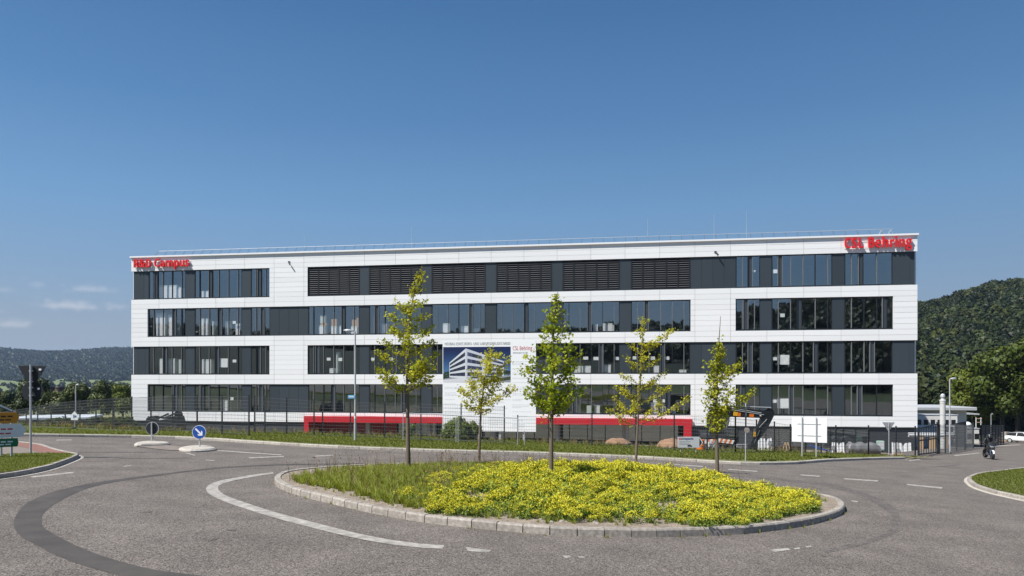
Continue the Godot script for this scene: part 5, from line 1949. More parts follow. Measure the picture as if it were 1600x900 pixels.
	yg.plate(rounded([Vector2(-0.4, 2.22), Vector2(0.4, 2.22), Vector2(0, 1.58)], 0.05), 0.02, Transform3D(Basis(Vector3.UP, -0.2), Vector3(0, 0, -0.06)))
	obj("triangle_plate", yg, M.sign_back_pale, yr)

	advertising_board()


func fill_poly(im: Image, p: PackedVector2Array, c: Color) -> void:
	var y0 := im.get_height()
	var y1 := 0
	for q in p:
		y0 = mini(y0, int(q.y))
		y1 = maxi(y1, int(ceil(q.y)))
	for y in range(maxi(0, y0), mini(im.get_height(), y1 + 1)):
		var xs := []
		for i in p.size():
			var a := p[i]
			var b := p[(i + 1) % p.size()]
			if (a.y <= y + 0.5) != (b.y <= y + 0.5):
				xs.append(a.x + (y + 0.5 - a.y) / (b.y - a.y) * (b.x - a.x))
		xs.sort()
		for k in range(0, xs.size() - 1, 2):
			var x0 := clampi(int(round(xs[k])), 0, im.get_width())
			var x1 := clampi(int(round(xs[k + 1])), 0, im.get_width())
			if x1 > x0:
				im.fill_rect(Rect2i(x0, y, x1 - x0, 1), c)


func poster_image() -> Image:
	# the architect's picture printed on the board: a white and grey office block under a blue sky
	var w := 560
	var h := 288
	var im := Image.create(w, h, false, Image.FORMAT_RGB8)
	for y in h:
		var f := float(y) / h
		im.fill_rect(Rect2i(0, y, w, 1), Color(0.03, 0.13, 0.33).lerp(Color(0.42, 0.62, 0.78), clampf(f * 1.25 - 0.12, 0.0, 1.0)))
	var r := RandomNumberGenerator.new()
	r.seed = 5
	for k in 90:
		var x := r.randf_range(-10, 95)
		var y := r.randf_range(200, 262) + absf(x - 50) * 0.25
		fill_poly(im, PackedVector2Array([Vector2(x - 12, y), Vector2(x, y - 9), Vector2(x + 12, y), Vector2(x, y + 9)]), Color(0.10, 0.19, 0.12).lerp(Color(0.2, 0.3, 0.2), r.randf()))
	for k in 60:
		var x := r.randf_range(480, 560)
		var y := r.randf_range(196, 225)
		fill_poly(im, PackedVector2Array([Vector2(x - 8, y), Vector2(x, y - 7), Vector2(x + 8, y), Vector2(x, y + 7)]), Color(0.12, 0.2, 0.2))
	fill_poly(im, PackedVector2Array([Vector2(0, 262), Vector2(110, 238), Vector2(560, 232), Vector2(560, 288), Vector2(0, 288)]), Color(0.62, 0.63, 0.66))
	fill_poly(im, PackedVector2Array([Vector2(0, 268), Vector2(200, 248), Vector2(330, 270), Vector2(150, 288), Vector2(0, 288)]), Color(0.9, 0.9, 0.91))
	fill_poly(im, PackedVector2Array([Vector2(300, 288), Vector2(560, 240), Vector2(560, 268), Vector2(420, 288)]), Color(0.26, 0.3, 0.2))
	# the corner of the block stands at x = 190; edges run to both sides
	var lf := func(f: float, s: float) -> Vector2: return Vector2(lerpf(190, 52, s), lerpf(lerpf(12, 262, f), lerpf(128, 246, f), s))
	var rt := func(f: float, s: float) -> Vector2: return Vector2(lerpf(190, 505, s), lerpf(lerpf(12, 262, f), lerpf(118, 236, f), s))
	fill_poly(im, PackedVector2Array([lf.call(0, 0), lf.call(0, 1), lf.call(1, 1), lf.call(1, 0)]), Color(0.9, 0.91, 0.93))
	fill_poly(im, PackedVector2Array([rt.call(0, 0), rt.call(0, 1), rt.call(1, 1), rt.call(1, 0)]), Color(0.83, 0.84, 0.88))
	for k in 4:
		var f0 := 0.1 + 0.225 * k
		var f1 := f0 + 0.13
		fill_poly(im, PackedVector2Array([lf.call(f0, 0.04), lf.call(f0, 0.97), lf.call(f1, 0.97), lf.call(f1, 0.04)]), Color(0.16, 0.18, 0.24))
		for s in [[0.04, 0.42], [0.56, 0.98]]:
			fill_poly(im, PackedVector2Array([rt.call(f0, s[0]), rt.call(f0, s[1]), rt.call(f1, s[1]), rt.call(f1, s[0])]), Color(0.2, 0.22, 0.3))
		for q in 14:
			var s0 := 0.05 + q * 0.066 + r.randf() * 0.01
			var c := Color(0.36, 0.4, 0.55).lerp(Color(0.16, 0.18, 0.26), r.randf())
			if s0 < 0.4 or s0 > 0.57:
				fill_poly(im, PackedVector2Array([rt.call(f0 + 0.005, s0), rt.call(f0 + 0.005, s0 + 0.045), rt.call(f1 - 0.005, s0 + 0.045), rt.call(f1 - 0.005, s0)]), c)
			fill_poly(im, PackedVector2Array([lf.call(f0 + 0.005, s0), lf.call(f0 + 0.005, s0 + 0.045), lf.call(f1 - 0.005, s0 + 0.045), lf.call(f1 - 0.005, s0)]), c.darkened(0.25))
	fill_poly(im, PackedVector2Array([rt.call(0.93, 0.1), rt.call(0.93, 0.95), rt.call(1, 0.95), rt.call(1, 0.1)]), Color(0.3, 0.33, 0.28))
	return im


func advertising_board() -> void:
	# local x from the left edge, y from the lower edge of the panel
	var at := Vector3(-4.932, -1.164, -50)
	var t := thing("advertising_board", "tall white building-site board with architect's picture and small print", "board", at, deg_to_rad(-8.0))
	var w := 6.66
	var h := 6.42
	var g := Geo.new()
	g.box(Vector3(w * 0.5, h * 0.5, -0.06), Vector3(w, h, 0.08))
	obj("panel", g, M.board_white, t)
	for x in [0.9, 2.6, 4.1, 5.8]:
		var p := Geo.new()
		p.box(Vector3(x, h * 0.5 - 1.6, -0.22), Vector3(0.16, h + 3.0, 0.2))
		obj("post", p, M.galvanised, t)
	var pm := mat("poster_print", Color.WHITE, 0.5)
	pm.albedo_texture = ImageTexture.create_from_image(poster_image())
	pm.albedo_color = Color(0.93, 0.93, 0.93)
	var q := Geo.new()
	q.quad_uv(Vector3(0.04, 5.95, -0.014), Vector3(4.88, 5.95, -0.014), Vector3(4.88, 3.45, -0.014), Vector3(0.04, 3.45, -0.014), Vector3.BACK)
	obj("printed_picture", q, pm, t)
	write("NEUBAU EINES BÜRO- UND LABORGEBÄUDES M600", 0.19, 4.72, 0.006, M.print_grey, t, Vector3(0.14, 6.08, -0.014), "heading", false)
	write("CSL Behring", 0.27, 1.38, 0.006, M.print_red, t, Vector3(5.02, 5.7, -0.014), "company_name", false)
	write("Biotherapies for Life", 0.08, 1.05, 0.006, M.print_grey, t, Vector3(5.04, 5.48, -0.014), "small_print", false)
	var s := Geo.new()
	var r := RandomNumberGenerator.new()
	r.seed = 77
	for col in [[0.15, 1.35], [1.75, 1.35], [3.35, 1.35], [5.0, 1.3]]:
		var y := 3.1 if col[0] < 4.9 else 4.9
		while y > 0.25:
			var blk := r.randi_range(1, 3)
			for k in blk:
				var x: float = col[0]
				var end: float = col[0] + col[1] * r.randf_range(0.45, 1.0)
				while x < end:
					var l := r.randf_range(0.08, 0.24)
					s.box(Vector3(x + l * 0.5, y, -0.017), Vector3(l, 0.026, 0.005))
					x += l + 0.04
				y -= 0.095
			y -= 0.2
	stuff(obj("small_print_lines", s, M.print_faint, t))


# ---------------------------------------------------------------- building site
func rock_geo(seed_no: int, size: Vector3, rough := 0.25) -> Geo:
	var g := Geo.new()
	g.ball(Vector3.ZERO, Vector3.ONE, 7, 12)
	var f := FastNoiseLite.new()
	f.seed = seed_no
	f.frequency = 0.9
	f.fractal_octaves = 4
	for k in g.v.size():
		var p := g.v[k]
		g.v[k] = p * (1.0 + rough * 1.6 * f.get_noise_3dv(p * 1.4)) * size
	for k in range(0, g.v.size(), 3):
		var nn := (g.v[k + 1] - g.v[k]).cross(g.v[k + 2] - g.v[k]).normalized()
		if nn.dot(g.v[k]) < 0.0:
			nn = -nn
		for q in 3:
			g.n[k + q] = (nn + (g.n[k + q] / size).normalized() * 0.8).normalized()
	return g


func site_things() -> void:
	excavator()
	loader()
	# heaps of reddish earth
	for s in [[Vector2(6.675, -44.5), 0.8, 0.4, "flat heap of reddish earth below the portal's right half"], [Vector2(9.7, -43.2), 0.95, 0.52, "larger heap of reddish earth left of the low grey board"], [Vector2(10.954, -43.5), 0.6, 0.35, "small heap of reddish earth behind the low grey board"]]:
		var t := thing("earth_heap", s[3], "heap", at_land(s[0], 0.05), rng.randf() * 3.0, "earth heaps behind the fence")
		obj("earth", rock_geo(rng.randi() % 99, Vector3(s[1], s[2], s[1] * 0.8), 0.2), M.earth, t)
		var st := Geo.new()
		for k in 9:
			var w := rng.randf() * TAU
			st.join(rock_geo(k + 7, Vector3.ONE * rng.randf_range(0.05, 0.13)), Transform3D(Basis(), Vector3(cos(w) * s[1], 0.05, sin(w) * s[1] * 0.8)))
		stuff(obj("loose_stones", st, M.stone, t))
	for s in [[1094, 705, 42.0, "machine_orange", "orange drum beside the low grey board"], [1079, 704, 43.6, "tail_red", "red drum partly behind the low grey board"]]:
		var t := thing("drum", s[4], "barrel", Vector3(0,0,0), 0.0)
		var x: float = (s[0] - 800.0) / 1100.0 * s[2]
		t.position = at_land(Vector2(x, -s[2]))
		var g := Geo.new()
		g.lathe([Vector2(0, 0), Vector2(0.26, 0), Vector2(0.27, 0.05), Vector2(0.26, 0.28), Vector2(0.28, 0.3), Vector2(0.26, 0.33), Vector2(0.26, 0.58), Vector2(0.28, 0.6), Vector2(0.25, 0.64), Vector2(0, 0.64)], 16)
		obj("body", g, M[s[3]], t)
		var l := Geo.new()
		l.lathe([Vector2(0, 0.65), Vector2(0.05, 0.65), Vector2(0.05, 0.67), Vector2(0, 0.67)], 10, Transform3D(Basis(), Vector3(0.12, 0, 0)))
		obj("bung", l, M.machine_black, t)
	# red and white barrier boards leaning before the excavator
	for s in [[1103, 690, 42.6, 0.06, 1.35, "striped barrier board left of the rightmost roundabout tree"], [1131, 689, 42.8, -0.12, 1.1, "striped barrier board right of the rightmost roundabout tree"], [1098, 700, 42.2, 0.5, 0.8, "short tilted striped board beside the orange drum"]]:
		var x: float = (s[0] - 800.0) / 1100.0 * s[2]
		var y: float = 2.3 + (597.0 - s[1]) / 1100.0 * s[2]
		var t := thing("barrier_board", s[5], "barrier", Vector3(x, y, -s[2]), 0.0, "striped barrier boards before the excavator")
		t.rotation.z = s[3]
		var n := 8
		for k in n:
			var x0: float = -s[4] * 0.5 + s[4] * k / n
			var w: float = s[4] / n
			var g := Geo.new()
			g.plate(PackedVector2Array([Vector2(x0, -0.12), Vector2(x0 + w, -0.12), Vector2(x0 + w + 0.08, 0.12), Vector2(x0 + 0.08, 0.12)]), 0.04, Transform3D())
			obj("stripe", g, M.machine_orange if k % 2 == 0 else M.sign_white, t)
		for e in [-0.4, 0.4]:
			var g := Geo.new()
			g.bar(Vector3(e * s[4], 0.1, -0.03), Vector3(e * s[4] + (0.1 if e > 0.0 else -0.1), -0.75, -0.03), 0.05, 0.03)
			obj("leg", g, M.steel_dark, t)
	var rd := thing("cable_reel", "pale cable reel before the excavator", "reel", Vector3(12.103, -1.632, -42.4))
	for z in [-0.16, 0.16]:
		var g := Geo.new()
		var ring := circle(0.29, 20)
		for i in 20:
			g.bar(Vector3(ring[i].x, ring[i].y + 0.1, z), Vector3(ring[(i + 1) % 20].x, ring[(i + 1) % 20].y + 0.1, z), 0.05, 0.03)
		for k in 3:
			var a := Vector2(0.29, 0).rotated(PI * k / 3.0)
			g.bar(Vector3(a.x, a.y + 0.1, z), Vector3(-a.x, -a.y + 0.1, z), 0.04, 0.02)
		obj("flange", g, M.sack_white, rd)
	var hub := Geo.new()
	hub.tube([Vector3(0, 0.1, -0.16), Vector3(0, 0.1, 0.16)], [0.15, 0.15], 14)
	obj("hub", hub, M.machine_grey, rd)
	# stacked and wrapped material in front of the plinth
	for s in [[1195, 684, 705, 58.0, 20, "torn white sheeting near the excavator bucket"], [1309, 691, 706, 63.0, 18, "torn white sheeting left of the grey wrapped stack"], [1408, 691, 708, 62.5, 28, "torn white sheeting at the right end of the plinth"]]:
		var x: float = (s[0] - 800.0) / 1100.0 * s[3]
		var sc: float = s[3] / 1100.0
		var t := thing("sheeting", s[5], "plastic sheet", Vector3(x, 2.3 + (597.0 - s[2]) * sc - 0.1, -s[3]), deg_to_rad(-8.0), "torn white sheets leaning on the building")
		var g := Geo.new()
		var w: float = s[4] * sc
		var h: float = (s[2] - s[1]) * sc + 0.1
		var n := 14
		for k in n:
			var x0 := -w * 0.5 + w * k / n
			var x1 := -w * 0.5 + w * (k + 1) / n
			var h0 := h * (0.97 - 0.28 * exp(-pow((k - 8.5) * 0.9, 2.0)) + 0.03 * sin(k * 2.0))
			var h1 := h * (0.97 - 0.28 * exp(-pow((k - 7.5) * 0.9, 2.0)) + 0.03 * sin((k + 1) * 2.0))
			var z0 := 0.06 * sin(k * 1.9)
			var z1 := 0.06 * sin((k + 1) * 1.9)
			g.quad(Vector3(x0, 0, z0 + 0.1), Vector3(x1, 0, z1 + 0.1), Vector3(x1, h1, z1), Vector3(x0, h0, z0), Vector3.BACK)
			g.quad(Vector3(x0, 0, z0 + 0.09), Vector3(x1, 0, z1 + 0.09), Vector3(x1, h1, z1 - 0.01), Vector3(x0, h0, z0 - 0.01), Vector3.FORWARD)
		obj("sheet", g, M.sack_white, t)
		for q in 1:
			var dk := Geo.new()
			var cx := rng.randf_range(-0.38, 0.38) * w
			var cy := rng.randf_range(0.25, 0.7) * h
			var blot := PackedVector2Array()
			for m in 9:
				blot.append(Vector2(cx, cy) + Vector2(cos(TAU * m / 9.0), sin(TAU * m / 9.0)) * rng.randf_range(0.12, 0.28))
			dk.plate(blot, 0.004, Transform3D(Basis(), Vector3(0, 0, 0.175)))
			obj("dark_print", dk, M.sign_back_pale, t)
		var wt := Geo.new()
		wt.box(Vector3(0, 0.04, 0.16), Vector3(w * 0.9, 0.08, 0.12))
		obj("weight", wt, M.wood, t)
	var wr := thing("wrapped_stack", "long stack of material wrapped in grey foil by the plinth", "wrapped stack", Vector3(31.136, -3.922, -62.5), deg_to_rad(-8.0))
	var wg := Geo.new()
	var secs := []
	for k in 12:
		var f := k / 11.0
		var hh := 0.82 + 0.1 * sin(k * 1.7) - (0.25 if k == 0 or k == 11 else 0.0)
		var d := 0.5 + 0.05 * sin(k * 2.3)
		secs.append([Vector3(-1.35 + 2.7 * f, -0.1, -d), Vector3(-1.35 + 2.7 * f, hh * 0.8, -d), Vector3(-1.35 + 2.7 * f, hh, -d * 0.5), Vector3(-1.35 + 2.7 * f, hh * 1.02, d * 0.5), Vector3(-1.35 + 2.7 * f, hh * 0.78, d), Vector3(-1.35 + 2.7 * f, hh * 0.4, d * 1.06), Vector3(-1.35 + 2.7 * f, -0.1, d)])
	wg.loft(secs)
	obj("foil", wg, M.foil, wr)
	var plt := Geo.new()
	for z in [-0.4, 0.0, 0.4]:
		plt.box(Vector3(0, -0.12, z), Vector3(2.6, 0.1, 0.1))
	obj("pallet", plt, M.wood, wr)
	var gc := thing("site_cabinet", "pale green cabinet right of the grey wrapped stack", "cabinet", Vector3(32.96, -3.771, -63), deg_to_rad(-8.0))
	var gg := Geo.new()
	gg.cbox(Vector3(0, 0.4, 0), Vector3(0.56, 0.82, 0.4), 0.01)
	obj("body", gg, M.pale_green, gc)
	var gd := Geo.new()
	gd.box(Vector3(0, 0.42, 0.204), Vector3(0.48, 0.68, 0.01))
	obj("door", gd, M.sack_white, gc)
	gd = Geo.new()
	for x in [-0.22, 0.22]:
		gd.box(Vector3(x, -0.12, 0), Vector3(0.06, 0.25, 0.3))
	obj("leg", gd, M.steel_dark, gc)
	var la := thing("ladder", "pale folding ladder standing left of the white sign board", "ladder", Vector3(17.94, -2.551, -46), 0.5)
	for s in [-1.0, 1.0]:
		var g := Geo.new()
		for x in [-0.16, 0.16]:
			g.bar(Vector3(x, -0.05, 0.28 * s), Vector3(x * 0.8, 0.9, 0.02 * s), 0.04, 0.03)
		for k in 3:
			var f := 0.25 + k * 0.25
			g.bar(Vector3(-0.15, 0.9 * f, 0.28 * s * (1.0 - f)), Vector3(0.15, 0.9 * f, 0.28 * s * (1.0 - f)), 0.03, 0.03)
		obj("ladder_side", g, M.wood, la)
	var bp := thing("pipe", "blue plastic pipe leaning behind the white sign board", "pipe", Vector3(24.64, -3.096, -56))
	var bg := Geo.new()
	bg.tube([Vector3(-1.0, 0.35, 0), Vector3(0, 0.05, 0.1), Vector3(0.7, -0.1, 0.1)], [0.06, 0.06, 0.06], 8)
	obj("tube", bg, M.sign_blue, bp)
	for s in [[1238, 700, 55.0, 0.8, "dark pallet stack behind the white board's left pole"], [1222, 702, 57.0, 1.0, "dark pallet stack left of the white board"]]:
		var x: float = (s[0] - 800.0) / 1100.0 * s[2]
		var t := thing("pallet_stack", s[4], "pallets", at_land(Vector2(x, -s[2])), -0.2, "pallet stacks behind the fence")
		for k in 6:
			var g := Geo.new()
			for z in [-0.5, -0.25, 0.0, 0.25, 0.5]:
				g.box(Vector3(0, 0.13 + k * 0.145, z), Vector3(1.2, 0.022, 0.14))
			for xx in [-0.5, 0.0, 0.5]:
				g.box(Vector3(xx, 0.06 + k * 0.145, 0), Vector3(0.1, 0.1, 1.1))
			obj("pallet", g, M.bark_dark, t)


func excavator() -> void:
	# local x to the right, y up; origin on the ground below the slewing ring
	var d := 46.5
	var x := (1122.0 - 800.0) / 1100.0 * d
	var gy := 2.3 + (597.0 - 712.0) / 1100.0 * d
	var t := thing("excavator", "black excavator with raised boom and hanging stick, orange hazard plates, behind the fence", "excavator", Vector3(x, gy, -d))
	for z in [-0.75, 0.75]:
		var g := Geo.new()
		var prof := PackedVector2Array()
		for k in 9:
			var a := PI * 0.5 + PI * k / 8.0
			prof.append(Vector2(-0.95 + cos(a) * 0.3, 0.32 + sin(a) * 0.3))
		for k in 9:
			var a := -PI * 0.5 + PI * k / 8.0
			prof.append(Vector2(0.95 + cos(a) * 0.3, 0.32 + sin(a) * 0.3))
		g.plate(prof, 0.4, Transform3D(Basis(), Vector3(0, 0, z - 0.2)))
		var o := obj("track", g, M.rubber, t)
		var w := Geo.new()
		for k in 5:
			w.tube([Vector3(-0.9 + 0.45 * k, 0.3, z - 0.22), Vector3(-0.9 + 0.45 * k, 0.3, z + 0.22)], [0.16, 0.16], 12)
		stuff(obj("track_wheels", w, M.machine_grey, o))
	var hs := Geo.new()
	hs.cbox(Vector3(-0.1, 1.05, 0), Vector3(1.9, 0.75, 1.7), 0.12)
	obj("engine_housing", hs, M.machine_black, t)
	var cab := Geo.new()
	cab.cbox(Vector3(0.65, 1.35, 0.35), Vector3(0.95, 0.95, 0.95), 0.1)
	var cb := obj("cab", cab, M.machine_black, t)
	for s in [[Vector3(0.65, 1.5, 0.835), Vector3(0.75, 0.5, 0.02)], [Vector3(1.135, 1.5, 0.35), Vector3(0.02, 0.5, 0.75)]]:
		var g := Geo.new()
		g.box(s[0], s[1])
		obj("cab_window", g, M.glass, cb)
	var px := func(a: float, b: float) -> Vector3: return Vector3((a - 1122.0) / 1100.0 * d, (712.0 - b) / 1100.0 * d, 0)
	# boom in two limbs, as plates with thickness
	var b1 := Geo.new()
	b1.plate(PackedVector2Array([v2(px.call(1112, 690)), v2(px.call(1130, 690)), v2(px.call(1139, 652)), v2(px.call(1146, 640)), v2(px.call(1136, 634)), v2(px.call(1110, 640)), v2(px.call(1105, 654))]), 0.36, Transform3D(Basis(), Vector3(0, 0, -0.18)))
	obj("boom_root", b1, M.machine_black, t)
	var b2 := Geo.new()
	b2.plate(PackedVector2Array([v2(px.call(1132, 651)), v2(px.call(1188, 653)), v2(px.call(1207, 645)), v2(px.call(1206, 638)), v2(px.call(1192, 641)), v2(px.call(1136, 637))]), 0.3, Transform3D(Basis(), Vector3(0, 0, -0.15)))
	obj("boom", b2, M.machine_black, t)
	var st := Geo.new()
	st.plate(PackedVector2Array([v2(px.call(1199, 637)), v2(px.call(1208, 641)), v2(px.call(1209, 648)), v2(px.call(1199, 668)), v2(px.call(1178, 696)), v2(px.call(1170, 698)), v2(px.call(1184, 665)), v2(px.call(1189, 651))]), 0.28, Transform3D(Basis(), Vector3(0, 0, -0.14)))
	obj("stick", st, M.machine_black, t)
	for c in [[1140, 634.5, 1170, 635.5, 0.055, 0.2], [1170, 635.5, 1203, 636.6, 0.03, 0.2], [1131, 680, 1137, 655, 0.07, 0.24], [1185, 668, 1197, 655, 0.04, 0.17], [1177, 692, 1186, 672, 0.03, 0.17]]:
		var g := Geo.new()
		var a: Vector3 = px.call(c[0], c[1])
		var b: Vector3 = px.call(c[2], c[3])
		g.tube([a + Vector3(0, 0, c[5]), b + Vector3(0, 0, c[5])], [c[4], c[4]], 10)
		obj("hydraulic_cylinder", g, M.galvanised if c[4] == 0.03 and c[0] < 1172 else M.machine_grey, t)
	for c in [[1142, 640, 1160, 643], [1160, 643, 1192, 648], [1144, 638, 1188, 645]]:
		var g := Geo.new()
		g.tube([px.call(c[0], c[1]) + Vector3(0, 0, 0.17), px.call(c[2], c[3]) + Vector3(0, 0, 0.17)], [0.025, 0.025], 6)
		obj("hose", g, M.galvanised, t)
	for c in [[1148, 646.5, 0.3, 0.26, "machine_yellow"], [1154, 647.5, 0.16, 0.24, "machine_orange"], [1173, 649, 0.3, 0.2, "machine_orange"], [1178.5, 678, 0.22, 0.32, "machine_yellow"], [1141, 645, 0.1, 0.22, "sign_white"], [1187, 648.5, 0.1, 0.14, "sign_white"]]:
		var g := Geo.new()
		g.box(px.call(c[0], c[1]) + Vector3(0, 0, 0.165), Vector3(c[2], c[3], 0.012), Basis(Vector3.BACK, -0.12))
		obj("hazard_plate", g, M[c[4]], t)
	var bk := Geo.new()
	bk.plate(PackedVector2Array([v2(px.call(1178, 693)), v2(px.call(1181, 701)), v2(px.call(1175, 708)), v2(px.call(1163, 709)), v2(px.call(1160, 704)), v2(px.call(1170, 700)), v2(px.call(1170, 695))]), 0.6, Transform3D(Basis(), Vector3(0, 0, -0.3)))
	obj("bucket", bk, M.machine_black, t)
	var bx := thing("tool_box", "light grey box between excavator cab and bucket", "box", Vector3(15.622, -2.544, -48))
	var g := Geo.new()
	g.cbox(Vector3(0, 0.28, 0), Vector3(0.72, 0.58, 0.5), 0.02)
	obj("body", g, M.sign_back_pale, bx)
	g = Geo.new()
	g.box(Vector3(0, 0.575, 0), Vector3(0.76, 0.03, 0.54))
	obj("lid", g, M.galvanised, bx)


func v2(p: Vector3) -> Vector2:
	return Vector2(p.x, p.y)


func loader() -> void:
	var d := 58.0
	var t := thing("loader", "dark wheeled loader with lowered arm behind the left fence", "loader", Vector3((258.0 - 800.0) / 1100.0 * d, 2.3 + (597.0 - 676.0) / 1100.0 * d, -d))
	var px := func(a: float, b: float) -> Vector2: return Vector2((a - 258.0) / 1100.0 * d, (676.0 - b) / 1100.0 * d)
	var body := Geo.new()
	body.plate(PackedVector2Array([px.call(238, 668), px.call(240, 661), px.call(252, 656), px.call(262, 655), px.call(272, 650), px.call(282, 650), px.call(286, 664), px.call(284, 670), px.call(245, 670)]), 1.3, Transform3D(Basis(), Vector3(0, 0, -0.65)))
	obj("body", body, M.machine_black, t)
	var seat := Geo.new()
	seat.plate(PackedVector2Array([px.call(274, 652), px.call(275, 644), px.call(279, 641), px.call(283, 645), px.call(284, 652)]), 0.5, Transform3D(Basis(), Vector3(0, 0, -0.25)))
	obj("seat", seat, M.machine_black, t)
	for z in [-0.6, 0.6]:
		var arm := Geo.new()
		var a: Vector2 = px.call(269, 646)
		var b: Vector2 = px.call(251, 654)
		var c: Vector2 = px.call(237, 651)
		arm.bar(Vector3(a.x, a.y, z), Vector3(b.x, b.y, z), 0.1, 0.14)
		arm.bar(Vector3(b.x, b.y, z), Vector3(c.x, c.y, z), 0.1, 0.14)
		obj("lift_arm", arm, M.machine_black, t)
	var bk := Geo.new()
	bk.plate(PackedVector2Array([px.call(240, 650), px.call(236, 653), px.call(233, 664), px.call(238, 668), px.call(242, 660)]), 1.5, Transform3D(Basis(), Vector3(0, 0, -0.75)))
	obj("bucket", bk, M.machine_black, t)
	for w in [[248, 0.5], [278, 0.5], [248, -0.7], [278, -0.7]]:
		var g := Geo.new()
		var c: Vector2 = px.call(w[0], 669)
		g.lathe([Vector2(0.1, 0), Vector2(0.3, 0), Vector2(0.36, 0.05), Vector2(0.36, 0.22), Vector2(0.3, 0.27), Vector2(0.1, 0.27)], 18, Transform3D(Basis(Vector3.RIGHT, PI * 0.5), Vector3(c.x, c.y, w[1])))
		obj("wheel", g, M.rubber, t)


# ---------------------------------------------------------------- the works yard right of the building
func yard_on_the_right() -> void:
	var hall := thing("works_hall", "low pale hall with flat grey roof right of the building", "building", Vector3(54.545, -2.325, -96) * Vector3(1, 0, 1) + Vector3(0, -5.6, 0), deg_to_rad(-6.0))
	var g := Geo.new()
	g.box(Vector3(-1.0, 2.0, -5), Vector3(16.0, 4.2, 10))
	obj("wall", g, M.container, hall)
	g = Geo.new()
	g.cbox(Vector3(-0.8, 4.3, -4.8), Vector3(17.4, 0.45, 11.4), 0.05)
	obj("roof", g, M.roof_grey, hall)
	for k in 6:
		var w := Geo.new()
		w.box(Vector3(-7.6 + 2.5 * k, 3.35, 0.03), Vector3(1.7, 0.5, 0.05))
		obj("window", w, M.frame_dark, hall)
	for k in 2:
		var w := Geo.new()
		w.box(Vector3(0.3 + 2.9 * k, 1.7, 0.03), Vector3(2.3, 1.5, 0.06))
		obj("gate_opening", w, M.machine_black, hall)
	var annex := thing("works_annex", "grey annex with canopy roof behind the silver chimney", "building", Vector3(62.455, -2.973, -100) * Vector3(1, 0, 1) + Vector3(0, -6.0, 0), deg_to_rad(-6.0))
	g = Geo.new()
	g.box(Vector3(0.9, 1.8, -3), Vector3(2.0, 4.0, 6))
	obj("wall", g, M.machine_grey, annex)
	g = Geo.new()
	g.box(Vector3(-0.4, 3.95, -2.5), Vector3(6.4, 0.2, 8.5), Basis(Vector3.BACK, -0.04))
	obj("canopy_roof", g, M.roof_grey, annex)
	for x in [-2.6, -1.2]:
		var c := Geo.new()
		c.box(Vector3(x, 1.8, 0.6), Vector3(0.16, 4.0, 0.16))
		obj("canopy_post", c, M.plaster, annex)
	g = Geo.new()
	g.box(Vector3(0.9, 2.2, 0.03), Vector3(1.2, 1.4, 0.05))
	obj("door", g, M.sign_back_pale, annex)
	var ch := thing("chimney", "shiny silver chimney pipe with cap beside the building", "chimney", Vector3(37.321, -2.857, -61))
	g = Geo.new()
	g.lathe([Vector2(0.21, -0.6), Vector2(0.22, 0.0), Vector2(0.22, 3.47), Vector2(0.245, 3.5), Vector2(0.245, 3.6), Vector2(0.15, 3.65)], 24)
	obj("pipe", g, M.silver_duct, ch)
	g = Geo.new()
	g.lathe([Vector2(0.15, 3.64), Vector2(0.15, 3.85), Vector2(0.2, 3.87), Vector2(0.18, 4.03), Vector2(0.09, 4.14), Vector2(0, 4.16)], 20)
	obj("cap", g, M.galvanised, ch)
	for k in 4:
		g = Geo.new()
		g.lathe([Vector2(0.22, 0.3 + k), Vector2(0.232, 0.31 + k), Vector2(0.232, 0.36 + k), Vector2(0.22, 0.37 + k)], 20)
		obj("ring_joint", g, M.galvanised, ch)
	# pale site containers behind the gate
	for s in [[1452, 688, 72.0, 3.6, 1.35, "long pale site container behind the gate"], [1500, 690, 84.0, 3.2, 1.6, "pale container right of the silver chimney"], [1456, 668, 88.0, 5.0, 1.6, "cream container with dark openings behind the gate, upper one"]]:
		var x: float = (s[0] - 800.0) / 1100.0 * s[2]
		var y: float = 2.3 + (597.0 - s[1]) / 1100.0 * s[2]
		var t := thing("site_container", s[5], "container", Vector3(x, y, -s[2]), deg_to_rad(-6.0), "pale containers in the works yard")
		g = Geo.new()
		g.cbox(Vector3(0, s[4] * 0.5 - 0.3, 0), Vector3(s[3], s[4] + 0.6, 2.2), 0.04)
		obj("body", g, M.container, t)
		g = Geo.new()
		for k in int(s[3] / 0.8):
			g.box(Vector3(-s[3] * 0.5 + 0.5 + 0.8 * k, s[4] * 0.45, 1.11), Vector3(0.5, s[4] * 0.4, 0.03))
		stuff(obj("dark_openings", g, M.frame_dark, t))
		g = Geo.new()
		g.box(Vector3(0, s[4] + 0.04, 0), Vector3(s[3] + 0.1, 0.08, 2.3))
		obj("roof", g, M.roof_grey, t)
	# white pipes on low stands
	for s in [[1448, 682, 60.0, 1.5, "left white pipe bundle on a low stand behind the gate"], [1477, 681, 63.0, 0.7, "right white pipe bundle on a low stand behind the gate"]]:
		var x: float = (s[0] - 800.0) / 1100.0 * s[2]
		var y: float = 2.3 + (597.0 - s[1]) / 1100.0 * s[2]
		var t := thing("pipe_rack", s[4], "pipe rack", Vector3(x, y, -s[2]), -0.1, "pipe racks behind the gate")
		for k in 3:
			g = Geo.new()
			g.tube([Vector3(-s[3], k * 0.13, 0.1 * (k % 2)), Vector3(s[3], k * 0.13, 0.1 * (k % 2))], [0.06, 0.06], 8)
			obj("pipe", g, M.sack_white, t)
		for e in [-0.3, 0.3]:
			g = Geo.new()
			g.box(Vector3(e * s[3], -0.9, 0), Vector3(0.4, 1.75, 0.15))
			obj("stand", g, M.wood, t)
	# white tank and scaffold frame above the dark fence
	var tk := thing("tank", "rounded white tank behind the dark fence", "tank", Vector3(55.587, -2.938, -86))
	g = Geo.new()
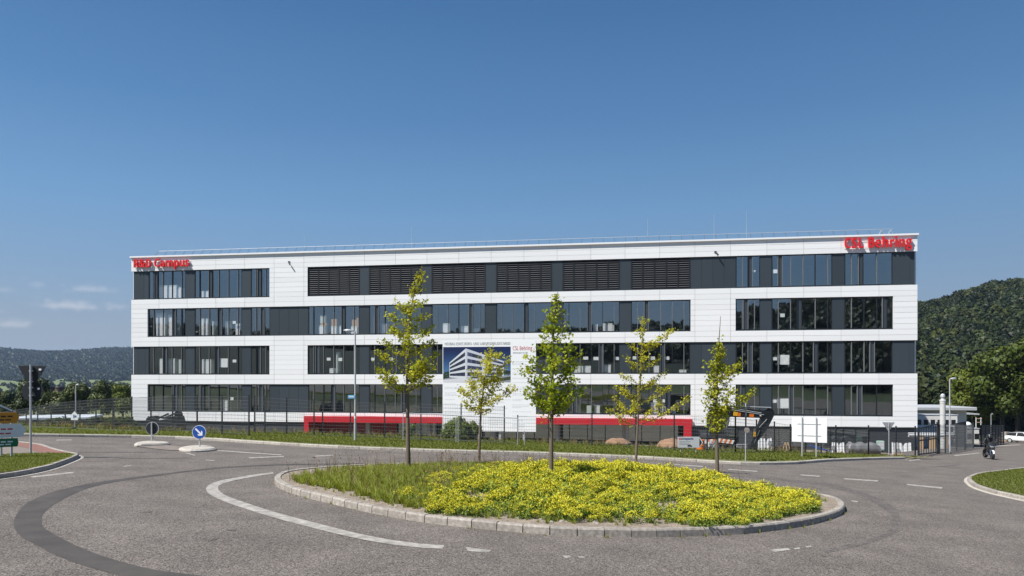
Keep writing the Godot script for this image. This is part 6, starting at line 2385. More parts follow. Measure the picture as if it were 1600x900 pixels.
	g.ball(Vector3(0, 0, 0), Vector3(0.5, 0.4, 0.45), 8, 14)
	obj("body", g, M.sign_white, tk)
	g = Geo.new()
	g.box(Vector3(0, -0.95, 0), Vector3(0.9, 1.2, 0.5))
	obj("stand", g, M.steel_dark, tk)
	var sf := thing("scaffold_frame", "pale scaffold frame sticking up behind the dark fence", "scaffold", Vector3(55.669, -2.816, -84))
	for x in [-0.3, 0.28]:
		g = Geo.new()
		g.rod(Vector3(x, -2.4, 0), Vector3(x, 0.9, 0), 0.05)
		obj("upright", g, M.sack_white, sf)
	for h in [0.75, 0.3]:
		g = Geo.new()
		g.rod(Vector3(-0.35, h, 0), Vector3(0.4, h, 0), 0.045)
		obj("crossbar", g, M.wood, sf)
	# the gate
	var ga := Vector3(27.145, -2.656, -47)
	var gb := Vector3(31.451, -2.995, -52)
	var gt := thing("gate", "open dark steel gate leaf at the building's right end", "gate", ga)
	var e := gb - ga
	for s in [[Vector3.ZERO, 1.95, 0.1], [e, 2.35, 0.14]]:
		g = Geo.new()
		g.box(s[0] + Vector3(0, s[1] * 0.5 - 0.1, 0), Vector3(s[2], s[1] + 0.2, s[2]))
		obj("gate_post", g, M.fence_dark, gt)
	for h in [[0.12, 0.12], [1.05, 1.15], [1.85, 2.2]]:
		g = Geo.new()
		g.bar(Vector3(0, h[0], 0), e + Vector3(0, h[1], 0), 0.06, 0.09)
		obj("gate_rail", g, M.fence_dark, gt)
	for k in range(1, 8):
		g = Geo.new()
		var f := k / 8.0
		g.bar(e * f + Vector3(0, 0.15, 0), e * f + Vector3(0, lerpf(1.85, 2.2, f), 0), 0.035, 0.035)
		obj("gate_bar", g, M.fence_dark, gt)
	mesh_fence("dark wire fence between gate and dark screen panel", [[Vector3(31.821, -3.035, -52.4), 2.144], [Vector3(32.927, -3.099, -53.5), 2.189], [Vector3(36.619, -3.447, -58), 2.267], [Vector3(39.849, -3.675, -62), 2.198], [Vector3(43.897, -4.004, -67), 2.254]])
	var sp := thing("screen_panel", "solid dark upright panel at the end of the wire fence", "screen", Vector3(43.976, -3.992, -67))
	g = Geo.new()
	g.box(Vector3(0.0, 1.15, -2.0), Vector3(0.08, 2.4, 5.0), Basis(Vector3.UP, -0.75))
	obj("panel", g, M.fence_panel, sp)
	g = Geo.new()
	g.box(Vector3(-0.1, 1.15, 0.0), Vector3(0.12, 2.5, 0.12))
	obj("post", g, M.fence_dark, sp)
	# slatted dark fence beyond it
	var pa := Vector3(47.978, -4.344, -72)
	var pb := Vector3(61.44, -5.38, -88)
	var sl := thing("slatted_fence", "dark slatted fence running back behind the motorcycle", "fence", pa)
	e = pb - pa
	for k in 8:
		g = Geo.new()
		g.box(e * (k / 7.0) + Vector3(0, 1.05, 0), Vector3(0.1, 2.4, 0.1))
		obj("fence_post", g, M.fence_dark, sl)
	for k in 12:
		g = Geo.new()
		g.bar(Vector3(0, 0.15 + k * 0.185, 0), e + Vector3(0, 0.15 + k * 0.19, 0), 0.03, 0.13)
		obj("slat", g, M.fence_panel, sl)
	var pk := thing("plank", "pale plank leaning on the dark slatted fence", "plank", Vector3(56.915, -4.931, -82))
	g = Geo.new()
	g.bar(Vector3(0, 0, 0.1), Vector3(-0.75, 1.35, -0.1), 0.22, 0.05)
	obj("board", g, M.wood, pk)
	# bricks, barrier and rubbish at the end of the road
	for s in [[1571.5, 689, 97.0, 0.9, 1.1, "left pallet of tan bricks at the end of the dark fence"], [1577, 688.5, 99.0, 0.7, 0.9, "right pallet of tan bricks beside the red and white barrier"]]:
		var x: float = (s[0] - 800.0) / 1100.0 * s[2]
		var y: float = 2.3 + (597.0 - s[1]) / 1100.0 * s[2]
		var t := thing("brick_pallet", s[5], "bricks", Vector3(x, y, -s[2]), 0.3, "brick pallets at the roadside")
		g = Geo.new()
		for a in 3:
			for b in 4:
				g.cbox(Vector3((a - 1) * s[3] * 0.33, 0.15 + (b + 0.5) * s[4] * 0.25, 0), Vector3(s[3] * 0.32, s[4] * 0.24, 0.8), 0.01)
		stuff(obj("bricks", g, M.kerb_1, t))
		g = Geo.new()
		g.box(Vector3(0, 0.06, 0), Vector3(s[3] * 1.1, 0.12, 0.9))
		obj("pallet", g, M.wood, t)
	var rb := thing("road_barrier", "pink and white water-filled barrier behind the white car", "barrier", Vector3(73.598, -6.268, -103))
	for k in 4:
		g = Geo.new()
		g.cbox(Vector3(-0.78 + 0.4 * k, 0.45, 0), Vector3(0.39, 0.95, 0.35), 0.05)
		obj("barrier_segment", g, M.sign_white if k % 2 == 1 else M.kerb_pale, rb)
	for k in 4:
		g = Geo.new()
		g.box(Vector3(-0.78 + 0.4 * k, 0.75, 0.18), Vector3(0.2, 0.14, 0.02))
		obj("red_mark", g, M.sign_red, rb)
	# low hall and sheds beyond the left fence
	var lh := thing("low_hall", "low blue-grey hall with white roof edge behind the left fence", "building", Vector3(-57.92, -3.38, -88) + Vector3(0, -0.6, 0), deg_to_rad(20.0))
	g = Geo.new()
	g.box(Vector3(0, 0.75, -4), Vector3(8.2, 1.7, 8))
	obj("wall", g, M.hall_blue, lh)
	g = Geo.new()
	g.cbox(Vector3(0.1, 1.72, -4), Vector3(8.8, 0.28, 8.8), 0.03)
	obj("roof", g, M.hall_roof, lh)
	for k in 4:
		g = Geo.new()
		g.box(Vector3(-3.0 + 2.0 * k, 0.9, 0.02), Vector3(1.2, 0.6, 0.04))
		obj("window", g, M.frame_dark, lh)
	var dh := thing("shed", "dark gabled shed roof at the left picture edge", "shed", Vector3(-58.327, -2.427, -80), 0.63)
	g = Geo.new()
	g.box(Vector3(0, 0.1, -3), Vector3(2.4, 2.0, 6))
	obj("wall", g, M.machine_grey, dh)
	g = Geo.new()
	g.plate(PackedVector2Array([Vector2(-1.7, 1.0), Vector2(0, 1.9), Vector2(1.7, 1.0), Vector2(1.7, 1.14), Vector2(0, 2.06), Vector2(-1.7, 1.14)]), 6.8, Transform3D(Basis(), Vector3(0, 0, -6.4)))
	obj("roof", g, M.machine_grey, dh)
	for s in [[77.5, 180.0, 2.2, "left one of two brown brick towers beyond the yield sign"], [93.5, 186.0, 2.3, "right one of two brown brick towers beyond the yield sign"]]:
		var x: float = (s[0] - 800.0) / 1100.0 * s[1]
		var t := thing("brick_tower", s[3], "tower", at_land(Vector2(x, -s[1])), 0.0, "brown towers beyond the left trees")
		var top: float = 2.3 + (597.0 - 604.5) / 1100.0 * s[1] - t.position.y
		g = Geo.new()
		g.lathe([Vector2(1.25, -0.5), Vector2(1.12, top - 0.4), Vector2(1.22, top - 0.35), Vector2(1.22, top), Vector2(0.0, top)], 20)
		obj("shaft", g, M.brick_dark, t)
		g = Geo.new()
		g.box(Vector3(0.2, top * 0.6, 1.2), Vector3(0.5, 0.9, 0.1))
		obj("opening", g, M.machine_black, t)
	var bt := thing("brick_block", "brown brick building left of the yield sign among trees", "building", at_land(Vector2(-126, -175)), 0.3)
	g = Geo.new()
	g.box(Vector3(0, 2.0, 0), Vector3(4.5, 5.6, 4.0))
	obj("wall", g, M.brick_dark, bt)
	g = Geo.new()
	g.box(Vector3(0, 4.9, 0), Vector3(4.9, 0.3, 4.4))
	obj("roof", g, M.roof_grey, bt)


# ---------------------------------------------------------------- vehicles and the rider
func vehicles() -> void:
	var car := white_car("white car with front to the viewer at the right picture edge", Vector3(68.364, -5.861, -94))
	car.rotation.y = 0.45
	motorcycle(Vector3(31.967, -2.828, -47.2), -0.3)


func rounded_ring(z: float, half: float, low: float, high: float, n := 20, pw := 3.2) -> Array:
	var ring := []
	for k in n:
		var a := TAU * k / n
		var cx := signf(cos(a)) * pow(absf(cos(a)), 2.0 / pw)
		var cy := signf(sin(a)) * pow(absf(sin(a)), 2.0 / pw)
		ring.append(Vector3(cx * half, (low + high) * 0.5 + cy * (high - low) * 0.5, z))
	return ring


func white_car(label: String, at: Vector3) -> Node3D:
	# the front points to local +z
	var t := thing("car", label, "car", at)
	var body := Geo.new()
	var secs := []
	for s in [[-2.08, 0.62, 0.4, 0.8], [-2.0, 0.8, 0.28, 0.95], [-1.6, 0.88, 0.22, 0.98], [-0.6, 0.9, 0.2, 0.94], [0.7, 0.9, 0.2, 0.93], [1.2, 0.88, 0.2, 0.88], [1.75, 0.84, 0.22, 0.78], [2.02, 0.72, 0.26, 0.68], [2.1, 0.58, 0.34, 0.6]]:
		secs.append(rounded_ring(s[0], s[1], s[2], s[3], 24, 3.6))
	body.loft(secs)
	obj("body", body, M.car_white, t)
	var gh := Geo.new()
	secs = []
	for s in [[-1.95, 0.55, 0.85, 0.98], [-1.55, 0.66, 0.85, 1.3], [-0.9, 0.68, 0.85, 1.42], [0.0, 0.68, 0.85, 1.44], [0.4, 0.67, 0.85, 1.38], [1.0, 0.7, 0.85, 1.0], [1.2, 0.6, 0.82, 0.88]]:
		secs.append(rounded_ring(s[0], s[1], s[2], s[3], 20, 3.0))
	gh.loft(secs)
	obj("window", gh, M.black_paint, t)
	var rf := Geo.new()
	secs = []
	for s in [[-1.5, 0.58, 1.28, 1.34], [-0.9, 0.62, 1.38, 1.45], [0.0, 0.62, 1.4, 1.465], [0.32, 0.6, 1.37, 1.42]]:
		secs.append(rounded_ring(s[0], s[1], s[2], s[3], 16, 3.0))
	rf.loft(secs)
	for sx in [-1.0, 1.0]:
		rf.tube([Vector3(sx * 0.62, 1.38, 0.25), Vector3(sx * 0.72, 0.95, 1.02)], [0.04, 0.05], 6)
		rf.tube([Vector3(sx * 0.64, 1.36, -0.5), Vector3(sx * 0.86, 0.92, -0.5)], [0.05, 0.05], 6)
	obj("roof", rf, M.car_white, t)
	var gr := Geo.new()
	gr.plate(PackedVector2Array([Vector2(-0.33, 0.62), Vector2(0.33, 0.62), Vector2(0.26, 0.34), Vector2(-0.26, 0.34)]), 0.05, Transform3D(Basis(), Vector3(0, 0, 2.07)))
	obj("grille", gr, M.black_paint, t)
	for sx in [-1.0, 1.0]:
		var g := Geo.new()
		g.ball(Vector3(sx * 0.6, 0.66, 1.93), Vector3(0.19, 0.075, 0.16), 6, 10)
		obj("headlight", g, M.lens, t)
		g = Geo.new()
		g.box(Vector3(sx * 0.52, 0.36, 2.04), Vector3(0.28, 0.12, 0.05))
		obj("air_intake", g, M.black_paint, t)
		g = Geo.new()
		g.ball(Vector3(sx * 0.98, 0.98, 0.75), Vector3(0.11, 0.075, 0.07), 6, 8)
		obj("mirror", g, M.car_white, t)
		for z in [1.3, -1.3]:
			g = Geo.new()
			g.lathe([Vector2(0.2, -0.1), Vector2(0.3, -0.1), Vector2(0.325, -0.06), Vector2(0.325, 0.06), Vector2(0.3, 0.1), Vector2(0.2, 0.1)], 20, Transform3D(Basis(Vector3.BACK, PI * 0.5), Vector3(sx * 0.8, 0.32, z)))
			var w := obj("wheel", g, M.rubber, t)
			g = Geo.new()
			g.tube([Vector3(sx * 0.76, 0.32, z), Vector3(sx * 0.9, 0.32, z)], [0.2, 0.2], 14)
			obj("rim", g, M.galvanised, w)
	var np := Geo.new()
	np.box(Vector3(0, 0.42, 2.135), Vector3(0.48, 0.1, 0.015))
	obj("number_plate", np, M.sign_white, t)
	return t


func motorcycle(at: Vector3, turn: float) -> void:
	# the front points to local +z
	var t := thing("motorcycle", "black motorcycle with white front mudguard ridden towards the viewer", "motorcycle", at, turn)
	for z in [0.68, -0.68]:
		var g := Geo.new()
		var w := 0.065 if z > 0.0 else 0.085
		var xf := Transform3D(Basis(Vector3.BACK, PI * 0.5), Vector3(0, 0.3, z))
		g.lathe([Vector2(0.22, -w), Vector2(0.27, -w), Vector2(0.3, -w * 0.5), Vector2(0.305, 0), Vector2(0.3, w * 0.5), Vector2(0.27, w), Vector2(0.22, w)], 26, xf)
		var o := obj("wheel", g, M.rubber, t)
		g = Geo.new()
		g.lathe([Vector2(0.2, -0.03), Vector2(0.22, -0.04), Vector2(0.22, 0.04), Vector2(0.2, 0.03)], 24, xf)
		for k in 5:
			var a := TAU * k / 5.0
			g.bar(Vector3(0, 0.3, z), Vector3(0, 0.3 + sin(a) * 0.21, z + cos(a) * 0.21), 0.03, 0.03)
		obj("rim", g, M.machine_grey, o)
	for x in [-0.09, 0.09]:
		var g := Geo.new()
		g.tube([Vector3(x, 0.3, 0.68), Vector3(x, 0.62, 0.55), Vector3(x, 0.92, 0.42)], [0.028, 0.03, 0.027], 8)
		obj("fork", g, M.chrome, t)
	var mg := Geo.new()
	for k in 6:
		var a0 := deg_to_rad(30.0 + 22.0 * k)
		var a1 := deg_to_rad(52.0 + 22.0 * k)
		var c := Vector3(0, 0.3, 0.68)
		mg.quad(c + Vector3(-0.05, sin(a0) * 0.33, cos(a0) * 0.33), c + Vector3(0.05, sin(a0) * 0.33, cos(a0) * 0.33), c + Vector3(0.05, sin(a1) * 0.33, cos(a1) * 0.33), c + Vector3(-0.05, sin(a1) * 0.33, cos(a1) * 0.33), Vector3(0, sin(a0), cos(a0)))
	mg.box(Vector3(0, 0.5, 0.93), Vector3(0.09, 0.2, 0.03), Basis(Vector3.RIGHT, -0.3))
	obj("front_mudguard", mg, M.sign_white, t)
	var fr := Geo.new()
	fr.loft([rounded_ring(0.66, 0.06, 0.74, 0.84, 14), rounded_ring(0.58, 0.17, 0.66, 0.95, 14), rounded_ring(0.42, 0.22, 0.52, 1.0, 14), rounded_ring(0.15, 0.22, 0.4, 0.86, 14), rounded_ring(-0.1, 0.18, 0.36, 0.78, 14)])
	obj("fairing", fr, M.black_paint, t)
	var hl := Geo.new()
	hl.ball(Vector3(0, 0.83, 0.66), Vector3(0.12, 0.07, 0.05), 6, 12)
	obj("headlight", hl, M.lamp_dark, t)
	var tk := Geo.new()
	tk.ball(Vector3(0, 0.82, 0.08), Vector3(0.17, 0.14, 0.3), 8, 12)
	obj("fuel_tank", tk, M.black_paint, t)
	var en := Geo.new()
	en.cbox(Vector3(0, 0.4, 0.02), Vector3(0.36, 0.32, 0.46), 0.04)
	obj("engine", en, M.machine_grey, t)
	var st := Geo.new()
	st.loft([rounded_ring(-0.1, 0.12, 0.7, 0.78, 12), rounded_ring(-0.4, 0.15, 0.7, 0.78, 12), rounded_ring(-0.7, 0.12, 0.76, 0.86, 12), rounded_ring(-0.9, 0.05, 0.84, 0.9, 12)])
	obj("seat", st, M.leather, t)
	var sw := Geo.new()
	for x in [-0.1, 0.1]:
		sw.bar(Vector3(x, 0.42, -0.1), Vector3(x, 0.3, -0.68), 0.04, 0.06)
	obj("swing_arm", sw, M.machine_grey, t)
	var ex := Geo.new()
	ex.tube([Vector3(0.17, 0.3, 0.1), Vector3(0.2, 0.32, -0.3), Vector3(0.22, 0.45, -0.8)], [0.04, 0.06, 0.065], 10)
	obj("exhaust", ex, M.chrome, t)
	var hb := Geo.new()
	hb.tube([Vector3(-0.36, 0.97, 0.28), Vector3(-0.12, 1.0, 0.4), Vector3(0.12, 1.0, 0.4), Vector3(0.36, 0.97, 0.28)], [0.018, 0.016, 0.016, 0.018], 8)
	obj("handlebar", hb, M.machine_black, t)
	for x in [-0.34, 0.34]:
		var g := Geo.new()
		g.tube([Vector3(x * 0.8, 0.99, 0.36), Vector3(x, 1.12, 0.4)], [0.01, 0.01], 6)
		g.ball(Vector3(x, 1.15, 0.4), Vector3(0.06, 0.04, 0.02), 5, 8)
		obj("mirror", g, M.machine_black, t)
	var ws := Geo.new()
	ws.loft([rounded_ring(0.6, 0.1, 0.9, 0.94, 10), rounded_ring(0.45, 0.16, 1.0, 1.06, 10), rounded_ring(0.36, 0.15, 1.08, 1.14, 10)])
	obj("windscreen", ws, M.black_paint, t)
	rider(at, turn)


func rider(at: Vector3, turn: float) -> void:
	var p := thing("person", "person in black leathers and black helmet riding the motorcycle", "person", at, turn)
	# joints: bones as [a, b, ra, rb]
	var hip := Vector3(0, 0.86, -0.28)
	var chest := Vector3(0, 1.2, -0.04)
	var neck := Vector3(0, 1.37, 0.06)
	var bones := [[hip, chest, 0.16, 0.165], [chest, neck, 0.15, 0.075], [neck, Vector3(0, 1.46, 0.1), 0.07, 0.07], [Vector3(-0.08, 0.86, -0.28), Vector3(0.08, 0.86, -0.28), 0.15, 0.15]]
	for s in [-1.0, 1.0]:
		var sh := Vector3(s * 0.19, 1.31, 0.02)
		var el := Vector3(s * 0.36, 1.1, 0.16)
		var wr := Vector3(s * 0.33, 1.0, 0.3)
		var kn := Vector3(s * 0.25, 0.68, 0.14)
		var an := Vector3(s * 0.2, 0.34, -0.2)
		var hp := Vector3(s * 0.1, 0.86, -0.26)
		bones += [[chest + Vector3(s * 0.06, 0.06, 0), sh, 0.11, 0.075], [sh, el, 0.072, 0.056], [el, wr, 0.056, 0.042], [hp, kn, 0.105, 0.075], [kn, an, 0.075, 0.05], [an, an + Vector3(0, -0.05, 0.2), 0.048, 0.038]]
	var suit := body_mesh(bones, 0.026, 0.035)
	obj("body", suit, M.leather, p)
	# gloved hands closed on the grips, five fingers each
	var hands := Geo.new()
	for s in [-1.0, 1.0]:
		var hb := [[Vector3(s * 0.33, 1.0, 0.29), Vector3(s * 0.32, 0.995, 0.24), 0.038, 0.036]]
		for k in 4:
			var x: float = s * (0.355 - 0.021 * k)
			hb.append([Vector3(x, 1.0, 0.285), Vector3(x, 1.005, 0.315), 0.012, 0.011])
			hb.append([Vector3(x, 1.005, 0.315), Vector3(x, 0.965, 0.318), 0.011, 0.009])
		hb.append([Vector3(s * 0.29, 0.995, 0.27), Vector3(s * 0.275, 0.97, 0.295), 0.013, 0.01])
		hands.join(body_mesh(hb, 0.007, 0.008))
	obj("glove", hands, M.leather, p)
	var helmet := Geo.new()
	helmet.ball(Vector3(0, 1.53, 0.11), Vector3(0.13, 0.145, 0.155), 10, 16)
	helmet.ball(Vector3(0, 1.45, 0.17), Vector3(0.1, 0.07, 0.1), 8, 12)
	obj("helmet", helmet, M.black_paint, p)
	var vis := Geo.new()
	vis.ball(Vector3(0, 1.54, 0.165), Vector3(0.112, 0.055, 0.112), 8, 14)
	obj("visor", vis, M.machine_grey, p)


func body_mesh(bones: Array, cell: float, blend: float) -> Geo:
	# surface nets over tapered capsules joined with a smooth minimum
	var lo := Vector3.INF
	var hi := -Vector3.INF
	for b in bones:
		for e in 2:
			var r: float = b[2 + e] + blend
			lo = lo.min(b[e] - Vector3.ONE * r)
			hi = hi.max(b[e] + Vector3.ONE * r)
	lo -= Vector3.ONE * cell * 2.0
	var nx := int((hi.x - lo.x) / cell) + 3
	var ny := int((hi.y - lo.y) / cell) + 3
	var nz := int((hi.z - lo.z) / cell) + 3
	var f := PackedFloat32Array()
	f.resize(nx * ny * nz)
	f.fill(1.0)
	var sum := PackedFloat32Array()
	sum.resize(nx * ny * nz)
	var k := 1.0 / blend * 3.0
	for b in bones:
		var a: Vector3 = b[0]
		var ab: Vector3 = b[1] - a
		var l2 := maxf(ab.length_squared(), 1e-9)
		var ra: float = b[2]
		var rb: float = b[3]
		var reach := maxf(ra, rb) + blend * 2.5
		var q0 := ((a.min(b[1]) - Vector3.ONE * reach - lo) / cell).floor()
		var q1 := ((a.max(b[1]) + Vector3.ONE * reach - lo) / cell).ceil()
		for iz in range(maxi(0, int(q0.z)), mini(nz, int(q1.z) + 1)):
			for iy in range(maxi(0, int(q0.y)), mini(ny, int(q1.y) + 1)):
				for ix in range(maxi(0, int(q0.x)), mini(nx, int(q1.x) + 1)):
					var p := lo + Vector3(ix, iy, iz) * cell
					var h := clampf((p - a).dot(ab) / l2, 0.0, 1.0)
					var d := (p - a - ab * h).length() - lerpf(ra, rb, h)
					sum[(iz * ny + iy) * nx + ix] += exp(-k * d)
	for i in f.size():
		if sum[i] > 0.0:
			f[i] = -log(sum[i]) / k
	var vert := {}
	var pts := PackedVector3Array()
	var corner := [Vector3i(0, 0, 0), Vector3i(1, 0, 0), Vector3i(0, 1, 0), Vector3i(1, 1, 0), Vector3i(0, 0, 1), Vector3i(1, 0, 1), Vector3i(0, 1, 1), Vector3i(1, 1, 1)]
	var edges := [[0, 1], [2, 3], [4, 5], [6, 7], [0, 2], [1, 3], [4, 6], [5, 7], [0, 4], [1, 5], [2, 6], [3, 7]]
	for iz in nz - 1:
		for iy in ny - 1:
			for ix in nx - 1:
				var i0 := (iz * ny + iy) * nx + ix
				var v8 := [f[i0], f[i0 + 1], f[i0 + nx], f[i0 + nx + 1], f[i0 + nx * ny], f[i0 + nx * ny + 1], f[i0 + nx * ny + nx], f[i0 + nx * ny + nx + 1]]
				var neg := 0
				for q in v8:
					if q < 0.0: neg += 1
				if neg == 0 or neg == 8:
					continue
				var at := Vector3.ZERO
				var m := 0
				for e in edges:
					var a: float = v8[e[0]]
					var b: float = v8[e[1]]
					if (a < 0.0) != (b < 0.0):
						at += Vector3(corner[e[0]]).lerp(Vector3(corner[e[1]]), a / (a - b))
						m += 1
				vert[i0] = pts.size()
				pts.append(lo + (Vector3(ix, iy, iz) + at / m) * cell)
	var g := Geo.new()
	var grad := func(p: Vector3) -> Vector3:
		var q := ((p - lo) / cell).round()
		var i := (clampi(int(q.z), 1, nz - 2) * ny + clampi(int(q.y), 1, ny - 2)) * nx + clampi(int(q.x), 1, nx - 2)
		return Vector3(f[i + 1] - f[i - 1], f[i + nx] - f[i - nx], f[i + nx * ny] - f[i - nx * ny]).normalized()
	for iz in range(1, nz - 1):
		for iy in range(1, ny - 1):
			for ix in range(1, nx - 1):
				var i0 := (iz * ny + iy) * nx + ix
				for ax in [[1, nx, nx * ny], [nx, nx * ny, 1], [nx * ny, 1, nx]]:
					if (f[i0] < 0.0) == (f[i0 + ax[0]] < 0.0):
						continue
					var ids := [i0, i0 - ax[1], i0 - ax[1] - ax[2], i0 - ax[2]]
					if not ids.all(func(q): return vert.has(q)):
						continue
					var p := ids.map(func(q): return pts[vert[q]])
					var nn := p.map(func(q): return grad.call(q))
					g.tri(p[0], p[1], p[2], nn[0], nn[1], nn[2])
					g.tri(p[0], p[2], p[3], nn[0], nn[2], nn[3])
	return g


# ---------------------------------------------------------------- young trees and flowers on the roundabout
func add_leaf(g: Geo, p: Vector3, size: float, r: RandomNumberGenerator) -> void:
	# a small fan-shaped leaf, drooping a little
	var nn := Vector3(r.randfn() * 0.7, r.randf_range(0.1, 1.0), r.randfn() * 0.7).normalized()
	var t := nn.cross(Vector3(r.randfn(), r.randfn() * 0.4, r.randfn())).normalized()
	var b := nn.cross(t).normalized()
	var s := size * r.randf_range(0.65, 1.25)
	g.tri(p, p + t * s + b * s * 0.62, p + t * s * 1.05, nn, nn, nn)
	g.tri(p, p + t * s * 1.05, p + t * s - b * s * 0.62, nn, nn, nn)


func young_tree(label: String, base: Vector3, lead: Array, prof: Array, radius: float, per_branch: int, thick: float, leaf: float, tones: Array, seed_no: int) -> void:
	var t := thing("young_tree", label, "tree", base, 0.0, "young trees on the roundabout")
	var r := RandomNumberGenerator.new()
	r.seed = seed_no
	var pts := []
	for i in lead.size() - 1:
		for k in 4:
			var f := k / 4.0
			var a: Vector3 = lead[maxi(i - 1, 0)]
			var d: Vector3 = lead[mini(i + 2, lead.size() - 1)]
			pts.append(lead[i].cubic_interpolate(lead[i + 1], a, d, f))
	pts.append(lead[lead.size() - 1])
	pts[0] = Vector3(pts[0].x, -0.4, 0)
	var top: float = lead[lead.size() - 1].y
	var on := func(h: float) -> Vector3:
		for i in pts.size() - 1:
			if h <= pts[i + 1].y:
				return pts[i].lerp(pts[i + 1], clampf((h - pts[i].y) / maxf(pts[i + 1].y - pts[i].y, 1e-4), 0.0, 1.0))
		return pts[pts.size() - 1]
	var rad := func(h: float) -> float: return radius * lerpf(1.0, 0.1, pow(clampf(h / top, 0.0, 1.0), 0.9))
	var tr := Geo.new()
	tr.tube(pts, pts.map(func(p): return rad.call(maxf(p.y, 0.0)) * (1.0 + 0.35 * exp(-maxf(p.y, 0.0) * 6.0))), 10)
	var g := Geo.new()
	var twig := func(a: Vector3, b: Vector3, ra: float, dens: float) -> void:
		# one limb with its leaf clusters
		var mid := a.lerp(b, 0.5) + Vector3(0, -0.06 * a.distance_to(b), 0) + Vector3(r.randfn(), r.randfn(), r.randfn()) * 0.03 * a.distance_to(b)
		var path := [a, a.lerp(mid, 0.5) + Vector3(0, -0.01, 0), mid, mid.lerp(b, 0.5) + Vector3(0, -0.01, 0), b]
		tr.tube(path, [ra, ra * 0.8, ra * 0.6, ra * 0.42, ra * 0.2], 5, false)
		var l := a.distance_to(b)
		var n := maxi(2, int(l * 17.0 * dens))
		for k in n:
			var f := lerpf(0.16, 1.04, pow((k + r.randf()) / n, 0.85))
			var i := mini(int(f * 4.0), 3)
			var p: Vector3 = path[i].lerp(path[i + 1], f * 4.0 - i)
			var c: Color = tones[r.randi() % tones.size()]
			var m := r.randi_range(4, 8)
			var spread := thick * (1.15 - 0.5 * f)
			var hub := p + Vector3(r.randfn(), r.randfn() * 0.8, r.randfn()) * spread * 0.6
			for q in m:
				var tone := r.randf_range(0.72, 1.3)
				g.col = Color(c.r * tone, c.g * tone, c.b * tone)
				add_leaf(g, hub + Vector3(r.randfn(), r.randfn(), r.randfn()) * 0.05, leaf, r)
	for pr in prof:
		for k in per_branch:
			var az: float
			var ext: float
			if k == 0:
				az = PI + r.randf_range(-0.35, 0.35); ext = absf(pr[1])
			elif k == 1:
				az = r.randf_range(-0.35, 0.35); ext = absf(pr[2])
			else:
				az = r.randf() * TAU
				ext = lerpf(absf(pr[1]), absf(pr[2]), 0.5 + 0.5 * cos(az)) * r.randf_range(0.35, 0.95)
			var h: float = pr[0] + (r.randf_range(-0.22, 0.22) if k > 1 else 0.0)
			var c: Vector3 = on.call(h)
			var e := Vector3(c.x + cos(az) * ext, h, sin(az) * ext)
			var start: Vector3 = on.call(maxf(h - ext * r.randf_range(0.45, 0.8), prof[0][0] * 0.72))
			twig.call(start, e, clampf(rad.call(start.y) * 0.4, 0.005, 0.03), 1.0)
			if ext > 0.4:
				for j in 2:
					var f := r.randf_range(0.35, 0.75)
					var s := start.lerp(e, f)
					var o := Vector3(cos(az) * r.randf_range(0.1, 0.5) + r.randfn() * 0.25, r.randf_range(0.15, 0.45), sin(az) * 0.3 + r.randfn() * 0.3) * ext * 0.6
					twig.call(s, s + o, 0.006, 0.9)
	# leaves along the upper leader
	var hh: float = prof[0][0]
	while hh < prof[prof.size() - 1][0]:
		var c: Vector3 = on.call(hh)
		for q in 5:
			var tone := r.randf_range(0.75, 1.25)
			var cc: Color = tones[r.randi() % tones.size()]
			g.col = Color(cc.r * tone, cc.g * tone, cc.b * tone)
			add_leaf(g, c + Vector3(r.randfn(), r.randfn(), r.randfn()) * thick * 0.8, leaf, r)
		hh += 0.045
	obj("trunk", tr, M.bark, t)
	obj("crown", g, M.leaf, t)


